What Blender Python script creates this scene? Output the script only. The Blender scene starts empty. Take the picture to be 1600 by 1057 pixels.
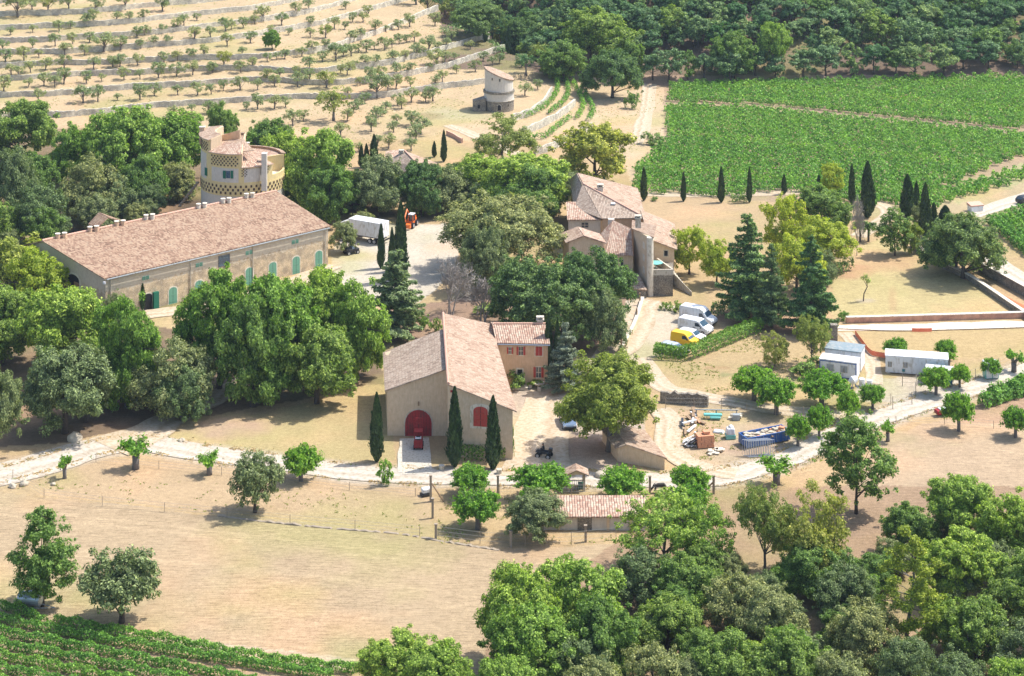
import bpy, math, random
import numpy as np
from mathutils import Vector, Matrix
SC = bpy.context.scene
COL = SC.collection
# ------------------------------------------------------------------ camera, sky, sun, exposure
F = 3000.0      # focal length in photo pixels (photo 1600 wide)
YH = -500.0     # photo row of the horizon
HAZE = 0.00008
H = 95.3        # camera height above the valley floor, metres
cd = bpy.data.cameras.new('camera'); cam = bpy.data.objects.new('camera', cd); COL.objects.link(cam)
cam.location = (0, 0, H); cam.rotation_euler = (math.radians(90), 0, 0)
cd.sensor_width = 36.0; cd.sensor_fit = 'HORIZONTAL'; cd.lens = 36.0 * F / 1600.0
cd.shift_y = -(528.5 - YH) / 1600.0
cd.clip_start = 1.0; cd.clip_end = 6000.0
SC.camera = cam
w = bpy.data.worlds.new("World"); SC.world = w; w.use_nodes = True
SUNV = Vector((3.9, 1.2, 6.5)).normalized()
EL = math.asin(SUNV.z); AZ = math.atan2(SUNV.x, SUNV.y)
nt = w.node_tree; sky = nt.nodes.new('ShaderNodeTexSky'); sky.sky_type = 'NISHITA'; sky.sun_disc = False
sky.sun_elevation = EL; sky.sun_rotation = AZ; sky.altitude = 300; sky.air_density = 1.0; sky.dust_density = 2.5
nt.links.new(sky.outputs[0], nt.nodes['Background'].inputs[0]); nt.nodes['Background'].inputs[1].default_value = 0.15
sd = bpy.data.lights.new('sun', 'SUN'); sd.energy = 3.3; sd.angle = math.radians(0.55); sd.color = (1.0, 0.97, 0.91)
so = bpy.data.objects.new('sun', sd); COL.objects.link(so)
so.rotation_euler = (-SUNV).to_track_quat('-Z', 'Y').to_euler(); so.location = (50, 200, 300)
SC.view_settings.view_transform = 'Standard'; SC.view_settings.look = 'None'
SC.view_settings.exposure = 0.95; SC.view_settings.gamma = 1.0
SC.cycles.max_bounces = 6; SC.cycles.diffuse_bounces = 3; SC.cycles.transmission_bounces = 3
SC.cycles.transparent_max_bounces = 8; SC.cycles.caustics_reflective = False; SC.cycles.caustics_refractive = False

RN = np.random.default_rng(7)
random.seed(7)

# ------------------------------------------------------------------ object helpers
def tag(o, label=None, cat=None, group=None, kind=None):
    if label: o['label'] = label
    if cat: o['category'] = cat
    if group: o['group'] = group
    if kind: o['kind'] = kind
    return o

def thing(name, loc, label, cat, group=None, rz=0.0):
    o = bpy.data.objects.new(name, None); COL.objects.link(o)
    o.location = loc; o.rotation_euler = (0, 0, rz); o.empty_display_size = .5
    return tag(o, label, cat, group)

def npmesh(name, V, faces, mats, attr=None, matidx=None, uv=None, smooth=False):
    """faces: (n,k) int array or list of index tuples"""
    me = bpy.data.meshes.new(name)
    V = np.asarray(V, dtype=np.float32)
    if isinstance(faces, np.ndarray):
        n, k = faces.shape; flat = faces.reshape(-1); tot = np.full(n, k, dtype=np.int32)
    else:
        tot = np.array([len(f) for f in faces], dtype=np.int32); n = len(tot)
        flat = np.array([i for f in faces for i in f], dtype=np.int32)
    st = np.concatenate([[0], np.cumsum(tot)[:-1]]).astype(np.int32)
    me.vertices.add(len(V)); me.vertices.foreach_set('co', V.reshape(-1))
    me.loops.add(len(flat)); me.loops.foreach_set('vertex_index', flat.astype(np.int32))
    me.polygons.add(n); me.polygons.foreach_set('loop_start', st); me.polygons.foreach_set('loop_total', tot)
    for m in (mats if isinstance(mats, (list, tuple)) else [mats]): me.materials.append(m)
    if matidx is not None: me.polygons.foreach_set('material_index', np.asarray(matidx, dtype=np.int32))
    if uv is not None:
        l = me.uv_layers.new(name='UVMap'); l.data.foreach_set('uv', np.asarray(uv, dtype=np.float32).reshape(-1))
    if attr is not None:
        a = me.color_attributes.new('col', 'FLOAT_COLOR', 'POINT'); a.data.foreach_set('color', np.asarray(attr, dtype=np.float32).reshape(-1))
    me.polygons.foreach_set('use_smooth', np.full(n, bool(smooth)))
    me.update(calc_edges=True); me.validate()
    return me

def link(name, me, parent=None, loc=None):
    o = bpy.data.objects.new(name, me); COL.objects.link(o)
    if parent is not None: o.parent = parent
    if loc is not None: o.location = loc
    return o

class MB:
    """collects shapes, then links them as ONE mesh object. World coordinates in, parent-relative out."""
    def __init__(s): s.v = []; s.f = []; s.uv = []
    def add(s, V, Fc, UV=None):
        b = len(s.v); s.v += [tuple(p) for p in V]
        for i, f in enumerate(Fc):
            s.f.append(tuple(b + k for k in f))
            s.uv += (list(UV[i]) if UV is not None else [(0, 0)] * len(f))
        return s
    def box(s, c, size, rz=0.0, taper=1.0):
        cx, cy, cz = c; sx, sy, sz = size[0] / 2, size[1] / 2, size[2] / 2
        V = []
        for z, t in ((-sz, 1.0), (sz, taper)):
            for x, y in ((-sx, -sy), (sx, -sy), (sx, sy), (-sx, sy)):
                x *= t; y *= t
                V.append((cx + x * math.cos(rz) - y * math.sin(rz), cy + x * math.sin(rz) + y * math.cos(rz), cz + z))
        return s.add(V, [(0, 3, 2, 1), (4, 5, 6, 7), (0, 1, 5, 4), (1, 2, 6, 5), (2, 3, 7, 6), (3, 0, 4, 7)])
    def tube(s, pts, rad, n=7, cap=True):
        pts = [Vector(p) for p in pts]
        if not isinstance(rad, (list, tuple)): rad = [rad] * len(pts)
        rings = []; up = None
        for i, p in enumerate(pts):
            d = (pts[min(i + 1, len(pts) - 1)] - pts[max(i - 1, 0)])
            d = d.normalized() if d.length > 1e-9 else Vector((0, 0, 1))
            a = d.cross(Vector((0, 0, 1)) if abs(d.z) < .9 else Vector((1, 0, 0))).normalized()
            if up is not None:
                a = (up - d * up.dot(d)); a = a.normalized() if a.length > 1e-6 else d.orthogonal().normalized()
            up = a; b = d.cross(a)
            rings.append([p + (a * math.cos(2 * math.pi * k / n) + b * math.sin(2 * math.pi * k / n)) * rad[i] for k in range(n)])
        V = [q for r in rings for q in r]; Fc = []
        for i in range(len(rings) - 1):
            for k in range(n):
                k2 = (k + 1) % n
                Fc.append((i * n + k, i * n + k2, (i + 1) * n + k2, (i + 1) * n + k))
        if cap:
            Fc.append(tuple(range(n))[::-1]); Fc.append(tuple((len(rings) - 1) * n + k for k in range(n)))
        return s.add(V, Fc)
    def cyl(s, c, r, h, n=20, r2=None):
        r2 = r if r2 is None else r2
        return s.tube([(c[0], c[1], c[2]), (c[0], c[1], c[2] + h)], [r, r2], n)
    def prism(s, poly, z0, z1):
        """vertical prism over plan polygon; z0/z1 may be lists of per-corner heights"""
        n = len(poly)
        Z0 = z0 if isinstance(z0, (list, tuple)) else [z0] * n
        Z1 = z1 if isinstance(z1, (list, tuple)) else [z1] * n
        V = [(p[0], p[1], Z0[i]) for i, p in enumerate(poly)] + [(p[0], p[1], Z1[i]) for i, p in enumerate(poly)]
        Fc = [tuple(range(n))[::-1], tuple(range(n, 2 * n))] + [(i, (i + 1) % n, n + (i + 1) % n, n + i) for i in range(n)]
        return s.add(V, Fc)
    def extr(s, prof, axis_o, ax, ay, az, depth):
        """profile [(a,b)] in plane (ax,ay) at origin, extruded along az by depth"""
        o = Vector(axis_o); ax = Vector(ax); ay = Vector(ay); az = Vector(az); n = len(prof)
        V = [o + ax * a + ay * b for a, b in prof] + [o + ax * a + ay * b + az * depth for a, b in prof]
        Fc = [tuple(range(n))[::-1], tuple(range(n, 2 * n))] + [(i, (i + 1) % n, n + (i + 1) % n, n + i) for i in range(n)]
        return s.add(V, Fc)
    def build(s, name, mat, parent=None, smooth=False):
        V = np.array(s.v, dtype=np.float64).reshape(-1, 3)
        if parent is not None:
            chain = Vector((0, 0, 0)); p = parent; rz = 0.0
            while p is not None: chain += Vector(p.location); p = p.parent
            V = V - np.array(chain)[None, :]
            loc = None
        else:
            c = V.mean(axis=0); c[2] = V[:, 2].min(); V = V - c; loc = tuple(c)
        me = npmesh(name, V, s.f, mat, uv=s.uv, smooth=smooth)
        import bmesh
        bm = bmesh.new(); bm.from_mesh(me); bmesh.ops.recalc_face_normals(bm, faces=bm.faces); bm.to_mesh(me); bm.free()
        return link(name, me, parent, loc)

# ------------------------------------------------------------------ photo pixel <-> world
def W(px, py, z=0.0):
    Y = F * (H - z) / (py - YH); return Vector(((px - 800) / F * Y, Y, z))
def S(Y): return F / Y     # pixels per metre at distance Y

def sm(a, b, x):
    t = np.clip((x - a) / (b - a), 0, 1); return t * t * (3 - 2 * t)

_K = np.array([-400, 0, 100, 200, 300, 400, 500, 600, 700, 780, 870])
_C = np.array([
    [196, 187, 184, 180, 171, 164, 157, 158, 154, 140, 131, 124],
    [164, 152, 147, 140, 133, 129, 130, 128, 106, 84, 66],
], dtype=object)
TW = [[196, 187, 184, 173, 166, 158, 156, 152, 139, 128, 118],
      [164, 154, 149, 141, 134, 129, 134, 128, 106, 80, 62],
      [140, 127, 122, 117, 112, 111, 116, 104, 78, 56, 38],
      [120, 107, 103, 99, 95, 92, 84, 50, 10, -14, -30],
      [100, 87, 84, 78, 70, 58, 40, 12, -14, -36, -52],
      [80, 67, 64, 58, 48, 36, 18, -10, -36, -58, -74],
      [60, 47, 44, 37, 27, 15, -4, -32, -58, -80, -96],
      [40, 27, 23, 16, 6, -6, -26, -54, -80, -102, -118],
      [20, 6, 2, -5, -15, -27, -48, -76, -102, -124, -140]]
TW = np.array(TW, dtype=float)
ZB = np.array([1.6 + 1.42 * k for k in range(len(TW))]); WH = 1.15
TWY = np.array([F * (H - ZB[k]) / (TW[k] - YH) for k in range(len(TW))])   # distance of each wall at the knots
_KS = np.arange(-400, 871, 5.0)
def _smooth(row):
    r = np.interp(_KS, _K, row); k = np.hanning(17); k /= k.sum()
    p = np.concatenate([np.full(8, r[0]), r, np.full(8, r[-1])]); return np.convolve(p, k, 'valid')
TWS = np.array([_smooth(r) for r in TWY])
def wobble(px, k): return .7 * np.sin(px * .03 + k * 1.9) + .25 * np.sin(px * .11 + k * 3.1)
def wallY(k, px): return np.interp(px, _KS, TWS[k]) + wobble(px, k)

def terrain(X, Y):
    X = np.asarray(X, float); Y = np.asarray(Y, float); px = 800 + F * X / np.maximum(Y, 1.0)
    z = np.zeros_like(px)
    # terraced hill
    yr = F * H / (272 - YH)
    y0 = wallY(0, px)
    z = np.where(Y > yr, ZB[0] * sm(0, 1, (Y - yr) / np.maximum(y0 - yr, 1)), z)
    for k in range(len(TW)):
        yk = wallY(k, px)
        yn = wallY(k + 1, px) if k + 1 < len(TW) else yk + 12
        zt = ZB[k] + WH; zn = ZB[k + 1] if k + 1 < len(TW) else zt + 1.5
        t = np.clip((Y - yk - .45) / np.maximum(yn - yk - .45, .5), 0, 4)
        z = np.where(Y > yk, np.where(Y < yk + .45, ZB[k] + WH * (Y - yk) / .45, zt + (zn - zt) * t), z)
    wt = sm(965, 800, px)
    z = z * wt
    # the nose of the ridge falls away to the wooded valley behind
    yR = np.interp(px, [600, 640, 680, 700, 750, 800, 860, 930, 965, 1100], [-60, -30, 8, 18, 45, 72, 100, 140, 160, 160])
    zR = np.interp(px, [600, 680, 800, 930], [12, 10, 5, 0])
    YR = F * (H - zR) / (yR - YH)
    drop = np.where((px > 600) & (px < 1000), np.maximum(Y - YR, 0) * .45, 0) * sm(600, 660, px)
    z = np.where((px < 1000), np.maximum(z - drop, -4), z)
    # wooded hill
    Yf = np.interp(px, [600, 680, 860, 930, 1000, 1600, 2000], [560, 520, 475, 452, 452, 457, 457])
    fz = np.minimum(.30 * np.maximum(Y - Yf, 0), 105)
    fz = fz + np.where(Y > Yf, 1.6 * np.sin(X * .07) * np.sin(Y * .05) * sm(0, 25, Y - Yf), 0)
    z = np.where(px > 600, np.maximum(z, fz * sm(600, 700, px) + z * 0), z)
    # bank below the parking hedge and slight undulation
    z = z + .12 * np.sin(X * .11 + 1) * np.sin(Y * .09) * sm(0, 1, Y / 400)
    return z

_YR = np.concatenate([np.arange(120, 620, .25), np.arange(620, 1200, 2.0)])
def G(px, py):
    """world point of the terrain seen at a photo pixel"""
    X = (px - 800) / F * _YR; z = H - (py - YH) / F * _YR
    t = terrain(X, _YR); i = int(np.argmax(z <= t))
    if i == 0: return W(px, py, 0)
    f0 = t[i - 1] - z[i - 1]; f1 = t[i] - z[i]; q = -f0 / (f1 - f0 + 1e-12)
    return Vector((X[i - 1] + (X[i] - X[i - 1]) * q, _YR[i - 1] + (_YR[i] - _YR[i - 1]) * q, float(t[i - 1] + (t[i] - t[i - 1]) * q)))
def GZ(x, y): return float(terrain(np.array([x]), np.array([y]))[0])

def vnoise(x, y, seed=0):
    xi = np.floor(x).astype(np.int64); yi = np.floor(y).astype(np.int64); fx = x - xi; fy = y - yi
    fx = fx * fx * (3 - 2 * fx); fy = fy * fy * (3 - 2 * fy)
    def h(a, b):
        n = (a * 374761393 + b * 668265263 + seed * 974711) & 0x7fffffff
        n = ((n ^ (n >> 13)) * 1274126177) & 0x7fffffff
        return ((n ^ (n >> 16)) & 0xffff) / 65535.0
    return (h(xi, yi) * (1 - fx) + h(xi + 1, yi) * fx) * (1 - fy) + (h(xi, yi + 1) * (1 - fx) + h(xi + 1, yi + 1) * fx) * fy
def fbm(x, y, seed=0, o=4):
    s = 0; a = .5; t = 0
    for k in range(o):
        s = s + a * vnoise(x * 2 ** k, y * 2 ** k, seed + k); t += a; a *= .5
    return s / t

def srgb(r, g, b):
    def c(v):
        v /= 255.0; return v / 12.92 if v <= .04045 else ((v + .055) / 1.055) ** 2.4
    return (c(r), c(g), c(b))

# ------------------------------------------------------------------ materials
def newmat(name):
    m = bpy.data.materials.new(name); m.use_nodes = True; n = m.node_tree.nodes; l = m.node_tree.links
    b = n['Principled BSDF']; b.inputs['Roughness'].default_value = .85
    b.inputs['Specular IOR Level'].default_value = .25
    return m, n, l, b
def ramp(n, stops):
    r = n.new('ShaderNodeValToRGB'); e = r.color_ramp.elements
    while len(e) < len(stops): e.new(.5)
    for i, (p, c) in enumerate(stops): e[i].position = p; e[i].color = (*c, 1)
    return r
def tex(n, l, kind, scale, coord='Object', **kw):
    tc = n.new('ShaderNodeTexCoord'); mp = n.new('ShaderNodeMapping'); t = n.new(kind)
    l.new(tc.outputs[coord], mp.inputs[0]); l.new(mp.outputs[0], t.inputs['Vector'])
    sc = scale if isinstance(scale, (tuple, list)) else (scale,) * 3
    mp.inputs['Scale'].default_value = sc
    for k, v in kw.items(): t.inputs[k].default_value = v
    t['mp'] = mp.name
    return t
def mixc(n, l, a, b, fac, mode='MIX'):
    m = n.new('ShaderNodeMix'); m.data_type = 'RGBA'; m.blend_type = mode
    for s, v in ((6, a), (7, b), (0, fac)):
        if hasattr(v, 'is_linked') or hasattr(v, 'links'): l.new(v, m.inputs[s])
        else: m.inputs[s].default_value = (*v, 1) if isinstance(v, (tuple, list)) else v
    return m.outputs[2]
def bump(n, l, h, b, strength=.3, dist=.1):
    bp = n.new('ShaderNodeBump'); bp.inputs['Strength'].default_value = strength; bp.inputs['Distance'].default_value = dist
    l.new(h, bp.inputs['Height']); l.new(bp.outputs[0], b.inputs['Normal'])

def mat_plain(name, c, rough=.7, var=.15, scale=3.0, metal=0.0, spec=.3, dirt=None):
    m, n, l, b = newmat(name)
    t = tex(n, l, 'ShaderNodeTexNoise', scale, Detail=6.0)
    r = ramp(n, [(.3, tuple(v * (1 - var) for v in c)), (.7, tuple(min(1, v * (1 + var)) for v in c))])
    l.new(t.outputs[0], r.inputs[0]); out = r.outputs[0]
    if dirt:
        t2 = tex(n, l, 'ShaderNodeTexNoise', (scale * .4, scale * .4, scale * .15), Detail=5.0)
        r2 = ramp(n, [(.5, (0, 0, 0)), (.68, (1, 1, 1))]); l.new(t2.outputs[0], r2.inputs[0])
        out = mixc(n, l, out, dirt, r2.outputs[0])
    l.new(out, b.inputs['Base Color']); b.inputs['Roughness'].default_value = rough
    b.inputs['Metallic'].default_value = metal; b.inputs['Specular IOR Level'].default_value = spec
    return m

def mat_glass(name, c=(.03, .04, .05)):
    m, n, l, b = newmat(name)
    t = tex(n, l, 'ShaderNodeTexNoise', 1.3); r = ramp(n, [(.3, tuple(v * .6 for v in c)), (.7, tuple(v * 1.6 for v in c))])
    l.new(t.outputs[0], r.inputs[0]); l.new(r.outputs[0], b.inputs['Base Color'])
    b.inputs['Roughness'].default_value = .12; b.inputs['Specular IOR Level'].default_value = .8
    return m

def mat_render(name, c, c2, stain, sc=.35):
    """lime render: mottled, streaked by rain"""
    m, n, l, b = newmat(name)
    t = tex(n, l, 'ShaderNodeTexNoise', sc, Detail=8.0, Roughness=.65); r = ramp(n, [(.3, c), (.7, c2)])
    l.new(t.outputs[0], r.inputs[0])
    t2 = tex(n, l, 'ShaderNodeTexNoise', (1.6, 1.6, .22), Detail=6.0, Roughness=.7)
    r2 = ramp(n, [(.48, (0, 0, 0)), (.75, (.75, .75, .75))]); l.new(t2.outputs[0], r2.inputs[0])
    o = mixc(n, l, r.outputs[0], stain, r2.outputs[0])
    t3 = tex(n, l, 'ShaderNodeTexNoise', 9.0, Detail=5.0); o = mixc(n, l, o, t3.outputs[0], .12, 'OVERLAY')
    l.new(o, b.inputs['Base Color']); bump(n, l, t3.outputs[0], b, .35, .05); b.inputs['Roughness'].default_value = .95
    return m

def mat_stone(name, cols, mortar, sc=2.6, joint=.06, patch=None):
    sc = sc * .62
    m, n, l, b = newmat(name)
    dn = tex(n, l, 'ShaderNodeTexNoise', 1.5, Detail=3.0)
    v = tex(n, l, 'ShaderNodeTexVoronoi', (sc, sc, sc * 1.7)); v.feature = 'F1'
    ve = tex(n, l, 'ShaderNodeTexVoronoi', (sc, sc, sc * 1.7)); ve.feature = 'DISTANCE_TO_EDGE'
    sep = n.new('ShaderNodeSeparateColor'); l.new(v.outputs['Color'], sep.inputs[0])
    r = ramp(n, [(i / (len(cols) - 1), c) for i, c in enumerate(cols)]); l.new(sep.outputs[0], r.inputs[0])
    e = ramp(n, [(joint * .4, (1, 1, 1)), (joint * 1.6, (0, 0, 0))]); l.new(ve.outputs['Distance'], e.inputs[0])
    o = mixc(n, l, r.outputs[0], mortar, e.outputs[0])
    big = tex(n, l, 'ShaderNodeTexNoise', .18, Detail=5.0); br = ramp(n, [(.38, (.72, .72, .74)), (.62, (1.12, 1.1, 1.05))]); l.new(big.outputs[0], br.inputs[0])
    o = mixc(n, l, o, br.outputs[0], 1.0, 'MULTIPLY')
    if patch:     # upper part rendered over with grey lime, ragged lower edge
        tc = n.new('ShaderNodeTexCoord'); sx = n.new('ShaderNodeSeparateXYZ'); l.new(tc.outputs['Object'], sx.inputs[0]); pn = tex(n, l, 'ShaderNodeTexNoise', .5, Detail=6.0)
        ad = n.new('ShaderNodeMath'); ad.operation = 'MULTIPLY_ADD'; l.new(pn.outputs[0], ad.inputs[0]); ad.inputs[1].default_value = 3.0; l.new(sx.outputs[2], ad.inputs[2])
        pr = ramp(n, [(.0, (0, 0, 0)), (.04, (1, 1, 1))]); sb = n.new('ShaderNodeMath'); sb.operation = 'MULTIPLY_ADD'; l.new(ad.outputs[0], sb.inputs[0]); sb.inputs[1].default_value = .2; sb.inputs[2].default_value = -.2 * patch[0]; l.new(sb.outputs[0], pr.inputs[0])
        o = mixc(n, l, o, mixc(n, l, patch[1], pn.outputs[0], .25, 'OVERLAY'), pr.outputs[0])
    l.new(o, b.inputs['Base Color'])
    h = n.new('ShaderNodeMath'); h.operation = 'MINIMUM'; h.inputs[1].default_value = .12; l.new(ve.outputs['Distance'], h.inputs[0])
    bump(n, l, h.outputs[0], b, .6, .25); b.inputs['Roughness'].default_value = .95
    return m

def mat_tiles(name, cols, gap=(.10, .06, .05), pitch=.24, course=.40, strength=.9, mort=.35, patch=None):
    """canal tiles: uv in metres, u along the eave, v up the slope"""
    m, n, l, b = newmat(name)
    uvn = n.new('ShaderNodeUVMap'); sp = n.new('ShaderNodeSeparateXYZ'); l.new(uvn.outputs[0], sp.inputs[0])
    def mth(op, a, v=None):
        q = n.new('ShaderNodeMath'); q.operation = op
        l.new(a, q.inputs[0]) if not isinstance(a, (int, float)) else setattr(q.inputs[0], 'default_value', a)
        if v is not None:
            l.new(v, q.inputs[1]) if not isinstance(v, (int, float)) else setattr(q.inputs[1], 'default_value', v)
        return q.outputs[0]
    wn = n.new('ShaderNodeTexNoise'); wn.inputs['Scale'].default_value = .8; l.new(uvn.outputs[0], wn.inputs['Vector'])
    u = mth('ADD', mth('DIVIDE', sp.outputs[0], pitch), mth('MULTIPLY', wn.outputs[0], .8)); v = mth('ADD', mth('DIVIDE', sp.outputs[1], course), mth('MULTIPLY', wn.outputs[0], 1.6))
    fu = mth('FLOOR', u); fv = mth('FLOOR', v); tu = mth('FRACT', u); tv = mth('FRACT', v)
    cmb = n.new('ShaderNodeCombineXYZ'); l.new(fu, cmb.inputs[0]); l.new(fv, cmb.inputs[1])
    wt = n.new('ShaderNodeTexWhiteNoise'); l.new(cmb.outputs[0], wt.inputs[0])
    r = ramp(n, [(i / (len(cols) - 1), c) for i, c in enumerate(cols)])
    bn = n.new('ShaderNodeTexNoise'); bn.inputs['Scale'].default_value = .35; bn.inputs['Detail'].default_value = 6; l.new(uvn.outputs[0], bn.inputs['Vector'])
    vv = mth('ADD', mth('MULTIPLY', wt.outputs[0], .65), mth('MULTIPLY', mth('SUBTRACT', bn.outputs[0], .32), .9))
    l.new(vv, r.inputs[0])
    # half-round profile: height = sqrt(1-(2t-1)^2)
    q = mth('SUBTRACT', mth('MULTIPLY', tu, 2.0), 1.0); prof = mth('SQRT', mth('MAXIMUM', mth('SUBTRACT', 1.0, mth('MULTIPLY', q, q)), 0.0))
    hh = mth('ADD', prof, mth('MULTIPLY', tv, -.25))
    g = ramp(n, [(.30, gap), (.62, (1, 1, 1))]); l.new(prof, g.inputs[0])
    g2 = ramp(n, [(0.0, (.45, .42, .42)), (.16, (1, 1, 1))]); l.new(tv, g2.inputs[0])
    o = mixc(n, l, r.outputs[0], g.outputs[0], mort + .3, 'MULTIPLY'); o = mixc(n, l, o, g2.outputs[0], mort, 'MULTIPLY')
    lt = n.new('ShaderNodeTexNoise'); lt.inputs['Scale'].default_value = 1.1; lt.inputs['Detail'].default_value = 8; lt.inputs['Roughness'].default_value = .75; l.new(uvn.outputs[0], lt.inputs['Vector'])
    lr = ramp(n, [(.55, (0, 0, 0)), (.72, (.6, .6, .6))]); l.new(lt.outputs[0], lr.inputs[0])
    o = mixc(n, l, o, srgb(150, 143, 125), lr.outputs[0])
    l.new(o, b.inputs['Base Color']); bump(n, l, hh, b, strength, .1); b.inputs['Roughness'].default_value = .9
    return m

def mat_leaf(name, lo, hi, trans=.36, objvar=.25):
    m, n, l, b = newmat(name)
    g = n.new('ShaderNodeNewGeometry'); oi = n.new('ShaderNodeObjectInfo')
    r = ramp(n, [(0.0, lo), (.55, tuple(a * .65 + c * .35 for a, c in zip(lo, hi))), (1.0, hi)]); l.new(g.outputs['Random Per Island'], r.inputs[0])
    t = tex(n, l, 'ShaderNodeTexNoise', .55, Detail=3.0); rr = ramp(n, [(.35, (.62, .66, .62)), (.65, (1.3, 1.25, 1.15))]); l.new(t.outputs[0], rr.inputs[0])
    o = mixc(n, l, r.outputs[0], rr.outputs[0], .85, 'MULTIPLY')
    r3 = ramp(n, [(0, (1 - objvar, 1 - objvar * .6, 1 - objvar)), (.5, (1, 1, 1)), (1, (1 + objvar, 1 + objvar * .5, 1))]); l.new(oi.outputs['Random'], r3.inputs[0])
    o = mixc(n, l, o, r3.outputs[0], 1.0, 'MULTIPLY')
    l.new(o, b.inputs['Base Color']); b.inputs['Roughness'].default_value = .55; b.inputs['Specular IOR Level'].default_value = .35
    tr = n.new('ShaderNodeBsdfTranslucent'); mx = n.new('ShaderNodeMixShader'); mx.inputs[0].default_value = trans
    o2 = mixc(n, l, o, (1.2, 1.35, .6), 1.0, 'MULTIPLY')
    l.new(o2, tr.inputs[0]); l.new(b.outputs[0], mx.inputs[1]); l.new(tr.outputs[0], mx.inputs[2])
    l.new(mx.outputs[0], n['Material Output'].inputs[0])
    return m

M = {}
M['tile_long'] = mat_tiles('tile_long', [srgb(104, 80, 64), srgb(142, 112, 92), srgb(162, 132, 108), srgb(180, 154, 128), srgb(122, 98, 80)])
M['tile_pink'] = mat_tiles('tile_pink', [srgb(132, 104, 86), srgb(162, 134, 112), srgb(178, 152, 130), srgb(190, 168, 146), srgb(146, 120, 100)], mort=.4)
M['tile_grey'] = mat_tiles('tile_grey', [srgb(124, 106, 92), srgb(152, 132, 115), srgb(170, 150, 132), srgb(182, 164, 146), srgb(138, 120, 104)], mort=.5)
M['tile_house'] = mat_tiles('tile_house', [srgb(136, 104, 88), srgb(168, 134, 114), srgb(182, 154, 134), srgb(196, 174, 152), srgb(150, 118, 100)], pitch=.3, mort=.6)
M['stone_long'] = mat_stone('stone_long', [srgb(176, 158, 128), srgb(204, 186, 154), srgb(220, 202, 170), srgb(190, 166, 138), srgb(232, 218, 192)], srgb(168, 148, 120), 3.0, .06, (5.6, srgb(200, 187, 164)))
M['stone_terrace'] = mat_stone('stone_terrace', [srgb(186, 180, 164), srgb(212, 206, 190), srgb(232, 226, 210), srgb(166, 160, 146), srgb(222, 212, 188)], srgb(160, 150, 130), 2.2, .05)
M['stone_grey'] = mat_stone('stone_grey', [srgb(120, 112, 100), srgb(150, 142, 128), srgb(172, 164, 150), srgb(98, 92, 84)], srgb(105, 96, 84), 2.4, .06)
M['render_barn'] = mat_render('render_barn', srgb(198, 174, 144), srgb(214, 192, 164), srgb(176, 156, 132))
M['render_tan'] = mat_render('render_tan', srgb(204, 178, 144), srgb(220, 196, 164), srgb(180, 158, 130))
M['render_pink'] = mat_render('render_pink', srgb(200, 166, 134), srgb(214, 184, 152), srgb(172, 144, 116))
M['render_grey'] = mat_render('render_grey', srgb(196, 186, 172), srgb(212, 203, 190), srgb(172, 164, 152))
M['yellow_render'] = mat_render('yellow_render', srgb(214, 190, 134), srgb(222, 202, 150), srgb(190, 170, 126))
M['red'] = mat_plain('red', srgb(150, 40, 42), .6, .3, 1.2, dirt=srgb(120, 50, 46))
M['red_shutter'] = mat_plain('red_shutter', srgb(176, 66, 56), .7, .2, 2.0, dirt=srgb(160, 84, 70))
M['green_paint'] = mat_plain('green_paint', srgb(104, 152, 128), .6, .15, 3.0)
M['dark_green'] = mat_plain('dark_green', srgb(30, 100, 78), .6, .15, 3.0)
M['white_lime'] = mat_plain('white_lime', srgb(214, 204, 186), .8, .06, 2.0, dirt=srgb(180, 165, 140))
M['dark'] = mat_plain('dark', (.012, .012, .014), .6, .3)
M['glass'] = mat_glass('glass'); M['glass_blue'] = mat_glass('glass_blue', (.05, .09, .13))
M['white'] = mat_plain('white', (.72, .73, .74), .35, .04, 1.5, spec=.5, dirt=(.5, .48, .44))
M['white_metal'] = mat_plain('white_metal', (.70, .70, .70), .5, .05, 1.5, dirt=(.48, .45, .40))
M['grey_metal'] = mat_plain('grey_metal', (.30, .33, .34), .5, .12, 2.0, dirt=(.2, .19, .17))
M['galv'] = mat_plain('galv', (.42, .46, .50), .35, .1, 2.0, metal=.6)
M['tyre'] = mat_plain('tyre', (.018, .018, .018), .8, .2)
M['black'] = mat_plain('black', (.02, .02, .022), .45, .2, spec=.5)
M['rim'] = mat_plain('rim', (.45, .45, .46), .4, .1, metal=.4)
M['orange'] = mat_plain('orange', srgb(228, 112, 40), .45, .1, 2.0, spec=.5)
M['yellow'] = mat_plain('yellow', srgb(236, 186, 28), .35, .05, 2.0, spec=.5)
M['blue'] = mat_plain('blue', srgb(46, 92, 160), .55, .2, 2.0, spec=.3, dirt=srgb(120, 130, 140))
M['carblue'] = mat_plain('carblue', srgb(112, 130, 152), .25, .05, 2.0, spec=.6, metal=.3)
M['silver'] = mat_plain('silver', (.5, .53, .56), .25, .05, 2.0, spec=.6, metal=.3)
M['teal'] = mat_plain('teal', srgb(50, 120, 130), .5, .12, 2.0)
M['turq'] = mat_plain('turq', srgb(112, 180, 172), .25, .08, 2.0)
M['post'] = mat_plain('post', srgb(150, 136, 118), .9, .2, 4.0)
M['concrete'] = mat_plain('concrete', srgb(190, 182, 166), .9, .1, 2.0, dirt=srgb(150, 138, 118))
M['wood'] = mat_plain('wood', srgb(146, 122, 96), .85, .25, 5.0)
M['brick'] = mat_plain('brick', srgb(200, 142, 108), .85, .18, 6.0)
M['netting'] = mat_plain('netting', srgb(232, 128, 96), .8, .2, 5.0)
M['rock'] = mat_plain('rock', srgb(176, 164, 144), .95, .22, 3.0)
M['bark'] = mat_plain('bark', (.085, .065, .050), .95, .35, 4.0)
M['bark_grey'] = mat_plain('bark_grey', (.16, .14, .125), .95, .3, 4.0)
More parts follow.
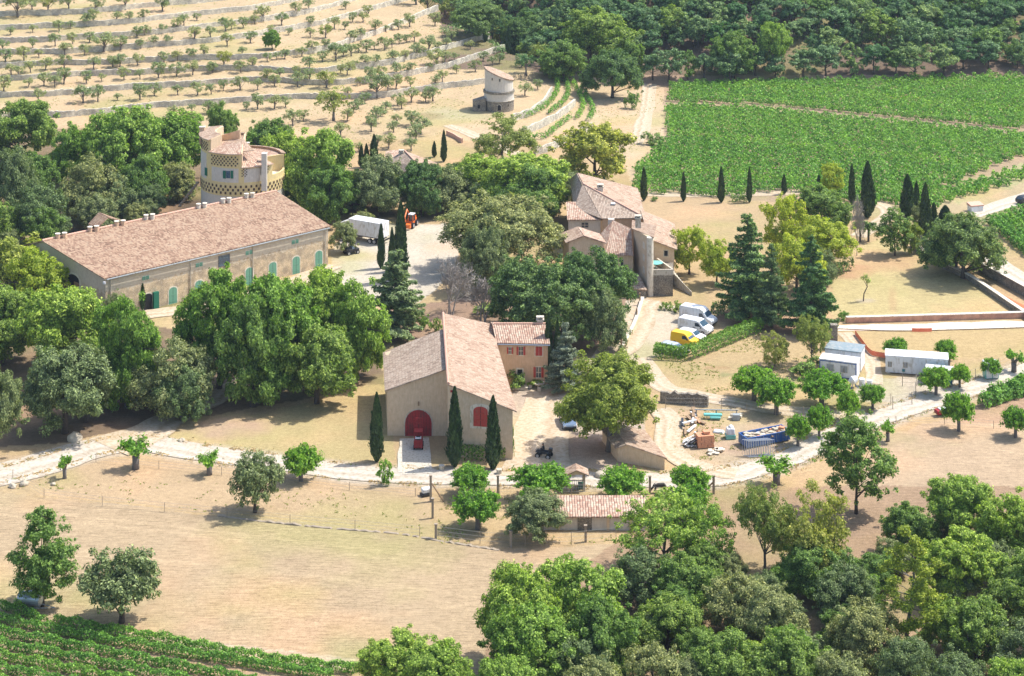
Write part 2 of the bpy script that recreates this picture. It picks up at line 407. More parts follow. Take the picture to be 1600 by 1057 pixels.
M['bark_pale'] = mat_plain('bark_pale', (.34, .30, .26), .95, .25, 4.0)
M['wire'] = mat_plain('wire', (.25, .24, .22), .6, .1)
M['skin'] = mat_plain('skin', srgb(190, 140, 110), .6, .05)
M['cloth_dark'] = mat_plain('cloth_dark', (.02, .022, .03), .9, .2)
M['hair'] = mat_plain('hair', (.02, .014, .01), .8, .2)
M['coat'] = mat_plain('coat', (.045, .038, .035), .8, .35, 2.0)
LEAF = {
 'bright': mat_leaf('leaf_bright', (.092, .175, .026), (.53, .70, .15), .42),
 'mid': mat_leaf('leaf_mid', (.072, .142, .030), (.41, .56, .14), .42),
 'holm': mat_leaf('leaf_holm', (.080, .118, .048), (.44, .50, .22), .3, .35),
 'dark': mat_leaf('leaf_dark', (.056, .112, .036), (.32, .46, .14), .34),
 'yellow': mat_leaf('leaf_yellow', (.23, .30, .028), (.68, .70, .10), .45),
 'plane': mat_leaf('leaf_plane', (.15, .195, .026), (.60, .62, .12), .38),
 'olive': mat_leaf('leaf_olive', (.17, .215, .10), (.50, .55, .28), .3),
 'pollard': mat_leaf('leaf_pollard', (.085, .22, .020), (.36, .58, .075), .42, .18),
 'cypress': mat_leaf('leaf_cypress', (.022, .055, .020), (.085, .145, .045), .12, .15),
 'cedar': mat_leaf('leaf_cedar', (.060, .140, .060), (.34, .50, .17), .25),
 'cedargrey': mat_leaf('leaf_cedargrey', (.12, .18, .08), (.44, .52, .24), .25),
 'blue': mat_leaf('leaf_blue', (.12, .17, .13), (.34, .42, .33), .15),
 'pine': mat_leaf('leaf_pine', (.11, .18, .022), (.42, .50, .07), .35),
 'forest': mat_leaf('leaf_forest', (.050, .120, .054), (.34, .50, .20), .3, .55),
 'vine': mat_leaf('leaf_vine', (.062, .17, .022), (.36, .62, .12), .36, .2),
 'hedge': mat_leaf('leaf_hedge', (.075, .20, .022), (.30, .46, .07), .35),
 'scrub': mat_leaf('leaf_scrub', (.19, .23, .05), (.46, .49, .14), .35),
}
# ------------------------------------------------------------------ ground
def inpoly(px, py, poly):
    r = np.zeros(px.shape, bool); n = len(poly); j = n - 1
    for i in range(n):
        xi, yi = poly[i]; xj, yj = poly[j]
        c = ((yi > py) != (yj > py)) & (px < (xj - xi) * (py - yi) / ((yj - yi) + 1e-12) + xi)
        r ^= c; j = i
    return r
def dist_line(px, py, pts, ysc=1.0):
    d = np.full(px.shape, 1e9)
    for (x0, y0), (x1, y1) in zip(pts[:-1], pts[1:]):
        dx, dy = x1 - x0, (y1 - y0) * ysc; L = dx * dx + dy * dy + 1e-9
        t = np.clip(((px - x0) * dx + (py - y0) * ysc * dy) / L, 0, 1)
        d = np.minimum(d, np.hypot(px - x0 - t * dx, (py - y0) * ysc - t * dy))
    return d

colpx = np.concatenate([np.arange(-700, -20, 25), np.arange(-20, 1621, 3), np.arange(1645, 2400, 25)]).astype(float)
rows = []
yv = 1250.0
while True:
    Yv = F * H / (yv - YH)
    if Yv > 400: break
    rows.append(Yv); yv -= 2.2
rows = [60, 80, 100, 120, 140, 152] + rows + list(np.arange(400.4, 530, .5)) + list(np.arange(531, 620, 2)) + [640, 670, 720, 800, 950, 1150]
Yr = np.array(rows)
PX, YY = np.meshgrid(colpx, Yr)
XX = (PX - 800) / F * YY; ZZ = terrain(XX, YY)
PY = YH + F * (H - ZZ) / YY          # photo row of every ground vertex
STRAW = np.array(srgb(200, 170, 128)); DRY = np.array(srgb(206, 172, 118)); TERR = np.array(srgb(214, 182, 134))
DIRT = np.array(srgb(196, 158, 124)); LITTER = np.array(srgb(128, 104, 84)); ROADC = np.array(srgb(214, 204, 190))
GRAVEL = np.array(srgb(208, 190, 168)); LAWN = np.array(srgb(206, 184, 118)); SCRUB = np.array(srgb(158, 136, 96))
VINEG = np.array(srgb(186, 156, 120)); FOREST = np.array(srgb(140, 116, 96)); GREENISH = np.array(srgb(150, 152, 92))
n1 = fbm(XX * .12, YY * .12, 3); n2 = fbm(XX * .5, YY * .5, 11); n3 = fbm(XX * .03, YY * .03, 21)
C = np.tile(DRY, PX.shape + (1,)).astype(float)
jx = PX + 9 * (n1 - .5) + 7 * (n2 - .5); jy = PY + 6 * (n2 - .5) + 5 * (n1 - .5)
def paint(poly, c, feather=None, amt=1.0):
    mk = inpoly(jx, jy, poly)
    C[mk] = C[mk] * (1 - amt) + np.asarray(c) * amt
def blob(cx, cy, rx, ry, c, amt=1.0):
    d = ((PX - cx) / rx) ** 2 + ((PY - cy) / ry) ** 2 + 1.4 * (n1 - .5) + .8 * (n2 - .5)
    a = np.clip(1.25 - d, 0, 1)[..., None] * amt
    C[:] = C * (1 - a) + np.asarray(c) * a
far = YY > 395
C[far & (PX < 960)] = TERR
paint([(-800, 760), (0, 770), (200, 790), (320, 805), (520, 822), (680, 845), (780, 858), (990, 850), (1060, 900), (760, 1400), (-900, 1400)], STRAW)      # mown field
paint([(-300, 700), (120, 715), (330, 725), (450, 740), (670, 762), (672, 838), (500, 815), (320, 800), (150, 780), (-300, 750)], srgb(206, 172, 126))
paint([(300, 640), (400, 650), (600, 600), (620, 720), (560, 722), (440, 712), (330, 700), (250, 680)], srgb(200, 176, 112))     # lawn by the barn
blob(360, 668, 90, 22, srgb(204, 166, 136), .9); blob(180, 655, 60, 20, srgb(176, 140, 112), .8)
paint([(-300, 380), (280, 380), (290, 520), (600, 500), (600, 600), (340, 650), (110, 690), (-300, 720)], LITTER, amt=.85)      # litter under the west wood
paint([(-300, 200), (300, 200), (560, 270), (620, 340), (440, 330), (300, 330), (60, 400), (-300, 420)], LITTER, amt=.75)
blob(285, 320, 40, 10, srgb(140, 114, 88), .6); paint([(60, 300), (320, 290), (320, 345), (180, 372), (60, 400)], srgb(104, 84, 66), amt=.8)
paint([(515, 395), (540, 365), (600, 352), (700, 350), (730, 370), (700, 440), (640, 480), (560, 470), (520, 430)], srgb(218, 202, 180))    # gravel yard with the truck
blob(560, 400, 40, 10, srgb(214, 190, 140), .7)
paint([(228, 488), (290, 472), (330, 480), (300, 520), (245, 512)], srgb(206, 176, 118)); 
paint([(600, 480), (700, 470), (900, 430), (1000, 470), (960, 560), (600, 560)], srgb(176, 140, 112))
paint([(800, 590), (870, 600), (1000, 600), (1010, 690), (960, 740), (800, 760), (790, 700)], srgb(206, 182, 160))      # barn court
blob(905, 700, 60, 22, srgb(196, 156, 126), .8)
paint([(980, 470), (1010, 466), (1060, 480), (1080, 510), (1060, 545), (1020, 560), (960, 600), (900, 600), (960, 540)], srgb(216, 196, 168))
paint([(1100, 500), (1150, 480), (1280, 500), (1260, 530), (1190, 515)], srgb(190, 148, 112))
paint([(1020, 562), (1100, 566), (1190, 516), (1260, 540), (1300, 590), (1200, 640), (1120, 630), (1030, 600)], srgb(206, 174, 118))   # slope under the hedge
for k in range(26):
    rx = RN.uniform(1020, 1290); blob(rx, RN.uniform(575, 622), RN.uniform(8, 22), RN.uniform(2, 5), srgb(196, 146, 100) if k % 2 else GREENISH, .5)
paint([(1000, 305), (1200, 305), (1260, 330), (1240, 370), (1120, 385), (1020, 380), (990, 330)], srgb(204, 170, 122))    # bare field behind the manor
paint([(1300, 395), (1400, 370), (1440, 400), (1600, 485), (1600, 494), (1300, 498)], LAWN)
blob(1375, 408, 55, 18, srgb(206, 166, 112), .8); blob(1330, 425, 40, 12, srgb(206, 150, 108), .7); blob(1395, 470, 8, 26, srgb(204, 166, 110), .7); blob(1353, 470, 18, 4, srgb(200, 180, 150), .8)
paint([(1305, 518), (1700, 512), (1700, 560), (1500, 560), (1360, 560)], srgb(206, 174, 112))
paint([(1030, 640), (1100, 630), (1300, 640), (1320, 690), (1250, 725), (1150, 745), (1050, 720)], srgb(204, 176, 136))
blob(1130, 655, 50, 12, srgb(206, 180, 120), .8); blob(1110, 672, 30, 7, srgb(196, 152, 118), .6); blob(1160, 700, 60, 14, srgb(196, 160, 132), .7); blob(1260, 710, 50, 8, srgb(206, 172, 110), .8)
paint([(1345, 590), (1500, 590), (1500, 615), (1420, 630), (1330, 625)], srgb(212, 192, 166))
paint([(1380, 680), (1480, 655), (1700, 668), (1700, 820), (1400, 830), (1330, 840), (1290, 800)], srgb(204, 172, 134))
paint([(1480, 640), (1700, 600), (1700, 668), (1500, 662)], srgb(196, 156, 120))
paint([(960, 850), (1080, 760), (1700, 760), (1700, 1300), (720, 1300), (760, 1000)], srgb(176, 140, 106), amt=.8)
paint([(-100, 935), (70, 965), (250, 990), (420, 1016), (570, 1040), (560, 1300), (-200, 1300)], VINEG)
paint([(160, 985), (300, 1000), (430, 1015), (560, 1030), (540, 1050), (380, 1030), (200, 1000)], srgb(212, 188, 158))
# far: vineyard floor, lane beside it, wood edge
paint([(985, 300), (1040, 215), (1035, 128), (1900, 120), (1900, 250), (1600, 262), (1400, 325), (1230, 318)], srgb(188, 158, 122))
paint([(930, 150), (1035, 132), (1040, 215), (985, 285), (955, 215), (920, 190)], srgb(216, 186, 142))
paint([(990, 108), (1100, 104), (1400, 98), (1900, 92), (1900, 122), (1400, 128), (1000, 134)], srgb(196, 160, 132))
paint([(1320, 330), (1480, 300), (1640, 250), (1700, 300), (1560, 345), (1400, 345)], srgb(200, 176, 128))
paint([(1470, 300), (1600, 255), (1600, 285), (1500, 322)], srgb(186, 178, 118))
paint([(1380, 320), (1500, 340), (1600, 320), (1600, 350), (1540, 350), (1440, 400)], srgb(176, 170, 110))
hill = (YY > 455) & (PX > 690) & (PY < 118) & (ZZ > .3)
C[hill] = FOREST
blob(720, 178, 60, 12, srgb(214, 192, 160), .9); blob(665, 182, 28, 6, srgb(176, 138, 116), .8); blob(735, 205, 40, 12, srgb(212, 186, 146), .7)
# mottling: dead grass, bare earth, greener tufts
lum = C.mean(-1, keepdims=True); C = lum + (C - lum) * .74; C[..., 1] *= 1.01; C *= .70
for tr in ([(-20, 792), (250, 820), (500, 850), (780, 884), (960, 872)], [(-20, 802), (250, 830), (500, 861), (780, 894), (960, 884)], [(300, 1010), (500, 975), (700, 950), (800, 930)], [(-20, 860), (300, 880), (700, 925)]):
    dl = dist_line(PX, PY, tr, 1.0); C *= (1 + .13 * np.exp(-(dl / 2.5) ** 2) * (n2 > .35))[..., None]
C *= (0.90 + .20 * n1)[..., None] * (0.93 + .14 * n2)[..., None]
gm = np.clip((fbm(XX * .07, YY * .07, 55) - .53) * 5, 0, 1) * .42; C = C * (1 - gm[..., None]) + GREENISH * gm[..., None] * .9
om = np.clip((fbm(XX * .09, YY * .09, 77) - .55) * 5, 0, 1) * .35; C = C * (1 - om[..., None]) + DIRT * om[..., None]
# bare verges beside the lanes
ROADS = {
 'lane': [(-60, 752), (0, 743), (80, 722), (140, 703), (215, 692), (300, 706), (420, 722), (560, 740), (700, 746), (830, 748), (960, 750), (1080, 752), (1150, 742), (1230, 718), (1300, 684), (1380, 652), (1460, 626), (1540, 602), (1640, 568)],
}
for pts, wd in ((ROADS['lane'], 26),):
    d = dist_line(PX, PY, pts, 2.2) + 10 * (n2 - .5) + 14 * (n1 - .5); a = np.clip((wd + 16 - d) / 18, 0, 1)[..., None] * .75
    C = C * (1 - a) + ROADC * .66 * a
A = np.ones(PX.shape)      # alpha: strength of mowing streaks
A[:] = .25
A[inpoly(PX, PY, [(-800, 770), (0, 775), (320, 805), (680, 845), (990, 850), (760, 1400), (-900, 1400)])] = 1.0
A[inpoly(PX, PY, [(1290, 380), (1700, 380), (1700, 560), (1300, 560)])] = .6
A[inpoly(PX, PY, [(1330, 660), (1700, 660), (1700, 850), (1330, 850)])] = .8
A[YY > 395] = .35
attr = np.concatenate([np.clip(C, 0, 1), A[..., None]], axis=2)
nr, ncl = PX.shape
idx = np.arange(nr * ncl).reshape(nr, ncl)
quads = np.stack([idx[:-1, :-1], idx[:-1, 1:], idx[1:, 1:], idx[1:, :-1]], axis=-1).reshape(-1, 4)
mg, n, l, b = newmat('ground_mat')
at = n.new('ShaderNodeAttribute'); at.attribute_name = 'col'
s1 = tex(n, l, 'ShaderNodeTexNoise', (.10, 1.1, 1), Detail=7.0, Roughness=.65); n[s1['mp']].inputs['Rotation'].default_value = (0, 0, math.radians(-7))
r1 = ramp(n, [(.30, (.66, .64, .62)), (.5, (1, 1, 1)), (.70, (1.20, 1.20, 1.18))]); l.new(s1.outputs[0], r1.inputs[0])
o = mixc(n, l, at.outputs['Color'], r1.outputs[0], at.outputs['Alpha'], 'MULTIPLY')
s2 = tex(n, l, 'ShaderNodeTexNoise', 2.2, Detail=8.0, Roughness=.75); r2 = ramp(n, [(.34, (.50, .47, .42)), (.50, (1, 1, 1)), (.68, (1.30, 1.29, 1.24))]); l.new(s2.outputs[0], r2.inputs[0])
o = mixc(n, l, o, r2.outputs[0], .85, 'MULTIPLY')
s5 = tex(n, l, 'ShaderNodeTexNoise', (.9, 3.6, 1), Detail=9.0, Roughness=.8); n[s5['mp']].inputs['Rotation'].default_value = (0, 0, math.radians(-7)); r5 = ramp(n, [(.36, (.66, .62, .56)), (.5, (1, 1, 1)), (.66, (1.18, 1.17, 1.14))]); l.new(s5.outputs[0], r5.inputs[0])
o = mixc(n, l, o, r5.outputs[0], .8, 'MULTIPLY')
v5 = tex(n, l, 'ShaderNodeTexVoronoi', .42); rv = ramp(n, [(.05, (.45, .42, .34)), (.13, (1, 1, 1))]); l.new(v5.outputs['Distance'], rv.inputs[0]); o = mixc(n, l, o, rv.outputs[0], .7, 'MULTIPLY')
s3 = tex(n, l, 'ShaderNodeTexNoise', .35, Detail=6.0, Roughness=.6); r3 = ramp(n, [(.35, (.86, .85, .82)), (.65, (1.1, 1.09, 1.06))]); l.new(s3.outputs[0], r3.inputs[0])
o = mixc(n, l, o, r3.outputs[0], .9, 'MULTIPLY')
l.new(o, b.inputs['Base Color']); bump(n, l, s2.outputs[0], b, .6, .12); b.inputs['Roughness'].default_value = 1.0; b.inputs['Specular IOR Level'].default_value = .05
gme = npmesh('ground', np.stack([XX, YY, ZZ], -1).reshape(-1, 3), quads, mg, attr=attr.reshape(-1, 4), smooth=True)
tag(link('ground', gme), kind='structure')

# ------------------------------------------------------------------ roads and paths: sheets draped on the ground
def mat_road(name, c1, c2, c3, tracks=True):
    m, n, l, b = newmat(name)
    s = tex(n, l, 'ShaderNodeTexNoise', .45, Detail=8.0, Roughness=.65); r = ramp(n, [(.32, c2), (.5, c1), (.72, c3)]); l.new(s.outputs[0], r.inputs[0])
    s2 = tex(n, l, 'ShaderNodeTexNoise', 4.0, Detail=6.0, Roughness=.8); r2 = ramp(n, [(.3, (.78, .77, .75)), (.7, (1.12, 1.12, 1.12))]); l.new(s2.outputs[0], r2.inputs[0])
    o = mixc(n, l, r.outputs[0], r2.outputs[0], .8, 'MULTIPLY')
    if tracks:      # wheel tracks and a dusty grass strip between them
        uv = n.new('ShaderNodeUVMap'); sp = n.new('ShaderNodeSeparateXYZ'); l.new(uv.outputs[0], sp.inputs[0])
        nz = n.new('ShaderNodeTexNoise'); nz.inputs['Scale'].default_value = .25; nz.inputs['Detail'].default_value = 6; l.new(uv.outputs[0], nz.inputs['Vector'])
        ad = n.new('ShaderNodeMath'); ad.operation = 'MULTIPLY_ADD'; l.new(nz.outputs[0], ad.inputs[0]); ad.inputs[1].default_value = .55; l.new(sp.outputs[0], ad.inputs[2])
        rr = ramp(n, [(.20, (.70, .63, .52)), (.42, (1.06, 1.06, 1.06)), (.66, (.80, .75, .67)), (.80, (1.06, 1.06, 1.06)), (1.0, (.94, .91, .86))]); l.new(ad.outputs[0], rr.inputs[0])
        o = mixc(n, l, o, rr.outputs[0], .8, 'MULTIPLY')
    l.new(o, b.inputs['Base Color']); bump(n, l, s2.outputs[0], b, .4, .06); b.inputs['Roughness'].default_value = 1.0; b.inputs['Specular IOR Level'].default_value = .05
    return m
M['road'] = mat_road('road_mat', srgb(186, 177, 164), srgb(162, 149, 132), srgb(200, 192, 180))
M['path'] = mat_road('path_mat', srgb(186, 170, 148), srgb(164, 145, 118), srgb(196, 184, 166))
def resample(pts, step=4.0):
    out = []
    P = [np.array(p, float) for p in pts]
    P = [2 * P[0] - P[1]] + P + [2 * P[-1] - P[-2]]
    for i in range(1, len(P) - 2):
        n_ = max(2, int(np.linalg.norm(P[i + 1] - P[i]) / step))
        for t in np.arange(n_) / n_:
            out.append(.5 * ((2 * P[i]) + (-P[i - 1] + P[i + 1]) * t + (2 * P[i - 1] - 5 * P[i] + 4 * P[i + 1] - P[i + 2]) * t * t + (-P[i - 1] + 3 * P[i] - 3 * P[i + 1] + P[i + 2]) * t ** 3))
    out.append(P[-2]); return out
def strip(name, pts, width, mat, lift=.03, seed=0, ragged=.12, widths=None):
    """pts in photo pixels on the ground, width in metres"""
    g = [G(p[0], p[1]) for p in resample(pts, 5)]
    P = np.array([[v.x, v.y] for v in g])
    for _ in range(4):
        if len(P) > 8: P[1:-1] = P[1:-1] * .5 + (P[:-2] + P[2:]) * .25
    T = np.gradient(P, axis=0); T /= np.linalg.norm(T, axis=1)[:, None] + 1e-9
    N = np.stack([-T[:, 1], T[:, 0]], 1); rs = np.random.default_rng(seed); m = len(P); NC = 9
    wl = np.full(m, width) if widths is None else np.interp(np.linspace(0, 1, m), np.linspace(0, 1, len(widths)), widths)
    k = np.hanning(7); k /= k.sum()
    ja = np.convolve(rs.normal(0, ragged, m + 6), k, 'valid'); jb = np.convolve(rs.normal(0, ragged, m + 6), k, 'valid')
    V = []; U = []; s = 0
    for i in range(m):
        if i: s += np.linalg.norm(P[i] - P[i - 1])
        for c in range(NC):
            t = c / (NC - 1) - .5; off = t * wl[i] + (ja[i] * (t > 0) + jb[i] * (t < 0)) * abs(t) * 2
            p = P[i] + N[i] * off; V.append((p[0], p[1], GZ(p[0], p[1]) + lift)); U.append((t + .5, s))
    Fq = []; UV = []
    for i in range(m - 1):
        for c in range(NC - 1):
            q = (i * NC + c, i * NC + c + 1, (i + 1) * NC + c + 1, (i + 1) * NC + c); Fq.append(q); UV += [U[a] for a in q]
    V = np.array(V)
    me = npmesh(name, V, Fq, mat, uv=UV)
    if me.polygons[0].normal.z < 0: me.flip_normals()
    return tag(link(name, me), kind='structure')
def sheet(name, poly, mat, lift=.03, jit=.25, seed=1):
    """flat ground patch from a photo outline"""
    pts = resample(list(poly) + [poly[0]], 6)[:-1]; rs = np.random.default_rng(seed)
    g = [G(p[0], p[1]) for p in pts]; V = [(v.x + rs.normal(0, jit), v.y + rs.normal(0, jit), GZ(v.x, v.y) + lift) for v in g]
    import bmesh
    bm = bmesh.new(); vs = [bm.verts.new(v) for v in V]; f = bm.faces.new(vs); bmesh.ops.triangulate(bm, faces=[f])
    bmesh.ops.subdivide_edges(bm, edges=[e for e in bm.edges if e.calc_length() > 4], cuts=3, use_grid_fill=True)
    for v in bm.verts: v.co.z = GZ(v.co.x, v.co.y) + lift
    bmesh.ops.recalc_face_normals(bm, faces=bm.faces)
    if sum(f.normal.z for f in bm.faces) < 0: bmesh.ops.reverse_faces(bm, faces=bm.faces)
    me = bpy.data.meshes.new(name); bm.to_mesh(me); bm.free(); me.materials.append(mat)
    return tag(link(name, me), kind='structure')
strip('road', ROADS['lane'], 4.6, M['road'], .07, 1, .14, widths=[6.5, 7, 5.2, 4.4, 4.2, 4.4, 4.4, 4.4, 4.0, 3.8, 4.0, 4.2, 4.4])
strip('lane_to_wood', [(170, 700), (230, 678), (262, 658), (330, 628), (372, 600), (410, 588)], 5.0, M['path'], .10, 2, .2, widths=[8, 6, 4, 3.4, 3])
strip('path_by_cellar', [(228, 492), (262, 488), (310, 483), (360, 472), (440, 450), (520, 415)], 4.0, M['path'], .08, 3)
strip('driveway', [(652, 742), (650, 715), (647, 686)], 3.6, M['concrete'], .10, 4, .08)
strip('footpath', [(628, 740), (627, 715), (632, 688)], .9, M['concrete'], .11, 5, .12)
strip('lane_to_court', [(840, 745), (842, 715), (846, 680), (850, 645), (862, 610), (900, 590), (950, 560), (985, 520), (1000, 490), (1012, 470)], 6.0, M['path'], .085, 6, .2, widths=[9, 7, 7, 6, 5, 4, 4, 6, 6, 4])
strip('track_by_wall', [(1000, 560), (1035, 604), (1080, 616), (1140, 628), (1210, 640), (1290, 648), (1350, 648), (1400, 642)], 3.2, M['path'], .04, 7)
strip('yard_track', [(1030, 640), (1048, 660), (1040, 690), (1062, 718), (1110, 736), (1150, 742)], 3.4, M['path'], .10, 8, .15)
strip('farm_track', [(985, 303), (1080, 305), (1200, 303), (1300, 300), (1370, 318), (1390, 335), (1340, 370)], 3.0, M['path'], .04, 9)
strip('park_lane', [(1522, 338), (1560, 322), (1640, 302)], 5.0, M['road'], .04, 10, .3, widths=[3, 5, 7])
strip('vineyard_lane', [(1545, 400), (1565, 415), (1600, 437), (1660, 470)], 3.6, M['road'], .04, 11, .2)
strip('garden_path', [(1303, 513), (1400, 512), (1500, 509), (1680, 505)], 2.6, mat_road('pale_path', srgb(216, 192, 174), srgb(206, 166, 144), srgb(224, 208, 194), False), .04, 12, .25)
strip('dirt_path', [(1318, 520), (1342, 545), (1366, 570), (1362, 600)], 2.2, M['path'], .04, 13, .4)
strip('windmill_path', [(700, 196), (740, 212), (775, 228), (830, 250)], 3.0, M['path'], .05, 14, .4)
strip('vineyard_path', [(1016, 132), (1012, 160), (1006, 190), (996, 225)], 3.0, M['path'], .04, 15, .4)

# ------------------------------------------------------------------ dry-stone terrace walls on the hill
def wall_along(name, pts3, height, thick, mat, label, cat='wall', seed=0, rough=.12, top=None, base=-.3, group=None):
    rs = np.random.default_rng(seed); P = np.array([[p[0], p[1]] for p in pts3]); T = np.gradient(P, axis=0); T /= np.linalg.norm(T, axis=1)[:, None] + 1e-9
    N = np.stack([-T[:, 1], T[:, 0]], 1); V = []; m = len(P)
    for i in range(m):
        z = pts3[i][2]; h = height + rs.normal(0, rough)
        for s_, zz in ((-.5, base), (-.42, h), (.42, h), (.5, base)):
            V.append((P[i, 0] + N[i, 0] * thick * s_ + rs.normal(0, rough * .3), P[i, 1] + N[i, 1] * thick * s_, z + zz))
    Fq = []
    for i in range(m - 1):
        for k in range(4): Fq.append((i * 4 + k, (i + 1) * 4 + k, (i + 1) * 4 + (k + 1) % 4, i * 4 + (k + 1) % 4))
    Fq += [(0, 1, 2, 3), ((m - 1) * 4 + 3, (m - 1) * 4 + 2, (m - 1) * 4 + 1, (m - 1) * 4)]
    mb = MB(); mb.add(V, Fq); o = mb.build(name, mat)
    return tag(o, label, cat, group)
ords = ['lowest', 'second lowest', 'third from the bottom', 'fourth from the bottom', 'middle', 'sixth from the bottom', 'third highest', 'second highest', 'topmost']
for k in range(len(TW)):
    xa = -60; xb = 790
    gp = []
    ps = np.arange(xa, xb, 4.0)
    # each wall is broken by a few collapsed stretches
    br = [RN.uniform(60, 780) for _ in range(3)]
    for x in ps:
        Yk = float(wallY(k, np.array([x]))[0]) + .1; X = (x - 800) / F * Yk
        yR = np.interp(x, [600, 640, 680, 700, 750, 800], [-60, -30, 8, 18, 45, 72])
        if TW[k].min() > -200 and (YH + F * (H - ZB[k]) / Yk) < yR + 4: break
        gp.append((X, Yk, ZB[k]))
    if len(gp) > 5:
        hh = WH + .16
        wall_along('terrace_wall', gp, hh, .5, M['stone_terrace'], 'grey dry stone terrace wall on the olive hill, %s of the long walls' % ords[k], 'wall', 40 + k, .07, group='terrace walls of the olive hill')
# ------------------------------------------------------------------ buildings
def XY(px, Y): return ((px - 800) / F * Y, Y)
def onwall(P1, P2, px, py):
    """(distance along wall, height) where the photo pixel meets the wall plane"""
    L = math.hypot(P2[0] - P1[0], P2[1] - P1[1]); dx, dy = (P2[0] - P1[0]) / L, (P2[1] - P1[1]) / L
    a = (px - 800) / F; t = (a * P1[1] - P1[0]) / (dx - a * dy); Y = P1[1] + dy * t
    return t, H - (py - YH) / F * Y
def wpanel(mb, P1, P2, t0, t1, z0, z1, inn=.1, out=.03, arch=0.0):
    L = math.hypot(P2[0] - P1[0], P2[1] - P1[1]); d = Vector(((P2[0] - P1[0]) / L, (P2[1] - P1[1]) / L, 0)); o = Vector((d.y, -d.x, 0))
    prof = [(t0, z0), (t1, z0)]
    if arch > 0:
        w = (t1 - t0) / 2; c = (t0 + t1) / 2
        prof += [(c + w * math.cos(a), z1 - arch + arch * math.sin(a)) for a in np.linspace(0, math.pi, 11)]
    else: prof += [(t1, z1), (t0, z1)]
    return mb.extr(prof, Vector((P1[0], P1[1], 0)) - o * inn, d, Vector((0, 0, 1)), o, inn + out)
def window(root, P1, P2, px, py, wpx, hpx, frame='white_lime', shutter=None, smode='open', arch=0.0, pane='glass', bars=True, label=None, fw=.12):
    t, z = onwall(P1, P2, px, py); Yw = P1[1] + (P2[1] - P1[1]) * t / math.hypot(P2[0] - P1[0], P2[1] - P1[1])
    cs = (P2[0] - P1[0]) / math.hypot(P2[0] - P1[0], P2[1] - P1[1]); w = wpx / S(Yw) / max(cs, .3); h = hpx / S(Yw)
    m = MB(); wpanel(m, P1, P2, t - w / 2 - fw, t + w / 2 + fw, z - h / 2 - fw, z + h / 2 + fw, .05, .035, arch * 1.1 if arch else 0)
    fr = m.build('window', M[frame], root)
    if smode == 'closed':
        for s in (-1, 1):
            m = MB(); a0, a1 = (t - w / 2, t - .02) if s < 0 else (t + .02, t + w / 2)
            if arch:
                o_ = wpanel(MB(), P1, P2, t - w / 2, t + w / 2, z - h / 2, z + h / 2, .02, .07, arch)
                if s > 0: continue
                sh = o_.build('shutter', M[shutter], fr)
                m2 = MB(); wpanel(m2, P1, P2, t - .03, t + .03, z - h / 2 + .05, z + h / 2 - .1, 0, .075); m2.build('seam', M['dark'], fr)
                m2 = MB()
                for q in (.33, .66): wpanel(m2, P1, P2, t - w / 2 + .05, t + w / 2 - .05, z - h / 2 + h * q - .05, z - h / 2 + h * q + .05, 0, .10)
                m2.build('ledge', M[shutter], fr)
            else:
                wpanel(m, P1, P2, a0, a1, z - h / 2, z + h / 2, .02, .075); m.build('shutter', M[shutter], fr)
        return fr
    m = MB(); wpanel(m, P1, P2, t - w / 2, t + w / 2, z - h / 2, z + h / 2, .02, .045, arch); m.build('pane', M[pane], fr)
    if bars:
        m = MB(); wpanel(m, P1, P2, t - .03, t + .03, z - h / 2, z + h / 2, 0, .06)
        wpanel(m, P1, P2, t - w / 2, t + w / 2, z - .03, z + .03, 0, .062); m.build('glazing_bar', M['white_lime'], fr)
    if shutter:
        for s in (-1, 1):
            m = MB(); c = t + s * (w / 2 + w * .26 + .03); wpanel(m, P1, P2, c - w * .25, c + w * .25, z - h / 2, z + h / 2, 0, .09); m.build('shutter', M[shutter], fr)
    return fr
def doorp(root, P1, P2, px, ytop, ybot, wpx, mat='green_paint', arch=0.0, frame='white_lime', fw=.14, name='door', label=None):
    t, z1 = onwall(P1, P2, px, ytop); z0 = onwall(P1, P2, px, ybot)[1]
    L = math.hypot(P2[0] - P1[0], P2[1] - P1[1]); Yw = P1[1] + (P2[1] - P1[1]) * t / L; w = wpx / S(Yw) / max((P2[0] - P1[0]) / L, .3)
    if frame:
        m = MB(); wpanel(m, P1, P2, t - w / 2 - fw, t + w / 2 + fw, z0, z1 + fw, .05, .035, arch * 1.08 if arch else 0); m.build('door_frame', M[frame], root)
    m = MB(); wpanel(m, P1, P2, t - w / 2, t + w / 2, z0, z1, .02, .06, arch); d = m.build(name, M[mat], root)
    if mat not in ('dark', 'glass'):
        m = MB(); wpanel(m, P1, P2, t - .025, t + .025, z0 + .05, z1 - .08, 0, .064)
        m.build('seam', M['dark'], d)
        m = MB()
        for q in (.3, .62): wpanel(m, P1, P2, t - w / 2 + .03, t + w / 2 - .03, z0 + (z1 - z0) * q - .04, z0 + (z1 - z0) * q + .04, 0, .085)
        m.build('ledge', M[mat], d)
    if label: d['label'] = label
    return d
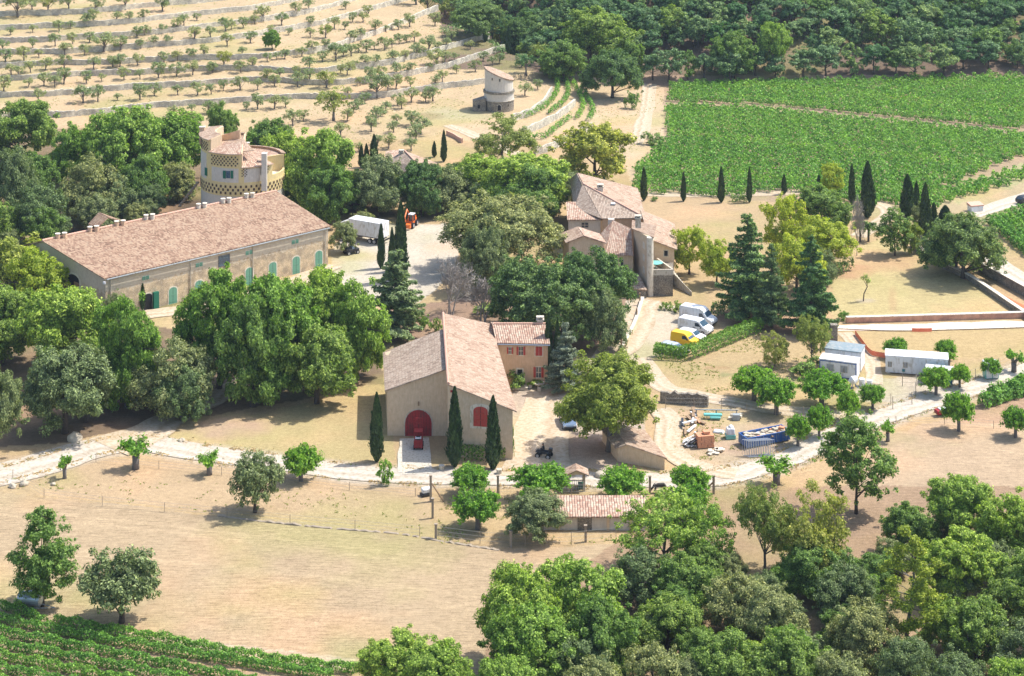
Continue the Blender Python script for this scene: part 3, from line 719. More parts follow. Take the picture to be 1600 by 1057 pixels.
def roofpoly(root, pts, mat, udir=None, thick=.16, name='roof', out=0.0):
    P = [Vector(p) for p in pts]; nrm = Vector((0, 0, 0))
    for i in range(len(P)): nrm += P[i].cross(P[(i + 1) % len(P)])
    nrm.normalize()
    if nrm.z < 0: nrm = -nrm; P = P[::-1]
    u = Vector(udir).normalized() if udir is not None else (P[1] - P[0]).normalized(); u = (u - nrm * u.dot(nrm)).normalized(); v = nrm.cross(u)
    if v.z < 0: v = -v
    o = P[0]; n = len(P); V = [p + nrm * thick for p in P] + P; uv = lambda p: ((p - o).dot(u) + 50, (p - o).dot(v) + 50)
    Fc = [tuple(range(n)), tuple(range(2 * n - 1, n - 1, -1))]; UV = [[uv(p) for p in P], [uv(p) for p in P[::-1]]]
    for i in range(n):
        j = (i + 1) % n; Fc.append((i, n + i, n + j, j)); UV.append([uv(P[i]), uv(P[i]), uv(P[j]), uv(P[j])])
    mb = MB(); mb.add(V, Fc, UV); return mb.build(name, M[mat], root)
def ridge(root, a, b, r=.16, mat='tile_ridge'):
    a = Vector(a); b = Vector(b); k = max(2, int((b - a).length / .45)); m = MB()
    for i in range(k):
        p = a.lerp(b, i / k); q = a.lerp(b, (i + 1.06) / k); m.tube([p, q], [r, r * .86], 8)
    return m.build('ridge_tiles', M[mat], root)
def chimney(root, x, y, z, w=.7, d=.7, h=1.2, mat='render_tan', cap=True, rz=0):
    m = MB(); m.box((x, y, z + h / 2), (w, d, h), rz); c = m.build('chimney', M[mat], root)
    if cap:
        m = MB(); m.box((x, y, z + h + .06), (w + .25, d + .25, .12), rz)
        for sx in (-1, 1): m.box((x + sx * w * .35 * math.cos(rz), y + sx * w * .35 * math.sin(rz), z + h + .24), (.14, d, .26), rz)
        m.box((x, y, z + h + .42), (w + .2, d + .2, .1), rz); m.build('chimney_cap', M['concrete'], c)
    return c
M['tile_ridge'] = mat_plain('tile_ridge', srgb(200, 160, 138), .9, .2, 3.0)
M['sheetroof'] = mat_plain('sheetroof', (.22, .27, .29), .5, .15, 1.2, dirt=(.33, .33, .31))

# ---- long stone cellar
A = W(163, 437, 6.3); B = W(517, 355, 6.3); Cc = W(432, 300, 8.8); D = W(66, 378, 8.8)
u = (B - A); u.z = 0; u.normalize(); nn = Vector((-u.y, u.x, 0))
root = thing('stone_cellar', ((A.x + Cc.x) / 2, (A.y + Cc.y) / 2, 0), 'long stone cellar with a pink tiled roof and a row of green arched doors', 'building')
a = A + u * .35 + nn * .3; b_ = B - u * .35 + nn * .3; c_ = Cc - u * .35 - nn * .0; d_ = D + u * .35
bk1 = c_ + nn * 6.5; bk2 = d_ + nn * 6.5
m = MB(); m.prism([(a.x, a.y), (b_.x, b_.y), (c_.x, c_.y), (bk1.x, bk1.y), (bk2.x, bk2.y), (d_.x, d_.y)], -.5, [6.28, 6.28, 8.75, 6.6, 6.6, 8.75]); m.build('wall', M['stone_long'], root)
m = MB()
for t in (0,):   # dressed eave course and corner quoins
    m.tube([a - nn * .06 + Vector((0, 0, -.12)), b_ - nn * .06 + Vector((0, 0, -.12))], .12, 4)
m.build('cornice', M['white_lime'], root)
m = MB(); m.tube([a - nn * .42 + Vector((0, 0, -.08)), b_ - nn * .42 + Vector((0, 0, -.08))], .10, 6); m.build('gutter', M['grey_metal'], root)
for f_ in (.02, .36, .64, .985):
    q_ = a.lerp(b_, f_) - nn * .12; m = MB(); m.tube([(q_.x, q_.y, 0), (q_.x, q_.y, 6.1)], .07, 6); m.build('downpipe', M['concrete'], root)
# roof with gently sagging surface
def sagroof(root, e1, e2, r2, r1, mat, nu=36, nv=8, sag=.10, thick=.16, seed=1, name='roof'):
    rs = np.random.default_rng(seed); V = []; UV0 = []; Lu = (Vector(e2) - Vector(e1)).length; Lv = (Vector(r1) - Vector(e1)).length
    for j in range(nv + 1):
        for i in range(nu + 1):
            s = i / nu; t = j / nv; p = Vector(e1).lerp(Vector(e2), s).lerp(Vector(r1).lerp(Vector(r2), s), t)
            z = (vnoise(np.array([s * Lu * .22]), np.array([t * Lv * .3]), seed)[0] - .5) * sag * 2
            V.append((p.x, p.y, p.z + thick + z * (1 if 0 < j < nv and 0 < i < nu else .35))); UV0.append((s * Lu, t * Lv))
    nb = len(V); V += [(p[0], p[1], p[2] - thick) for p in V]; Fc = []; UV = []
    W_ = nu + 1
    for j in range(nv):
        for i in range(nu):
            q = (j * W_ + i, j * W_ + i + 1, (j + 1) * W_ + i + 1, (j + 1) * W_ + i); Fc.append(q); UV.append([UV0[k] for k in q])
            q2 = tuple(nb + k for k in q[::-1]); Fc.append(q2); UV.append([(0, 0)] * 4)
    edge = [i for i in range(W_)] + [j * W_ + nu for j in range(1, nv + 1)] + [nv * W_ + i for i in range(nu - 1, -1, -1)] + [j * W_ for j in range(nv - 1, 0, -1)]
    for k in range(len(edge)):
        p, q = edge[k], edge[(k + 1) % len(edge)]; Fc.append((p, nb + p, nb + q, q)); UV.append([UV0[p], UV0[p], UV0[q], UV0[q]])
    mb = MB(); mb.add(V, Fc, UV); return mb.build(name, M[mat], root)
sagroof(root, A, B, Cc, D, 'tile_long', 60, 10, .09)
br1 = Cc + nn * 6.9; br2 = D + nn * 6.9; br1.z = br2.z = 6.5
sagroof(root, br1, br2, D + Vector((0, 0, .01)), Cc + Vector((0, 0, .01)), 'tile_long', 30, 4, .05)
ridge(root, D + Vector((0, 0, .2)), Cc + Vector((0, 0, .2)), .2)
P1 = (a.x, a.y); P2 = (b_.x, b_.y)
for px, yt in ((231, 459), (270, 449), (311, 438.5), (350, 428.5), (389.5, 418.5), (426, 410), (462.5, 401), (498, 392)):
    hgt = 31 if px != 231 else 29
    doorp(root, P1, P2, px, yt, yt + hgt, 11 * (1 - (px - 231) * .0003), 'green_paint' if px != 231 else 'dark', .5, 'white_lime', .16, label='open dark doorway with one green leaf' if px == 231 else None)
m = MB(); t, z = onwall(P1, P2, 238, 470); wpanel(m, P1, P2, t, t + .9, .1, 2.6, -.05, .5); m.build('door_leaf', M['dark_green'], root)
for px, py in ((227.5, 434.5), (311, 414), (389, 395), (461, 378)):
    for s in (-2.9, 2.9): window(root, P1, P2, px + s, py - s * .25, 4.2, 6, 'white_lime', 'green_paint', 'closed', fw=.07)
window(root, P1, P2, 350, 407.5, 15, 16, 'stone_grey', None, pane='glass_blue', bars=False, fw=.1)
G1 = (d_.x, d_.y); G2 = (a.x, a.y)
m = MB(); t0, z1 = onwall(G1, G2, 106, 426); t1, _ = onwall(G1, G2, 124, 436)
wpanel(m, G1, G2, t0 - .35, t1 + .35, 1.6, z1 + .3, .02, .035, .9); m.build('door_frame', M['white_lime'], root)
m = MB(); wpanel(m, G1, G2, t0, t1, 1.6, z1, .02, .06, .8); dd = m.build('barn_door', M['dark'], root); dd['label'] = 'large dark arched opening in the end wall'
m = MB(); wpanel(m, G1, G2, (t0 + t1) / 2 + .2, t1 - .1, 1.7, z1 - 1, 0, .09); m.build('door_leaf', M['wood'], dd)
m = MB(); m.cyl((a.x - .1, a.y - .35, 5.6), .22, .35, 10); m.build('wall_lamp', M['white'], root)
for px in (91, 137, 176, 220, 301, 340, 378):
    t = (px - 66) / (432 - 66); p = D.lerp(Cc, t * 1.02)
    for q in range(2): 
        pp = p + u * (q * 1.0 - .5) - nn * (.5 if q else .2); 
        m = MB(); m.cyl((pp.x, pp.y, pp.z - .2), .34, .95, 10); c = m.build('roof_vent', M['render_pink' if px < 200 else 'white_lime'], root)
        m = MB(); m.cyl((pp.x, pp.y, pp.z + .75), .42, .1, 10); m.build('vent_cap', M['white_lime'], c)
# small cross roof on the back slope
p = D.lerp(Cc, .27) + nn * .5
roofpoly(root, [p - u * 1.8 + Vector((0, 0, .1)), p + nn * 3 - u * 1.8, p + nn * 3 + Vector((0, 0, 1.5)), p + Vector((0, 0, 1.35))], 'tile_long')
roofpoly(root, [p + u * 3 + Vector((0, 0, .1)), p + nn * 3 + u * 3, p + nn * 3 + Vector((0, 0, 1.5)), p + Vector((0, 0, 1.35))], 'tile_long')

# ---- barn with the red gate
F1 = W(701, 713, 0); F2 = W(801, 720, 0); B1 = W(693, 493, 8.8); B2 = W(762, 507, 6.2); B1.z = B2.z = 0
root = thing('barn', ((F1.x + B2.x) / 2, (F1.y + B2.y) / 2, 0), 'tan rendered barn with a red arched gate and a big two-sided tiled roof', 'barn')
L1 = W(605.5, 681, 0); L2x = F1 + (B1 - F1) * ((W(699, 681.5, 0).y - F1.y) / (B1.y - F1.y)); L2x.z = 0
Lb = W(602, 551, 5.6); Lb.z = 0; Lr = F1 + (B1 - F1) * .80; Lr.z = 0
m = MB(); m.prism([(F1.x, F1.y), (F2.x, F2.y), (B2.x, B2.y), (B1.x, B1.y)], -.4, [8.75, 6.15, 6.15, 8.75]); m.build('wall', M['render_barn'], root)
m = MB(); m.prism([(L1.x, L1.y), (L2x.x, L2x.y), (Lr.x, Lr.y), (Lb.x, Lb.y)], -.4, [5.85, 8.4, 8.4, 5.6]); m.build('wall', M['render_barn'], root)
d = (B1 - F1).normalized(); wv = (F2 - F1).normalized()
E1 = F1 + Vector((0, 0, 8.82)) - d * .35 - wv * .15; E2 = F2 - d * .35 + wv * .5; E2.z = 6.02; E3 = B2 + d * .3 + wv * .5; E3.z = 6.02; E4 = B1 + Vector((0, 0, 8.82)) + d * .3 - wv * .15
sagroof(root, E2, E3, E4, E1, 'tile_pink', 40, 12, .12, seed=5)
K1 = L1 - d * .3 - wv * .35; K1.z = 5.62; K2 = L2x - d * .3 - wv * .02; K2.z = 8.45; K3 = Lr + d * .3 - wv * .02; K3.z = 8.45; K4 = Lb + d * .3 - wv * .35; K4.z = 5.35
sagroof(root, K4, K1, K2, K3, 'tile_grey', 30, 12, .10, seed=9)
ridge(root, E1 + Vector((.1, 0, .2)), E4 + Vector((.1, 0, .2)), .2)
P1 = (L1.x, L1.y); P2 = (L2x.x, L2x.y)
t0, _ = onwall(P1, P2, 633, 660); t1, _ = onwall(P1, P2, 674.5, 660); _, z1 = onwall(P1, P2, 654, 640.5)
m = MB(); wpanel(m, P1, P2, t0 - .12, t1 + .12, 0, z1 + .12, .05, .04, (t1 - t0) / 2); m.build('door_frame', M['concrete'], root)
m = MB(); wpanel(m, P1, P2, t0, t1, 0, z1, .02, .08, (t1 - t0) / 2); gt = m.build('barn_gate', M['red'], root)
m = MB()
for q in np.linspace(t0 + .3, t1 - .3, 9): 
    zz = z1 - (t1 - t0) / 2 + math.sqrt(max(.01, ((t1 - t0) / 2) ** 2 - (q - (t0 + t1) / 2) ** 2)); wpanel(m, P1, P2, q - .012, q + .012, .05, zz - .05, 0, .084)
m.build('board_joint', M['dark'], gt)
t, z = onwall(P1, P2, 654, 634); m = MB(); wpanel(m, P1, P2, t - .1, t + .1, z, z + .5, 0, .12); m.build('gate_lamp', M['wood'], root)
P1 = (F1.x, F1.y); P2 = (F2.x, F2.y)
m = MB(); t, z = onwall(P1, P2, 751, 651); wpanel(m, P1, P2, t - 1.32, t + 1.32, z - 1.5, z + 1.55, .02, .03, .6); m.build('lime_surround', M['white_lime'], root)
window(root, P1, P2, 751, 651, 22.5, 31, 'white_lime', 'red_shutter', 'closed', arch=.55, fw=.02)
t, z = onwall(P1, P2, 704, 613); m = MB(); wpanel(m, P1, P2, t, t + .25, z, z + .25, 0, .12); m.build('wall_lamp', M['red'], root)

# ---- farmhouse with red shutters
Y0 = W(820, 604, 0).y; P1 = XY(778, Y0 + .4); P2 = XY(856, Y0); he = H - (537 - YH) / F * Y0
root = thing('farmhouse', (XY(820, Y0 + 3)[0], Y0 + 3, 0), 'ochre farmhouse with bright red shutters beside the barn', 'house')
hr = he + 1.35; dY = 3000 * (H - hr) / (508 - YH) - Y0
Q2 = (P2[0] - .6, Y0 + dY + 2.5); Q1 = (P1[0] - .9, Y0 + dY + 3.0); R2 = (P2[0] - .4, Y0 + dY); R1 = (P1[0] - .6, Y0 + dY)
m = MB(); m.prism([P1, P2, R2, Q2, Q1, R1], -.4, [he, he, hr, he + .5, he + .5, hr]); m.build('wall', M['render_pink'], root)
sagroof(root, (P1[0] - .2, P1[1] - .35, he - .08), (P2[0] + .3, P2[1] - .35, he - .08), (R2[0] + .3, R2[1], hr), (R1[0] - .2, R1[1], hr), 'tile_house', 18, 6, .05, seed=12)
roofpoly(root, [(R1[0] - .2, R1[1], hr), (R2[0] + .3, R2[1], hr), (Q2[0] + .3, Q2[1] + .3, he + .45), (Q1[0] - .2, Q1[1] + .3, he + .45)], 'tile_house')
ridge(root, (R1[0], R1[1], hr + .2), (R2[0] + .3, R2[1], hr + .2))
m = MB(); m.tube([(P1[0], P1[1] - .4, he - .12), (P2[0] + .3, P2[1] - .4, he - .12)], .08, 6); m.build('gutter', M['galv'], root)
window(root, P1, P2, 797, 548, 4.5, 10, shutter='red_shutter'); window(root, P1, P2, 814, 548.5, 6.5, 13, shutter='red_shutter')
window(root, P1, P2, 842, 549, 10.5, 14, shutter='red_shutter', smode='closed')
window(root, P1, P2, 841.5, 582, 7.5, 16, shutter='red_shutter'); doorp(root, P1, P2, 812.3, 577.5, 604, 7.5, 'dark', 0, 'white_lime', .2)
chimney(root, *XY(844, Y0 + dY + .3), hr - .3, .85, .6, .9, 'render_grey')
m = MB(); m.box((XY(812, Y0 - .7)[0], Y0 - .7, .12), (2.2, 1.2, .3)); m.build('doorstep', M['concrete'], root)
# low linking roof between farmhouse and barn
roofpoly(root, [W(766, 520, 6.0), W(790, 540, 4.9), W(790, 526, 5.6), W(768, 509, 6.6)], 'tile_house')

# ---- manor house group
root = thing('manor_house', (XY(980, 306)[0], 306, 0), 'rambling tan manor house of stepped pink tiled roofs with a corner tower', 'house')
def blk(pts, zs, mat='render_tan', name='wall'):
    m = MB(); m.prism(pts, -.5, zs); return m.build(name, M[mat], root)
# big rear block, hipped
e1 = W(940, 343, 6.2); e2 = W(1009, 342, 6.2); ap = W(911, 289, 9.4); e3 = Vector((*XY(996, 336), 6.2)); ap2 = Vector((*XY(902, 334), 9.4)); e0 = Vector((*XY(898, 322), 6.6)); e4 = Vector((*XY(892, 342), 6.2))
blk([(e1.x + .3, e1.y + .4), (e2.x - .4, e2.y + .4), (e3.x - .4, e3.y), (e4.x, e4.y), (e0.x + .3, e0.y + .5)], 6.1, 'render_pink')
roofpoly(root, [e1, e2, ap], 'tile_grey', udir=e2 - e1); roofpoly(root, [e2, e3, ap2, ap], 'tile_pink', udir=e3 - e2); roofpoly(root, [e0, e1, ap], 'tile_grey', udir=e1 - e0)
roofpoly(root, [e4, e0, ap, ap2], 'tile_grey', udir=e4 - e0); roofpoly(root, [e3, e4, ap2], 'tile_grey', udir=e4 - e3)
ridge(root, ap + Vector((0, 0, .2)), e2 + Vector((-.2, 0, .25)))
chimney(root, *XY(938, 326), 8.2, .9, .9, 1.0, 'render_grey'); 
m = MB(); p = ap.lerp((e1 + e2) / 2, .6) + Vector((1.0, 0, .25)); m.box((p.x, p.y, p.z), (.7, .8, .12)); m.build('skylight', M['white'], root)
# left wing
Yf = 318.; z_e = H - (343 - YH) / F * Yf; Yr_ = 323.5; z_r = H - (317 - YH) / F * Yr_
pa = XY(888, Yf); pb = XY(942, Yf); blk([pa, pb, XY(942, 323), XY(888, 323)], z_e - .05, 'render_grey')
sagroof(root, (*XY(886.5, Yf - .4), z_e - .1), (*XY(944.5, Yf - .4), z_e - .1), (*XY(940, Yr_), z_r), (*XY(884.5, Yr_), z_r), 'tile_house', 14, 5, .04, seed=15)
window(root, pa, pb, 913.8, 352, 10, 7, 'concrete', None)
# small front gable
Yb = 304.; zap = H - (369.5 - YH) / F * Yb; zl = H - (379 - YH) / F * Yb; zr_ = zl - .05; g1 = XY(889, Yb); g2 = XY(943, Yb); gm = XY(912, Yb)
m = MB(); V = [(g1[0], Yb, -.5), (g2[0], Yb, -.5), (g2[0], Yb, zr_), (gm[0], Yb, zap), (g1[0], Yb, zl)]; V2 = [(v[0] - .8, v[1] + 4.6, v[2]) for v in V]
m.add(V + V2, [(0, 1, 2, 3, 4), (9, 8, 7, 6, 5)] + [(i, (i + 1) % 5, 5 + (i + 1) % 5, 5 + i) for i in range(5)]); m.build('wall', M['render_tan'], root)
rb = Vector((gm[0] - .8, Yb + 4.7, zap + .05)); rf = Vector((gm[0], Yb - .35, zap + .05))
roofpoly(root, [rf, Vector((g1[0] - .45, Yb - .35, zl - .1)), Vector((g1[0] - 1.25, Yb + 4.7, zl - .1)), rb], 'tile_pink', udir=rb - rf)
roofpoly(root, [rf, Vector((g2[0] + .4, Yb - .35, zr_ - .08)), Vector((g2[0] - .4, Yb + 4.7, zr_ - .08)), rb], 'tile_house', udir=rb - rf)
window(root, g1, g2, 931.8, 389.5, 10, 6.5, 'concrete', None)
# middle roofs
ea = W(947, 399, 4.6); eb = W(989, 401, 4.6); tb = W(986, 359, 7.4); ta = W(958, 346, 7.8)
blk([(ea.x + .2, ea.y + .4), (eb.x, eb.y + .4), (tb.x, tb.y), (ta.x, ta.y)], [4.5, 4.5, 7.3, 7.7], 'render_tan')
sagroof(root, ea, eb, tb, ta, 'tile_house', 12, 10, .06, seed=17)
m1 = W(947, 400, 4.6); m2 = W(940, 366, 6.0); roofpoly(root, [m1, m2, ta], 'tile_house', udir=m2 - m1)
chimney(root, *XY(955, 312), 6.2, 1.0, .8, 1.5, 'render_grey', False)
doorp(root, (ea.x + .2, ea.y + .39), (eb.x, eb.y + .39), 972, 406, 416, 4, 'dark', 0, 'white_lime', .05)
# tall corner tower
T1 = (W(990, 434, 0).x, W(990, 434, 0).y); T2 = (W(1014, 463, 0).x, W(1014, 463, 0).y)
T3 = (T2[0] + 1.0, T2[1] + 6.8); T4 = (T1[0] + .4, T1[1] + 5)
h1 = H - (358 - YH) / F * T1[1]; h2 = H - (371.5 - YH) / F * T2[1]
blk([T1, T2, T3, T4], [h1, h2, h2 - .3, h1 - .2], 'render_tan')
roofpoly(root, [Vector((T1[0] - .3, T1[1] - .3, h1 + .02)), Vector((T2[0] + .7, T2[1] - .5, h2 + .02)), Vector((T3[0] + .7, T3[1], h2 - .28)), Vector((T4[0] - .3, T4[1], h1 - .15))], 'tile_pink')
m = MB(); c = W(1016, 463, 0); m.cyl((c.x, c.y + .3, -.3), .52, h2 + .25, 16); m.build('corner_pier', M['white_lime'], root)
for py in (384, 403, 422):
    m = MB(); t, z = onwall(T1, T2, 1006, py); wpanel(m, T1, T2, t - .55, t + .55, z - .5, z + .5, 0, .03); m.build('lime_panel', M['white_lime'], root)
chimney(root, *XY(997, 303), h2 - .2, .85, .7, 1.5, 'concrete', True)
# right block, monopitch
g1 = XY(1017, 304.); g2 = XY(1053.5, 304.); zl = H - (374 - YH) / F * 304.; zr_ = H - (389.5 - YH) / F * 304.
blk([g1, g2, XY(1050, 318), XY(1010, 318)], [zl, zr_, zr_, zl], 'render_tan')
roofpoly(root, [Vector((g1[0] - .3, 303.6, zl)), Vector((g2[0] + .4, 303.6, zr_ - .1)), Vector((XY(1050, 318)[0] + .4, 318.2, zr_ - .1)), Vector((XY(1000, 318)[0], 318.2, zl + .6))], 'tile_pink', udir=(0, 1, 0))
window(root, g1, g2, 1040.5, 396, 5.5, 8, 'concrete', None, pane='dark', bars=False)
# terrace
tz = H - (421.5 - YH) / F * 297.
blk([XY(1018, 297.), XY(1051.5, 297.), XY(1051.5, 303.6), XY(1018, 303.6)], tz - .9, 'stone_grey', 'terrace_base')
pp = [XY(1018, 297.), XY(1051.5, 297.), XY(1027, 302.8)]
m = MB()
for q0, q1 in ((pp[0], pp[1]), (pp[1], pp[2])):
    dv = Vector((q1[0] - q0[0], q1[1] - q0[1], 0)); L = dv.length; dv.normalize(); rzz = math.atan2(dv.y, dv.x)
    m.box(((q0[0] + q1[0]) / 2, (q0[1] + q1[1]) / 2 + .12, tz - .45), (L, .25, .9), rzz)
m.build('parapet', M['concrete'], root)
st = W(1053, 440, .6); sb = W(1077, 462, 0)
m = MB(); 
for i in range(10):
    p = Vector((st.x, st.y + .5, 1.7)).lerp(Vector((sb.x, sb.y + 1, .15)), i / 9); m.box((p.x, p.y + .5, p.z / 2), (.42, 1.6, p.z))
m.build('stair', M['concrete'], root)
m = MB(); m.prism([(st.x - .1, st.y), (sb.x + .4, sb.y), (sb.x + .4, sb.y + .3), (st.x - .1, st.y + .3)], -.2, [1.9, .5, .5, 1.9]); m.build('stair_wall', M['concrete'], root)
o = MB(); c = XY(1024.5, 300.3); o.cyl((c[0], c[1], tz - .9), .06, 1.0, 8); o.tube([(c[0], c[1], tz + .1), (c[0], c[1], tz + .32)], [1.15, .05], 10)
tag(o.build('parasol', M['turq']), 'small turquoise parasol on the manor house terrace', 'parasol')
# low garage roof left of the tower and the fence wall running down the slope
root = thing('lean_to', (W(982, 450, 0).x, W(982, 450, 0).y + 1, 0), 'low tiled lean-to at the foot of the corner tower', 'shed')
q = [W(966, 462, 0), W(1010, 466, 0)]; m = MB(); m.prism([(q[0].x, q[0].y), (q[1].x, q[1].y - .1), (q[1].x - .8, q[1].y + 4.5), (q[0].x, q[0].y + 5)], -.3, [1.2, 1.2, 1.9, 1.9]); m.build('wall', M['stone_grey'], root)
roofpoly(root, [(q[0].x, q[0].y - .2, 1.2), (q[1].x + .1, q[1].y - .3, 1.2), (q[1].x - .8, q[1].y + 4.5, 2.0), (q[0].x, q[0].y + 5, 2.0)], 'tile_pink')

# ---- round tower house
TX, TY = XY(379.5, 341); R = 7.35; sy = S(TY)
root = thing('round_tower', (TX, TY, 0), 'round painted tower house with spiral tiled roofs and chequered lattice bands', 'tower')
zz = lambda py, dy=-R: H - (py - YH) / F * (TY + dy)
def arcwall(r, a0, a1, z0, z1, mat, name='wall', thick=.3, n=None, z1b=None):
    n = n or max(3, int(abs(a1 - a0) / 6)); A_ = np.radians(np.linspace(a0, a1, n + 1)); V = []
    for i, t in enumerate(A_):
        zt = z1 if z1b is None else z1 + (z1b - z1) * i / n
        for rr in (r, r - thick):
            V.append((TX + rr * math.cos(t), TY + rr * math.sin(t), z0)); V.append((TX + rr * math.cos(t), TY + rr * math.sin(t), zt))
    Fc = []
    for i in range(n):
        b0 = i * 4; b1 = b0 + 4
        Fc += [(b0, b1, b1 + 1, b0 + 1), (b0 + 2, b0 + 3, b1 + 3, b1 + 2), (b0 + 1, b1 + 1, b1 + 3, b0 + 3), (b0, b0 + 2, b1 + 2, b1)]
    Fc += [(0, 1, 3, 2), (n * 4, n * 4 + 2, n * 4 + 3, n * 4 + 1)]
    mb = MB(); mb.add(V, Fc); return mb.build(name, M[mat], root)
zband0 = zz(306); zband1 = zz(289)
arcwall(R, -180, 180, -.5, zband0 - .15, 'render_grey'); arcwall(R + .05, -180, 180, zband0 - .15, zband1 + .05, 'yellow_render', 'band')
M['lattice_dark'] = mat_plain('lattice_dark', srgb(84, 66, 54), .8, .25)
def studs(r, a0, a1, z0, z1, na, nz, name='lattice'):
    mb = MB(); da = (a1 - a0) / na; dz = (z1 - z0) / nz
    for i in range(na):
        for j in range(nz):
            if (i + j) % 2: continue
            t = math.radians(a0 + (i + .5) * da); mb.box((TX + r * math.cos(t), TY + r * math.sin(t), z0 + (j + .5) * dz), (.10, r * math.radians(abs(da)) * .74, dz * .74), t)
    return mb.build(name, M['lattice_dark'], root)
studs(R + .06, -178, -2, zband0 + .1, zband1 - .1, 50, 3, 'chequer_band')
# stepped spiral: sectors seen from the front, left (-180) to right (0)
secs = [(-215, -133, zz(223)), (-133, -84, zz(241)), (-84, -38, zz(262)), (-38, 0, zz(271, -2))]
zb = zband1 + .05
for k, (a0, a1, zt) in enumerate(secs):
    if k < 3:
        arcwall(R, a0, a1, zb, zt, 'yellow_render')
        # grey plaster fields between the yellow pilasters
        da = (a1 - a0); arcwall(R + .03, a0 + da * (.56 if k == 0 else .08), a1 - da * (.10 if k == 0 else .08 if k == 1 else .3), zb + .3, zt - 2.55 if k < 2 else zt - .3, 'render_grey', 'plaster_field')
    else:
        arcwall(R, a0, a1 + 150, zb, zb + .95, 'yellow_render', 'parapet'); 
        m = MB(); m.cyl((TX, TY, zb - .1), R - .3, .25, 40); m.build('terrace_floor', M['white_lime'], root)
studs(R + .02, -172, -137, zz(241) - .1, zz(225) - .3, 12, 5); studs(R + .02, -130, -88, zz(261), zz(243) - .2, 16, 5)
studs(R + .02, -84, -76, zz(277), zz(264), 4, 6); studs(R + .02, -52, -45, zz(277), zz(264), 4, 6)
def sector_roof(a0, a1, ro, ri, zo, zi, mat='tile_house', n=6, zo2=None, zi2=None):
    zo2 = zo if zo2 is None else zo2; zi2 = zi if zi2 is None else zi2
    A_ = np.radians(np.linspace(a0, a1, n + 1)); V = []; 
    for dz in (.14, 0):
        for i, t in enumerate(A_):
            f = i / n
            V.append((TX + ro * math.cos(t), TY + ro * math.sin(t), zo + (zo2 - zo) * f + dz)); V.append((TX + ri * math.cos(t), TY + ri * math.sin(t), zi + (zi2 - zi) * f + dz))
    nb = 2 * (n + 1); Fc = []; UV = []
    for i in range(n):
        q = (2 * i, 2 * i + 2, 2 * i + 3, 2 * i + 1); Fc.append(q); UV.append([(A_[i] * ro, 0), (A_[i + 1] * ro, 0), (A_[i + 1] * ro, ro - ri), (A_[i] * ro, ro - ri)])
        Fc.append(tuple(nb + k for k in q[::-1])); UV.append([(0, 0)] * 4)
        Fc.append((2 * i, nb + 2 * i, nb + 2 * i + 2, 2 * i + 2)); UV.append([(0, 0)] * 4)
        Fc.append((2 * i + 1, 2 * i + 3, nb + 2 * i + 3, nb + 2 * i + 1)); UV.append([(0, 0)] * 4)
    Fc += [(0, 1, nb + 1, nb), (2 * n, nb + 2 * n, nb + 2 * n + 1, 2 * n + 1)]; UV += [[(0, 0)] * 4] * 2
    mb = MB(); mb.add(V, Fc, UV); return mb.build('roof', M[mat], root)
s0, s1, s2, s3 = [s[2] for s in secs]
sector_roof(-215, -133, R + .4, R - 2.4, s0 - .1, s0 + .5, 'tile_pink'); sector_roof(-133, -84, R + .4, R - 3.4, s1 - .1, s1 + .9, 'tile_house'); sector_roof(-84, -38, R + .35, 1.2, s2 - .1, s2 + 1.1, 'tile_house')
arcwall(R - 2.4, -215, -133, s2, s0 + .45, 'render_tan'); arcwall(R - 3.4, -133, -84, s2, s1 + .85, 'render_tan')
sector_roof(-215, -60, R - 2.3, .3, s1 - .2, s1 + .75, 'tile_pink', n=12)
zk = lambda py, dy: H - (py - YH) / F * (TY + dy)
zA = zk(211, R * .85); zB_ = zk(232, R * .8)
sector_roof(95, 150, R - .3, .8, zA - .3, zk(229, .5), 'tile_pink'); sector_roof(14, 95, R - .3, .8, zB_ - .3, zk(250, .5), 'tile_house')
arcwall(R, 95, 150, zb, zA, 'render_pink'); arcwall(R, 14, 95, zb, zB_, 'render_pink')
sector_roof(95, 150, R + .3, R - .5, zA, zA + .12, 'tile_pink'); sector_roof(14, 95, R + .3, R - .5, zB_, zB_ + .12, 'tile_pink')
def radial(a, z0, zo, zi, r0=.6, r1=R - .1, mat='render_tan', th=.3):
    t = math.radians(a); dx, dy = math.cos(t), math.sin(t); nx, ny = -dy * th / 2, dx * th / 2
    P = [(TX + dx * r0 + nx, TY + dy * r0 + ny), (TX + dx * r0 - nx, TY + dy * r0 - ny), (TX + dx * r1 - nx, TY + dy * r1 - ny), (TX + dx * r1 + nx, TY + dy * r1 + ny)]
    mb = MB(); mb.prism(P, z0, [zi, zi, zo, zo]); mb.build('fin_wall', M[mat], root)
radial(-133, zb, s0 + .05, s0 + .5, r0=R - 2.4); radial(-84, zb, s1 + .05, s1 + .9, r0=R - 3.3); radial(-38, zb, s2 + .05, s2 + 1.3); radial(14, zb, zB_, zk(250, 0), mat='yellow_render'); radial(95, zb, zA + .1, zk(228, 0), mat='render_pink'); radial(150, zb, zA, s0 + .4, mat='render_pink')
m = MB(); m.cyl((TX, TY, 0), 1.2, s2 + 1.2, 14); m.build('core', M['render_tan'], root)
def towin(px, py, wpx, hpx, mat, label=None):
    a = math.acos(max(-1, min(1, (px - 379.5) / (R * sy)))); t = -a; zc = H - (py - YH) / F * (TY - R * math.sin(a)); da = (wpx / sy) / R / max(.3, math.sin(a))
    o = arcwall(R + .10, math.degrees(t - da / 2), math.degrees(t + da / 2), zc - hpx / sy / 2, zc + hpx / sy / 2, mat, 'window' if mat == 'glass_blue' else 'shutter', .12, 2); return o
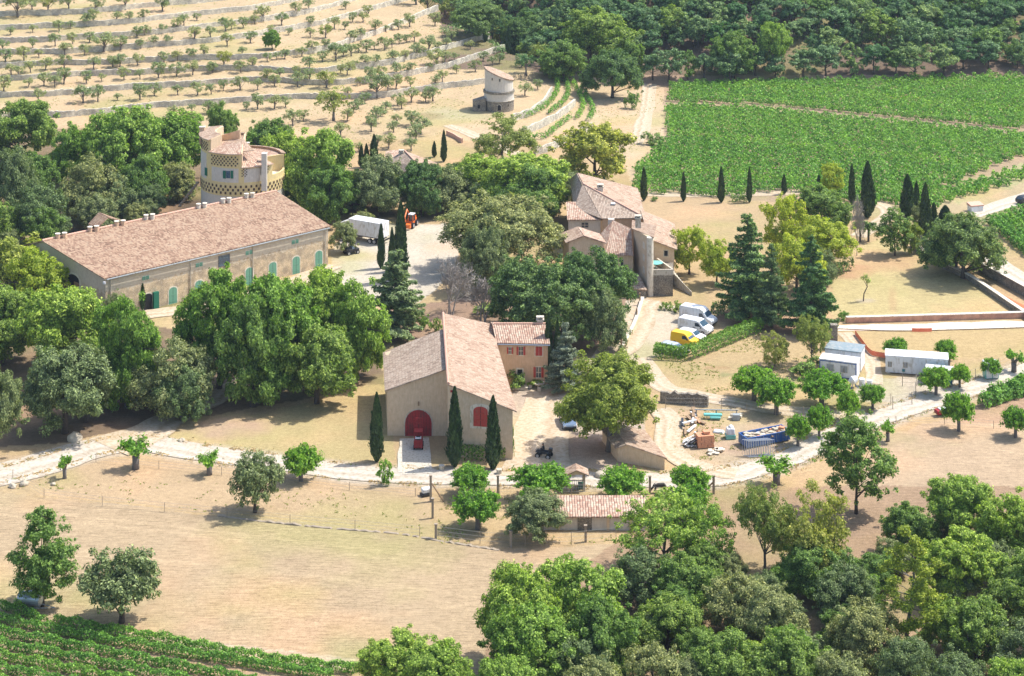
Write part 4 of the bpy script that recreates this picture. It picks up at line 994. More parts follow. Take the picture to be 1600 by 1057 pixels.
towin(328.5, 268.5, 4.5, 12, 'dark_green'); towin(360, 273, 4.5, 12, 'dark_green'); towin(366, 273, 6, 11, 'glass_blue'); towin(372, 273, 4, 12, 'dark_green')
for px, pt, dyy, ww in ((386, 224, 2.0, .75), (413.5, 240, -4.5, .8), (316, 199, 1.0, .9), (330, 200, 4, .8), (343, 199, 5, .9)):
    x, y = XY(px, TY + dyy); zt_ = H - (pt - YH) / F * y
    m = MB(); m.box((x, y, zt_ - 1.5), (ww, ww, 3.0)); c = m.build('chimney', M['render_pink'], root); m = MB(); m.box((x, y, zt_ + .06), (ww + .2, ww + .2, .12)); m.build('chimney_cap', M['concrete'], c)
m = MB(); x, y = XY(413, TY - R * .86 - .3); m.box((x, y, zb + 2.0), (.9, .9, 6.5)); m.build('flue', M['render_grey'], root)
m = MB(); x, y = XY(308, TY - 1)
for i in range(9): m.box((x - 3.0 + i * .38, y, 2.2 + i * .5), (.5, 1.4, .18))
m.build('outer_stair', M['wood'], root)

# ---- old windmill tower
g0 = G(779.5, 176); WX, WY = XY(779.5, g0.y + 3.1); wz = g0.z - .2; TXs, TYs = TX, TY; TX, TY = WX, WY; sw = S(WY)
root = thing('windmill_tower', (WX, WY, wz), 'old round windmill tower without sails and with a slanted tiled roof', 'tower')
zz2 = lambda py: H - (py - YH) / F * (WY - 3.2)
arcwall(3.3, -180, 180, wz - 1.5, zz2(160), 'stone_grey'); arcwall(3.42, -180, 180, zz2(160), zz2(159), 'concrete', 'string_course')
arcwall(3.25, -180, 180, zz2(159), zz2(148.5), 'render_grey'); arcwall(3.45, -180, 180, zz2(148.5), zz2(145), 'stone_grey', 'string_course')
n = 28; V = []
for i in range(n):
    t = 2 * math.pi * i / n; x = 3.1 * math.cos(t); y = 3.1 * math.sin(t); V.append((WX + x, WY + y, zz2(145))); V.append((WX + x, WY + y, zz2(121) - x * .42))
m = MB(); m.add(V, [(2 * i, (2 * i + 2) % (2 * n), (2 * i + 3) % (2 * n), 2 * i + 1) for i in range(n)]); m.build('wall', M['render_grey'], root)
ztp = zz2(121)
roofpoly(root, [(WX + 3.3 * math.cos(2 * math.pi * i / 20), WY + 3.25 * math.sin(2 * math.pi * i / 20), ztp - 3.3 * math.cos(2 * math.pi * i / 20) * .42 + .02) for i in range(20)], 'tile_pink', udir=(0, 1, 0), thick=.25)
P1 = (WX - 2, WY - 3.32); P2 = (WX + 2, WY - 3.32); doorp(root, P1, P2, 780, 164.5, 173, 5.5, 'dark', .35, 'concrete', .12)
for px, py in ((764, 124), (781, 126), (794, 165)): window(root, P1, P2, px if px > 770 else 769, py, 1.6, 4, 'concrete', None, bars=False, fw=.05, pane='dark')
TX, TY = TXs, TYs
root = thing('stone_hut', (XY(748, g0.y + 1.5)[0], g0.y + 1.5, wz), 'roofless dark stone hut joined to the left side of the windmill tower', 'hut')
p = [XY(738.5, g0.y + .5), XY(759, g0.y + .8), XY(759, g0.y + 4), XY(738.5, g0.y + 4)]
m = MB(); m.prism(p, wz - 1, [wz + 2.7, wz + 2.9, wz + 3.1, wz + 2.2]); m.build('wall', M['stone_grey'], root)
m = MB(); wpanel(m, p[0], p[1], 1.1, 1.6, wz + .9, wz + 1.7, 0, .04); m.build('opening', M['dark'], root)

# ---- house at the foot of the olive hill
R1 = W(632, 237, 6.2); R2 = W(656, 262, 6.2); La = W(604, 253, 4.4); Lb_ = W(630, 271, 4.4); Ra = W(684, 257, 4.0); Rb = W(664, 274, 4.0)
root = thing('hill_house', (R2.x, R2.y, 0), 'pale roofed stone house half hidden by trees at the foot of the olives', 'house')
m = MB(); m.prism([(La.x + .4, La.y), (Lb_.x + .2, Lb_.y + .3), (R2.x, R2.y + .3), (Rb.x - .3, Rb.y + .3), (Ra.x - .4, Ra.y), (R1.x, R1.y)], -.5, [4.35, 4.35, 6.1, 3.95, 3.95, 6.1]); m.build('wall', M['render_pink'], root)
roofpoly(root, [Lb_, La, R1, R2], 'tile_grey', udir=La - Lb_); roofpoly(root, [Rb, Ra, R1, R2], 'tile_pink', udir=Ra - Rb); ridge(root, R1 + Vector((0, 0, .2)), R2 + Vector((0, 0, .2)))
q1 = W(603, 255, 3.6); q2 = W(624, 252, 3.6)
m = MB(); m.prism([(q1.x, q1.y), (q2.x, q2.y - .5), (q2.x, q2.y + 4), (q1.x, q1.y + 4)], -.5, [3.5, 3.5, 4.5, 4.5]); m.build('wall', M['render_grey'], root)
roofpoly(root, [(q1.x - .3, q1.y - .3, 3.5), (q2.x + .2, q2.y - .8, 3.5), (q2.x + .2, q2.y + 4.2, 4.7), (q1.x - .3, q1.y + 4.2, 4.7)], 'tile_house')
window(root, (q1.x, q1.y), (q2.x, q2.y - .5), 607, 258, 3, 5, 'concrete', None, pane='dark', bars=False)
chimney(root, *XY(627, 362), 4.8, .8, .7, 1.4, 'render_grey')
roofpoly(root, [W(620, 262, 4.2), W(634, 268, 4.2), W(640, 262, 4.8), W(627, 255, 4.8)], 'tile_house')

# ---- small mono-pitch barn under the plane tree
a1 = W(965, 722, 0); a2 = W(1038.5, 735, 0); dv = Vector((-.25, 1, 0)).normalized(); b2 = a2 + dv * 8.2; b1 = a1 + dv * 6.5; mid = a1.lerp(a2, .18)
root = thing("small_barn", tuple((a1 + b2) / 2), 'low windowless rendered shed with a broken tiled roof beside the plane tree', 'shed')
m = MB(); m.prism([(a1.x, a1.y), (mid.x, mid.y), (a2.x, a2.y), (b2.x, b2.y), (mid.x + dv.x * 7, mid.y + dv.y * 7), (b1.x, b1.y)], -.4, [1.75, 2.25, 1.5, 1.5, 2.25, 1.75]); m.build('wall', M['render_tan'], root)
up = lambda p, z: Vector((p.x, p.y, z))
sagroof(root, up(a2 + Vector((.25, -.3, 0)), 1.42), up(b2 + Vector((.2, .3, 0)), 1.42), up(mid + dv * 7, 2.3), up(mid - Vector((0, .3, 0)), 2.3), 'tile_pink', 14, 8, .09, seed=21)
sagroof(root, up(b1 - Vector((.3, 0, 0)), 1.7), up(a1 - Vector((.3, .3, 0)), 1.7), up(mid - Vector((0, .3, 0)), 2.31), up(mid + dv * 7, 2.31), 'tile_grey', 12, 4, .08, seed=22)

# ---- long tiled shed in the orchard
Ys = W(940, 829, 0).y; p1 = XY(850, Ys); p2 = XY(1010, Ys - .1); ze = H - (807 - YH) / F * Ys; Yt = Ys + 3.6; zt_ = H - (777 - YH) / F * Yt
root = thing('orchard_shed', (XY(930, Ys + 1.5)[0], Ys + 1.5, 0), 'long low shed with a striped canal tile roof behind the dark round tree', 'shed')
m = MB(); m.prism([p1, p2, (p2[0], Yt), (p1[0], Yt)], -.4, [ze, ze, zt_ - .1, zt_ - .1]); m.build('wall', M['render_grey'], root)
sagroof(root, (p1[0] - .3, Ys - .35, ze - .05), (p2[0] + .3, Ys - .35, ze - .05), (p2[0] + .3, Yt + .1, zt_), (p1[0] - .3, Yt + .1, zt_), 'tile_house', 24, 5, .05, seed=31)
t, z = onwall(p1, p2, 915, 820); m = MB(); wpanel(m, p1, p2, t - .9, t + .7, 0, ze - .15, .02, .05); m.build('door', M['stone_grey'], root)
for q in (873, 950, 985):
    t, z = onwall(p1, p2, q, 820); m = MB(); wpanel(m, p1, p2, t - .15, t + .15, 0, ze - .1, 0, .08); m.build('pilaster', M['render_tan'], root)
# ------------------------------------------------------------------ foliage
def unit(v): return v / (np.linalg.norm(v, axis=-1, keepdims=True) + 1e-9)
def leafquads(P, N, size, rs, aspect=.55):
    """one folded diamond per leaf spray"""
    n = len(P); T = unit(np.cross(N, unit(rs.normal(size=(n, 3))))); B = np.cross(N, T)
    s = (size * rs.uniform(.6, 1.35, n))[:, None]; a = aspect * rs.uniform(.7, 1.3, n)[:, None]
    V = np.empty((n, 4, 3)); V[:, 0] = P - T * s * .5; V[:, 1] = P - B * s * .5 * a + N * s * .12; V[:, 2] = P + T * s * .5; V[:, 3] = P + B * s * .5 * a + N * s * .12
    return V.reshape(-1, 3)
def clumpleaves(C_, Rr, n, size, rs, up=.25, flat=1.0, inner=.35, outw=.65, outv=None):
    """leaves around clump centres C_ (k,3) with radii Rr (k,), n per unit"""
    cnt = np.maximum(6, (n * Rr ** 2).astype(int)); ci = np.repeat(np.arange(len(C_)), cnt); k = len(ci)
    d = unit(rs.normal(size=(k, 3)) + np.array([0, 0, up])); r = Rr[ci] * (inner + (1 - inner) * rs.random(k) ** .6) * rs.uniform(.78, 1.28, k)
    off = d * r[:, None]; off[:, 2] *= flat; P = C_[ci] + off
    ov = outv[ci] * .55 if outv is not None else 0
    N = unit(d * outw + ov + unit(rs.normal(size=(k, 3))) * (1 - outw) * 1.45 + np.array([0, 0, .55]))
    return leafquads(P, N, size, rs)
def envelope(shape, t):
    if shape == 'round': return np.sqrt(np.clip(1 - (2 * t - .92) ** 2 / 1.12, .02, 1))
    if shape == 'dome': return np.sqrt(np.clip(1 - (t * .98) ** 2.4, .02, 1)) * np.clip(.62 + t * 1.6, 0, 1)
    if shape == 'tall': return np.clip(np.sin(np.pi * np.clip(t * .9 + .10, 0, 1)) ** .7, .05, 1)
    if shape == 'cone': return np.clip((1 - t) ** .8 + .05, .04, 1) * np.clip(.5 + t * 4, 0, 1)
    return np.ones_like(t)
def crown_mesh(name, h, w_, zb, shape, nclump, rc, dens, leaf, mat, seed, flat=.8, holes=.0, out=.65):
    nclump = int(nclump * 1.35); rs = np.random.default_rng(seed); R_ = w_ / 2; hc = h - zb
    nl = {'tall': 15, 'round': 17}.get(shape, 13)
    tl = np.concatenate([[.80], rs.uniform(.06, .78, nl - 1)]) if shape != 'tall' else np.linspace(.06, .92, nl)
    al = np.arange(nl) * 2.4 + rs.uniform(-.4, .4, nl) + seed; el = envelope(shape, tl)
    rl = w_ * rs.uniform(.15, .25, nl) * (1.35 if shape == 'tall' else 1) * np.where(el < .5, .7, 1.0); rl[0] = w_ * .24
    rad = np.maximum(el * R_ - rl * .80, 0) * rs.uniform(.75, 1.08, nl); rad[0] *= .25
    LC = np.stack([rad * np.cos(al), rad * np.sin(al), zb + rl * .35 + (hc - rl * 1.25) * tl], 1)
    pick = rs.choice(nl, nclump, p=rl ** 2 / (rl ** 2).sum()); dv = unit(rs.normal(size=(nclump, 3)) + np.array([0, 0, .30]) + unit(np.concatenate([LC[pick][:, :2], np.zeros((nclump, 1))], 1) + 1e-6) * .35)
    jag = (rs.random(nclump) < .22); ext = np.where(jag, rs.uniform(1.0, 1.38, nclump), rs.uniform(.5, 1.0, nclump)); C_ = LC[pick] + dv * (rl[pick] * ext)[:, None] * np.array([1, 1, .85]); RC = rc * .62 * rs.uniform(.5, 1.35, nclump) * np.where(jag, .62, 1)
    C_[:, 2] = np.clip(C_[:, 2], zb * .55 + RC * .5, None)
    if holes > 0: keep = rs.random(nclump) > holes; C_ = C_[keep]; RC = RC[keep]; dv = dv[keep]
    V = clumpleaves(C_, RC, dens * 1.55, leaf, rs, flat=flat, outw=out, outv=dv)
    zm = V[:, 2].max(); V[:, 2] *= np.where(V[:, 2] > zb, h / zm, 1) if zm > 0 else 1
    Fq = np.arange(len(V)).reshape(-1, 4)
    return npmesh(name, V, Fq, mat), C_
def trunk_mesh(name, h, zb, r, C_, mat, seed, nl=9, lean=0.0, low=.25):
    rs = np.random.default_rng(seed + 99); mb = MB(); top = zb + (h - zb) * .55
    k = 6; pts = [(lean * (i / k) ** 1.3 + rs.normal(0, .04) * (i > 0) * h * .1, rs.normal(0, .03) * (i > 0) * h * .1, top * i / k - (.3 if i == 0 else 0)) for i in range(k + 1)]
    mb.tube(pts, [r * 1.35 if i == 0 else r * (1 - .75 * i / k) for i in range(k + 1)], 8)
    if len(C_):
        idx_ = rs.choice(len(C_), min(nl, len(C_)), replace=False)
        for j in idx_:
            c = C_[j]; f = rs.uniform(low, .85); i = f * k; p0 = Vector(pts[int(i)]).lerp(Vector(pts[min(k, int(i) + 1)]), i - int(i)); c = Vector(c)
            if c.z < p0.z: p0 = Vector(pts[2 if zb > 1 else 1])
            mid = p0.lerp(c, .5) + Vector((rs.normal(0, .2), rs.normal(0, .2), rs.uniform(.1, .5)))
            mb.tube([p0, mid, c], [r * .38, r * .22, r * .06], 5)
    V = np.array(mb.v); return npmesh(name, V, mb.f, mat, smooth=True)
PROTO = {}
def proto(key, fn):
    if key not in PROTO: PROTO[key] = fn()
    return PROTO[key]
# kind: (height, width, crown base, shape, clumps, clump radius, density, leaf size, material, trunk radius, bark, name, category, holes, out)
KIND = {
 'oak':   (11, 12, 1.3, 'dome', 240, 1.25, 195, .345, 'bright', .38, 'bark', 'oak_tree', .0, .45),
 'oakmid': (11, 12, 1.3, 'dome', 240, 1.25, 195, .345, 'mid', .38, 'bark', 'oak_tree', .0, .45),
 'holm':  (9, 10, .9, 'dome', 200, 1.1, 235, .265, 'holm', .34, 'bark', 'holm_oak', .0, .55),
 'holmbig':  (12, 14, 1.2, 'dome', 260, 1.3, 210, .29, 'holm', .4, 'bark', 'holm_oak', .0, .55),
 'dark':  (12, 14, 1.0, 'dome', 280, 1.25, 190, .34, 'dark', .4, 'bark', 'oak_tree', .0, .48),
 'plane': (13, 13.5, 3.3, 'round', 420, 1.2, 205, .30, 'plane', .42, 'bark_grey', 'plane_tree', .0, .55),
 'yellow': (10, 9, 1.6, 'round', 130, 1.1, 150, .34, 'yellow', .26, 'bark', 'ash_tree', .0, .5),
 'yoak': (9, 9, 1.0, 'round', 130, 1.1, 150, .38, 'plane', .28, 'bark', 'ash_tree', .0, .55),
 'open':  (9.5, 10, 1.6, 'dome', 160, .9, 170, .28, 'bright', .22, 'bark_grey', 'walnut_tree', .15, .4),
 'openy': (9.5, 10, 1.6, 'dome', 170, .95, 170, .28, 'scrub', .22, 'bark_grey', 'walnut_tree', .12, .4),
 'tall':  (13, 8.5, 1.3, 'tall', 210, 1.0, 150, .34, 'mid', .24, 'bark', 'lime_tree', .0, .55),
 'tallopen': (13, 9, 1.5, 'tall', 190, .95, 130, .36, 'mid', .2, 'bark', 'poplar_tree', .10, .45),
 'olive': (3.6, 3.8, 1.1, 'dome', 32, .6, 190, .24, 'olive', .16, 'bark_grey', 'olive_tree', .0, .45),
 'oliveb': (6.0, 6.3, 1.3, 'round', 170, .75, 200, .26, 'holm', .24, 'bark', 'olive_tree', .0, .5),
 'bush':  (2.2, 2.6, .1, 'dome', 24, .45, 300, .24, 'mid', .06, 'bark', 'bush', .0, .6),
 'forest': (7.5, 6.2, 1.8, 'dome', 60, .90, 160, .36, 'forest', .22, 'bark', 'forest_tree', .0, .62),
 'forestb': (9.5, 7.5, 2.2, 'round', 78, .95, 150, .37, 'forest', .22, 'bark', 'forest_tree', .0, .6),
 'forestc': (6.5, 5.2, .8, 'tall', 50, .8, 165, .35, 'forest', .16, 'bark', 'forest_tree', .1, .5),
}
def make_meshes(kind, v):
    h, w_, zb, shp, ncl, rc, dens, leaf, mt, tr, bk, nm, holes, out = KIND[kind]
    cm, C_ = crown_mesh('crown_' + kind, h, w_, zb, shp, ncl, rc, dens, leaf, LEAF[mt], hash_(kind) + v * 17, holes=holes, out=out)
    tm = trunk_mesh('trunk_' + kind, h, zb, tr, C_, M[bk], hash_(kind) + v, nl=12 if holes or kind in ('olive', 'open', 'openy', 'tallopen') else 8, low=.25 if not kind.startswith('olive') else .1)
    return cm, tm, h, w_
def hash_(s): return sum(ord(c) * (i + 3) for i, c in enumerate(s)) % 9973
NV = {'oak': 4, 'holm': 4, 'olive': 5, 'forest': 4, 'oakmid': 3, 'holmbig': 2}
CNT = {}
def treeat(x, y, z, kind, width, height, label, cat='tree', group=None, rz=None, mat=None, tm2=None):
    CNT[kind] = CNT.get(kind, -1) + 1; v = CNT[kind] % NV.get(kind, 2)
    cm, tm, h, w_ = proto((kind, v), lambda: make_meshes(kind, v))
    nm = KIND[kind][11]
    t = thing(nm, (x, y, z), label, cat, group, RN.uniform(0, 6.28) if rz is None else rz)
    t.scale = (width / w_, width / w_, height / h)
    k = link('trunk', tm, t); c = link('crown', cm, t)
    if mat: 
        c.material_slots[0].link = 'OBJECT'; c.material_slots[0].material = LEAF[mat]
    return t
def T(kind, x0, x1, yt, yb, label, cat='tree', mat=None, group=None):
    """tree from its box in the photo: crown left, crown right, top row, trunk-foot row"""
    dense = kind in ('oak', 'oakmid', 'holm', 'holmbig', 'dark', 'yellow', 'yoak')
    yb = yb - (x1 - x0) * (.15 if dense else 0.04) if kind != 'bush' else yb
    g = G((x0 + x1) / 2, yb); s = S(g.y); return treeat(g.x, g.y, g.z - .05, kind, (x1 - x0) / s, (yb - yt) / s, label, cat, group, None, mat)

# special trees ------------------------------------------------
def cypress_meshes(v):
    rs = np.random.default_rng(300 + v); h = 8.0; r = .85; n = 5200
    t = rs.random(n) ** .9; a = rs.random(n) * 2 * np.pi
    prof = np.clip(np.minimum(t * 5 + .25, 1) * (1 - t ** 2.2) ** .75, .03, 1) * r * (1 + .16 * np.sin(a * 3 + t * 9 + v) + .10 * np.sin(a * 7 - t * 21))
    rr = prof * rs.uniform(.72, 1.12, n) * (1 + .35 * (rs.random(n) < .06) * rs.random(n)); P = np.stack([rr * np.cos(a), rr * np.sin(a), .15 + t * h], 1)
    N = unit(np.stack([np.cos(a), np.sin(a), np.full(n, .25)], 1) + rs.normal(0, .42, (n, 3)))
    # upright sprays
    T_ = unit(np.stack([np.cos(a) * .25, np.sin(a) * .25, np.ones(n)], 1) + rs.normal(0, .2, (n, 3))); B = unit(np.cross(N, T_)); s = rs.uniform(.22, .5, n)[:, None]
    V = np.empty((n, 4, 3)); V[:, 0] = P - T_ * s * .5; V[:, 1] = P - B * s * .25 + N * .03; V[:, 2] = P + T_ * s * .6; V[:, 3] = P + B * s * .25 + N * .03
    V = V.reshape(-1, 3)
    cm = npmesh('crown_cypress', V, np.arange(len(V)).reshape(-1, 4), LEAF['cypress'])
    mb = MB(); mb.tube([(0, 0, -.2), (0, 0, 1), (0, 0, h * .8)], [.16, .13, .04], 7)
    # a solid dark heart so no light shows through
    mb.tube([(0, 0, .5), (0, 0, 1.4), (0, 0, h * .55), (0, 0, h * .9)], [.2, r * .55, r * .5, .08], 8)
    return cm, npmesh('trunk_cypress', np.array(mb.v), mb.f, M['bark'], smooth=True)
def cypress(x0, x1, yt, yb, label, group=None):
    v = CNT['cyp'] = CNT.get('cyp', -1) + 1; v %= 3; cm, tm = proto(('cyp', v), lambda: cypress_meshes(v))
    g = G((x0 + x1) / 2, yb); s = S(g.y); t = thing('cypress_tree', g, label, 'cypress', group, RN.uniform(0, 6.28)); k = (x1 - x0) / s / 1.75; t.scale = (k, k, (yb - yt) / s / 8.1)
    link('trunk', tm, t); link('crown', cm, t); return t
def conifer_meshes(v, mt, shape='cedar'):
    """tiers of drooping fronds round a straight stem"""
    rs = np.random.default_rng(500 + v); h = 12.0; w_ = 9.0; PP = []; NN = []; mb = MB()
    mb.tube([(0, 0, -.3), (0, 0, h * .5), (0, 0, h * .97)], [.32, .18, .03], 8); z = 1.0 if shape == 'cedar' else .7
    while z < h * .97:
        f = (z - .6) / h; R_ = w_ / 2 * (1 - f) ** .85 * (1.0 if shape == 'cedar' else .95); nb = max(4, int(9 - f * 4))
        for k in range(nb):
            a = rs.random() * 6.28; L = R_ * rs.uniform(.5, 1.28); dz = rs.uniform(-.10, .14) * L; tip = Vector((math.cos(a) * L, math.sin(a) * L, z + dz)); p0 = Vector((0, 0, z + rs.uniform(-.2, .2)))
            mb.tube([p0, p0.lerp(tip, .6) + Vector((0, 0, .12)), tip], [.07, .04, .01], 4)
            m_ = max(10, int(85 * L ** 1.15)); q = rs.random(m_) ** .65; wd = (.14 + .30 * np.sin(np.pi * np.clip(q * .9 + .1, 0, 1))) * min(L, 3) * .55
            c0 = np.array(p0)[None] * (1 - q[:, None]) + np.array(tip)[None] * q[:, None]; side = rs.uniform(-1, 1, m_) * wd
            px_ = np.array([-math.sin(a), math.cos(a), 0])[None] * side[:, None]; P = c0 + px_; P[:, 2] += rs.normal(0, .10, m_) - np.abs(side) * .22
            PP.append(P); NN.append(unit(np.array([0, 0, 1.0])[None] + rs.normal(0, .38, (m_, 3)) + np.array([math.cos(a), math.sin(a), 0])[None] * .25))
        z += rs.uniform(.40, .72)
    P = np.concatenate(PP); N = np.concatenate(NN); V = leafquads(P, N, .42, rs, .4)
    return npmesh('crown_' + shape, V, np.arange(len(V)).reshape(-1, 4), LEAF[mt]), npmesh('trunk_' + shape, np.array(mb.v), mb.f, M['bark'], smooth=True)
def conifer(x0, x1, yt, yb, label, mt='cedar', name='cedar_tree', v=0):
    cm, tm = proto(('con', v, mt), lambda: conifer_meshes(v, mt)); g = G((x0 + x1) / 2, yb); s = S(g.y); t = thing(name, g, label, 'conifer', None, RN.uniform(0, 6.28)); k = (x1 - x0) / s / 9.0; t.scale = (k, k, (yb - yt) / s / 12.0)
    link('trunk', tm, t); link('crown', cm, t); return t
def pollard_meshes(v, full=True):
    """fat lopped trunk, knuckles, and a brush of upright shoots"""
    rs = np.random.default_rng(700 + v); mb = MB(); h = 4.0; mb.tube([(0, 0, -.2), (.03, 0, .5), (0, .02, 1.1)], [.33, .27, .30], 9); PP = []; NN = []
    nk = 7 if full else 3
    for k in range(nk):
        a = 2 * math.pi * k / nk + rs.uniform(-.3, .3); L = rs.uniform(.35, .8); tip = Vector((math.cos(a) * L, math.sin(a) * L, 1.25 + rs.uniform(.25, .6))); mb.tube([(0, 0, 1.0), tip * .6 + Vector((0, 0, .5)), tip], [.22, .15, .12], 6)
        for q in range(34 if full else 9):
            d = Vector((math.cos(a), math.sin(a), 0)) * rs.uniform(-.3, 1.35) + Vector((rs.normal(0, .5), rs.normal(0, .5), rs.uniform(-.15, 1.9))); d.normalize(); Ls = rs.uniform(.9, 2.0) * (1 if full else .5)
            mb.tube([tip, tip + d * Ls], [.03, .01], 3, False); m_ = int(52 * Ls)
            q_ = rs.random(m_) ** .7; P = np.array(tip)[None] + np.array(d)[None] * (q_ * Ls)[:, None] + rs.normal(0, .13, (m_, 3)); PP.append(P)
            NN.append(unit(np.array([d.x, d.y, .4])[None] + rs.normal(0, .5, (m_, 3))))
    P = np.concatenate(PP); V = leafquads(P, np.concatenate(NN), .27, rs, .6)
    ww = 4.2 if full else 2.3; hh = 3.5 if full else 2.8; fx = ww / (np.quantile(np.abs(V[:, :2]), .985) * 2); V[:, :2] *= fx; zc = V[:, 2].max(); V[:, 2] = 1.0 + (V[:, 2] - 1.0) * (hh - 1.0) / (zc - 1.0)
    return npmesh('crown_pollard', V, np.arange(len(V)).reshape(-1, 4), LEAF['pollard']), npmesh('trunk_pollard', np.array(mb.v), mb.f, M['bark_grey'], smooth=True)
def pollard(x0, x1, yt, yb, label, full=True, name='mulberry_tree', mat=None):
    v = CNT['pol'] = CNT.get('pol', -1) + 1; v = v % 3 + (0 if full else 5); cm, tm = proto(('pol', v), lambda: pollard_meshes(v, full)); g = G((x0 + x1) / 2, yb); s = S(g.y)
    t = thing(name, g, label, 'tree', None, RN.uniform(0, 6.28)); hh = 3.5 if full else 2.8; ww = 4.2 if full else 2.3; k = (x1 - x0) / s / ww * .93; t.scale = (k, k, (yb - yt) / s / hh)
    link('trunk', tm, t); c = link('crown', cm, t)
    if mat: c.material_slots[0].link = 'OBJECT'; c.material_slots[0].material = LEAF[mat]
    return t
def bare_tree(x0, x1, yt, yb, label, leaves=0, name='bare_tree'):
    g = G((x0 + x1) / 2, yb); s = S(g.y); w_ = (x1 - x0) / s; h = (yb - yt) / s; rs = np.random.default_rng(int(x0)); mb = MB(); tips = []
    def br(p, d, L, r, k):
        q = p + d * L; mb.tube([p, p.lerp(q, .5) + Vector(rs.normal(0, .06, 3)) * L * .3, q], [max(r, .035), max(r * .8, .03), max(r * .6, .025)], 5 if k < 3 else 3, False)
        if k >= 6: tips.append(q); return
        for _ in range(3 if k < 5 else 2):
            dd = (d + Vector(rs.normal(0, .55, 3)) + Vector((0, 0, .12))).normalized(); br(p.lerp(q, rs.uniform(.55, 1)), dd, L * rs.uniform(.6, .85), r * .55, k + 1)
    t = thing(name, g, label, 'tree')
    for k in range(3): br(Vector((rs.normal(0, .3), rs.normal(0, .2), -.2)), Vector((rs.normal(0, .35), rs.normal(0, .2), 1)).normalized(), h * .33, .20, 0)
    V = np.array(mb.v); ex = np.abs(V[:, :2]).max() * 2; sc = w_ / ex; V[:, 0] *= sc; V[:, 1] *= sc; V[:, 2] *= h / V[:, 2].max()
    link('trunk', npmesh('trunk', V, mb.f, M['bark_pale']), t); return t
def pine(x0, x1, yt, yb, label):
    g = G((x0 + x1) / 2, yb); s = S(g.y); w_ = (x1 - x0) / s; h = (yb - yt) / s; rs = np.random.default_rng(88); mb = MB(); t = thing('pine_tree', g, label, 'pine')
    mb.tube([(-.9, 0, -.3), (-.4, 0, h * .3), (.15, 0, h * .6), (0, 0, h * .95)], [.24, .19, .12, .03], 8); Cs = []; Rc = []
    for k in range(44):
        f = rs.uniform(.16, .98); a = rs.random() * 6.28; R_ = w_ / 2 * math.sin(math.pi * min(1, f * .85 + .12)) ** .6 * rs.uniform(.5, 1.05); p0 = Vector((-.4 + .5 * f, 0, h * f * .92)); tip = Vector((math.cos(a) * R_, math.sin(a) * R_, h * f + rs.uniform(-.3, .4)))
        mb.tube([p0, p0.lerp(tip, .5) + Vector((0, 0, .15)), tip], [.06, .04, .015], 4)
        if f < .3 and rs.random() < .6: continue
        for q in range(3): Cs.append(tuple(p0.lerp(tip, rs.uniform(.6, 1.05)) + Vector(rs.normal(0, .22, 3)))); Rc.append(rs.uniform(.38, .7))
    V = clumpleaves(np.array(Cs), np.array(Rc), 330, .26, rs, flat=.6, outw=.5); link('trunk', npmesh('trunk', np.array(mb.v), mb.f, M['bark_grey'], smooth=True), t); link('crown', npmesh('crown', V, np.arange(len(V)).reshape(-1, 4), LEAF['pine']), t); return t
def palm(px, yt, yb, label):
    g = G(px, yb); s = S(g.y); h = (yb - yt) / s; rs = np.random.default_rng(int(px)); t = thing('palm_tree', g, label, 'palm'); mb = MB(); mb.tube([(0, 0, -.2), (0, 0, h * .75)], [.2, .16], 8); PP = []; NN = []
    for k in range(22):
        a = rs.random() * 6.28; e = rs.uniform(-.3, 1.1); L = 1.4; pts = [Vector((math.cos(a) * r * math.cos(e * (1 - r * .5)) * L, math.sin(a) * r * math.cos(e * (1 - r * .5)) * L, h * .75 + math.sin(e) * r * L - .6 * r * r * L)) for r in (0, .35, .7, 1.0)]
        mb.tube(pts, [.03, .02, .015, .005], 3, False)
        for i in range(3):
            q = rs.random(26)[:, None]; PP.append(np.array(pts[i])[None] * (1 - q) + np.array(pts[i + 1])[None] * q + rs.normal(0, .10, (26, 3))); NN.append(unit(rs.normal(0, .5, (26, 3)) + np.array([0, 0, 1])))
    V = leafquads(np.concatenate(PP), np.concatenate(NN), .4, rs, .25); link('trunk', npmesh('trunk', np.array(mb.v), mb.f, M['bark']), t); link('crown', npmesh('crown', V, np.arange(len(V)).reshape(-1, 4), LEAF['dark']), t)
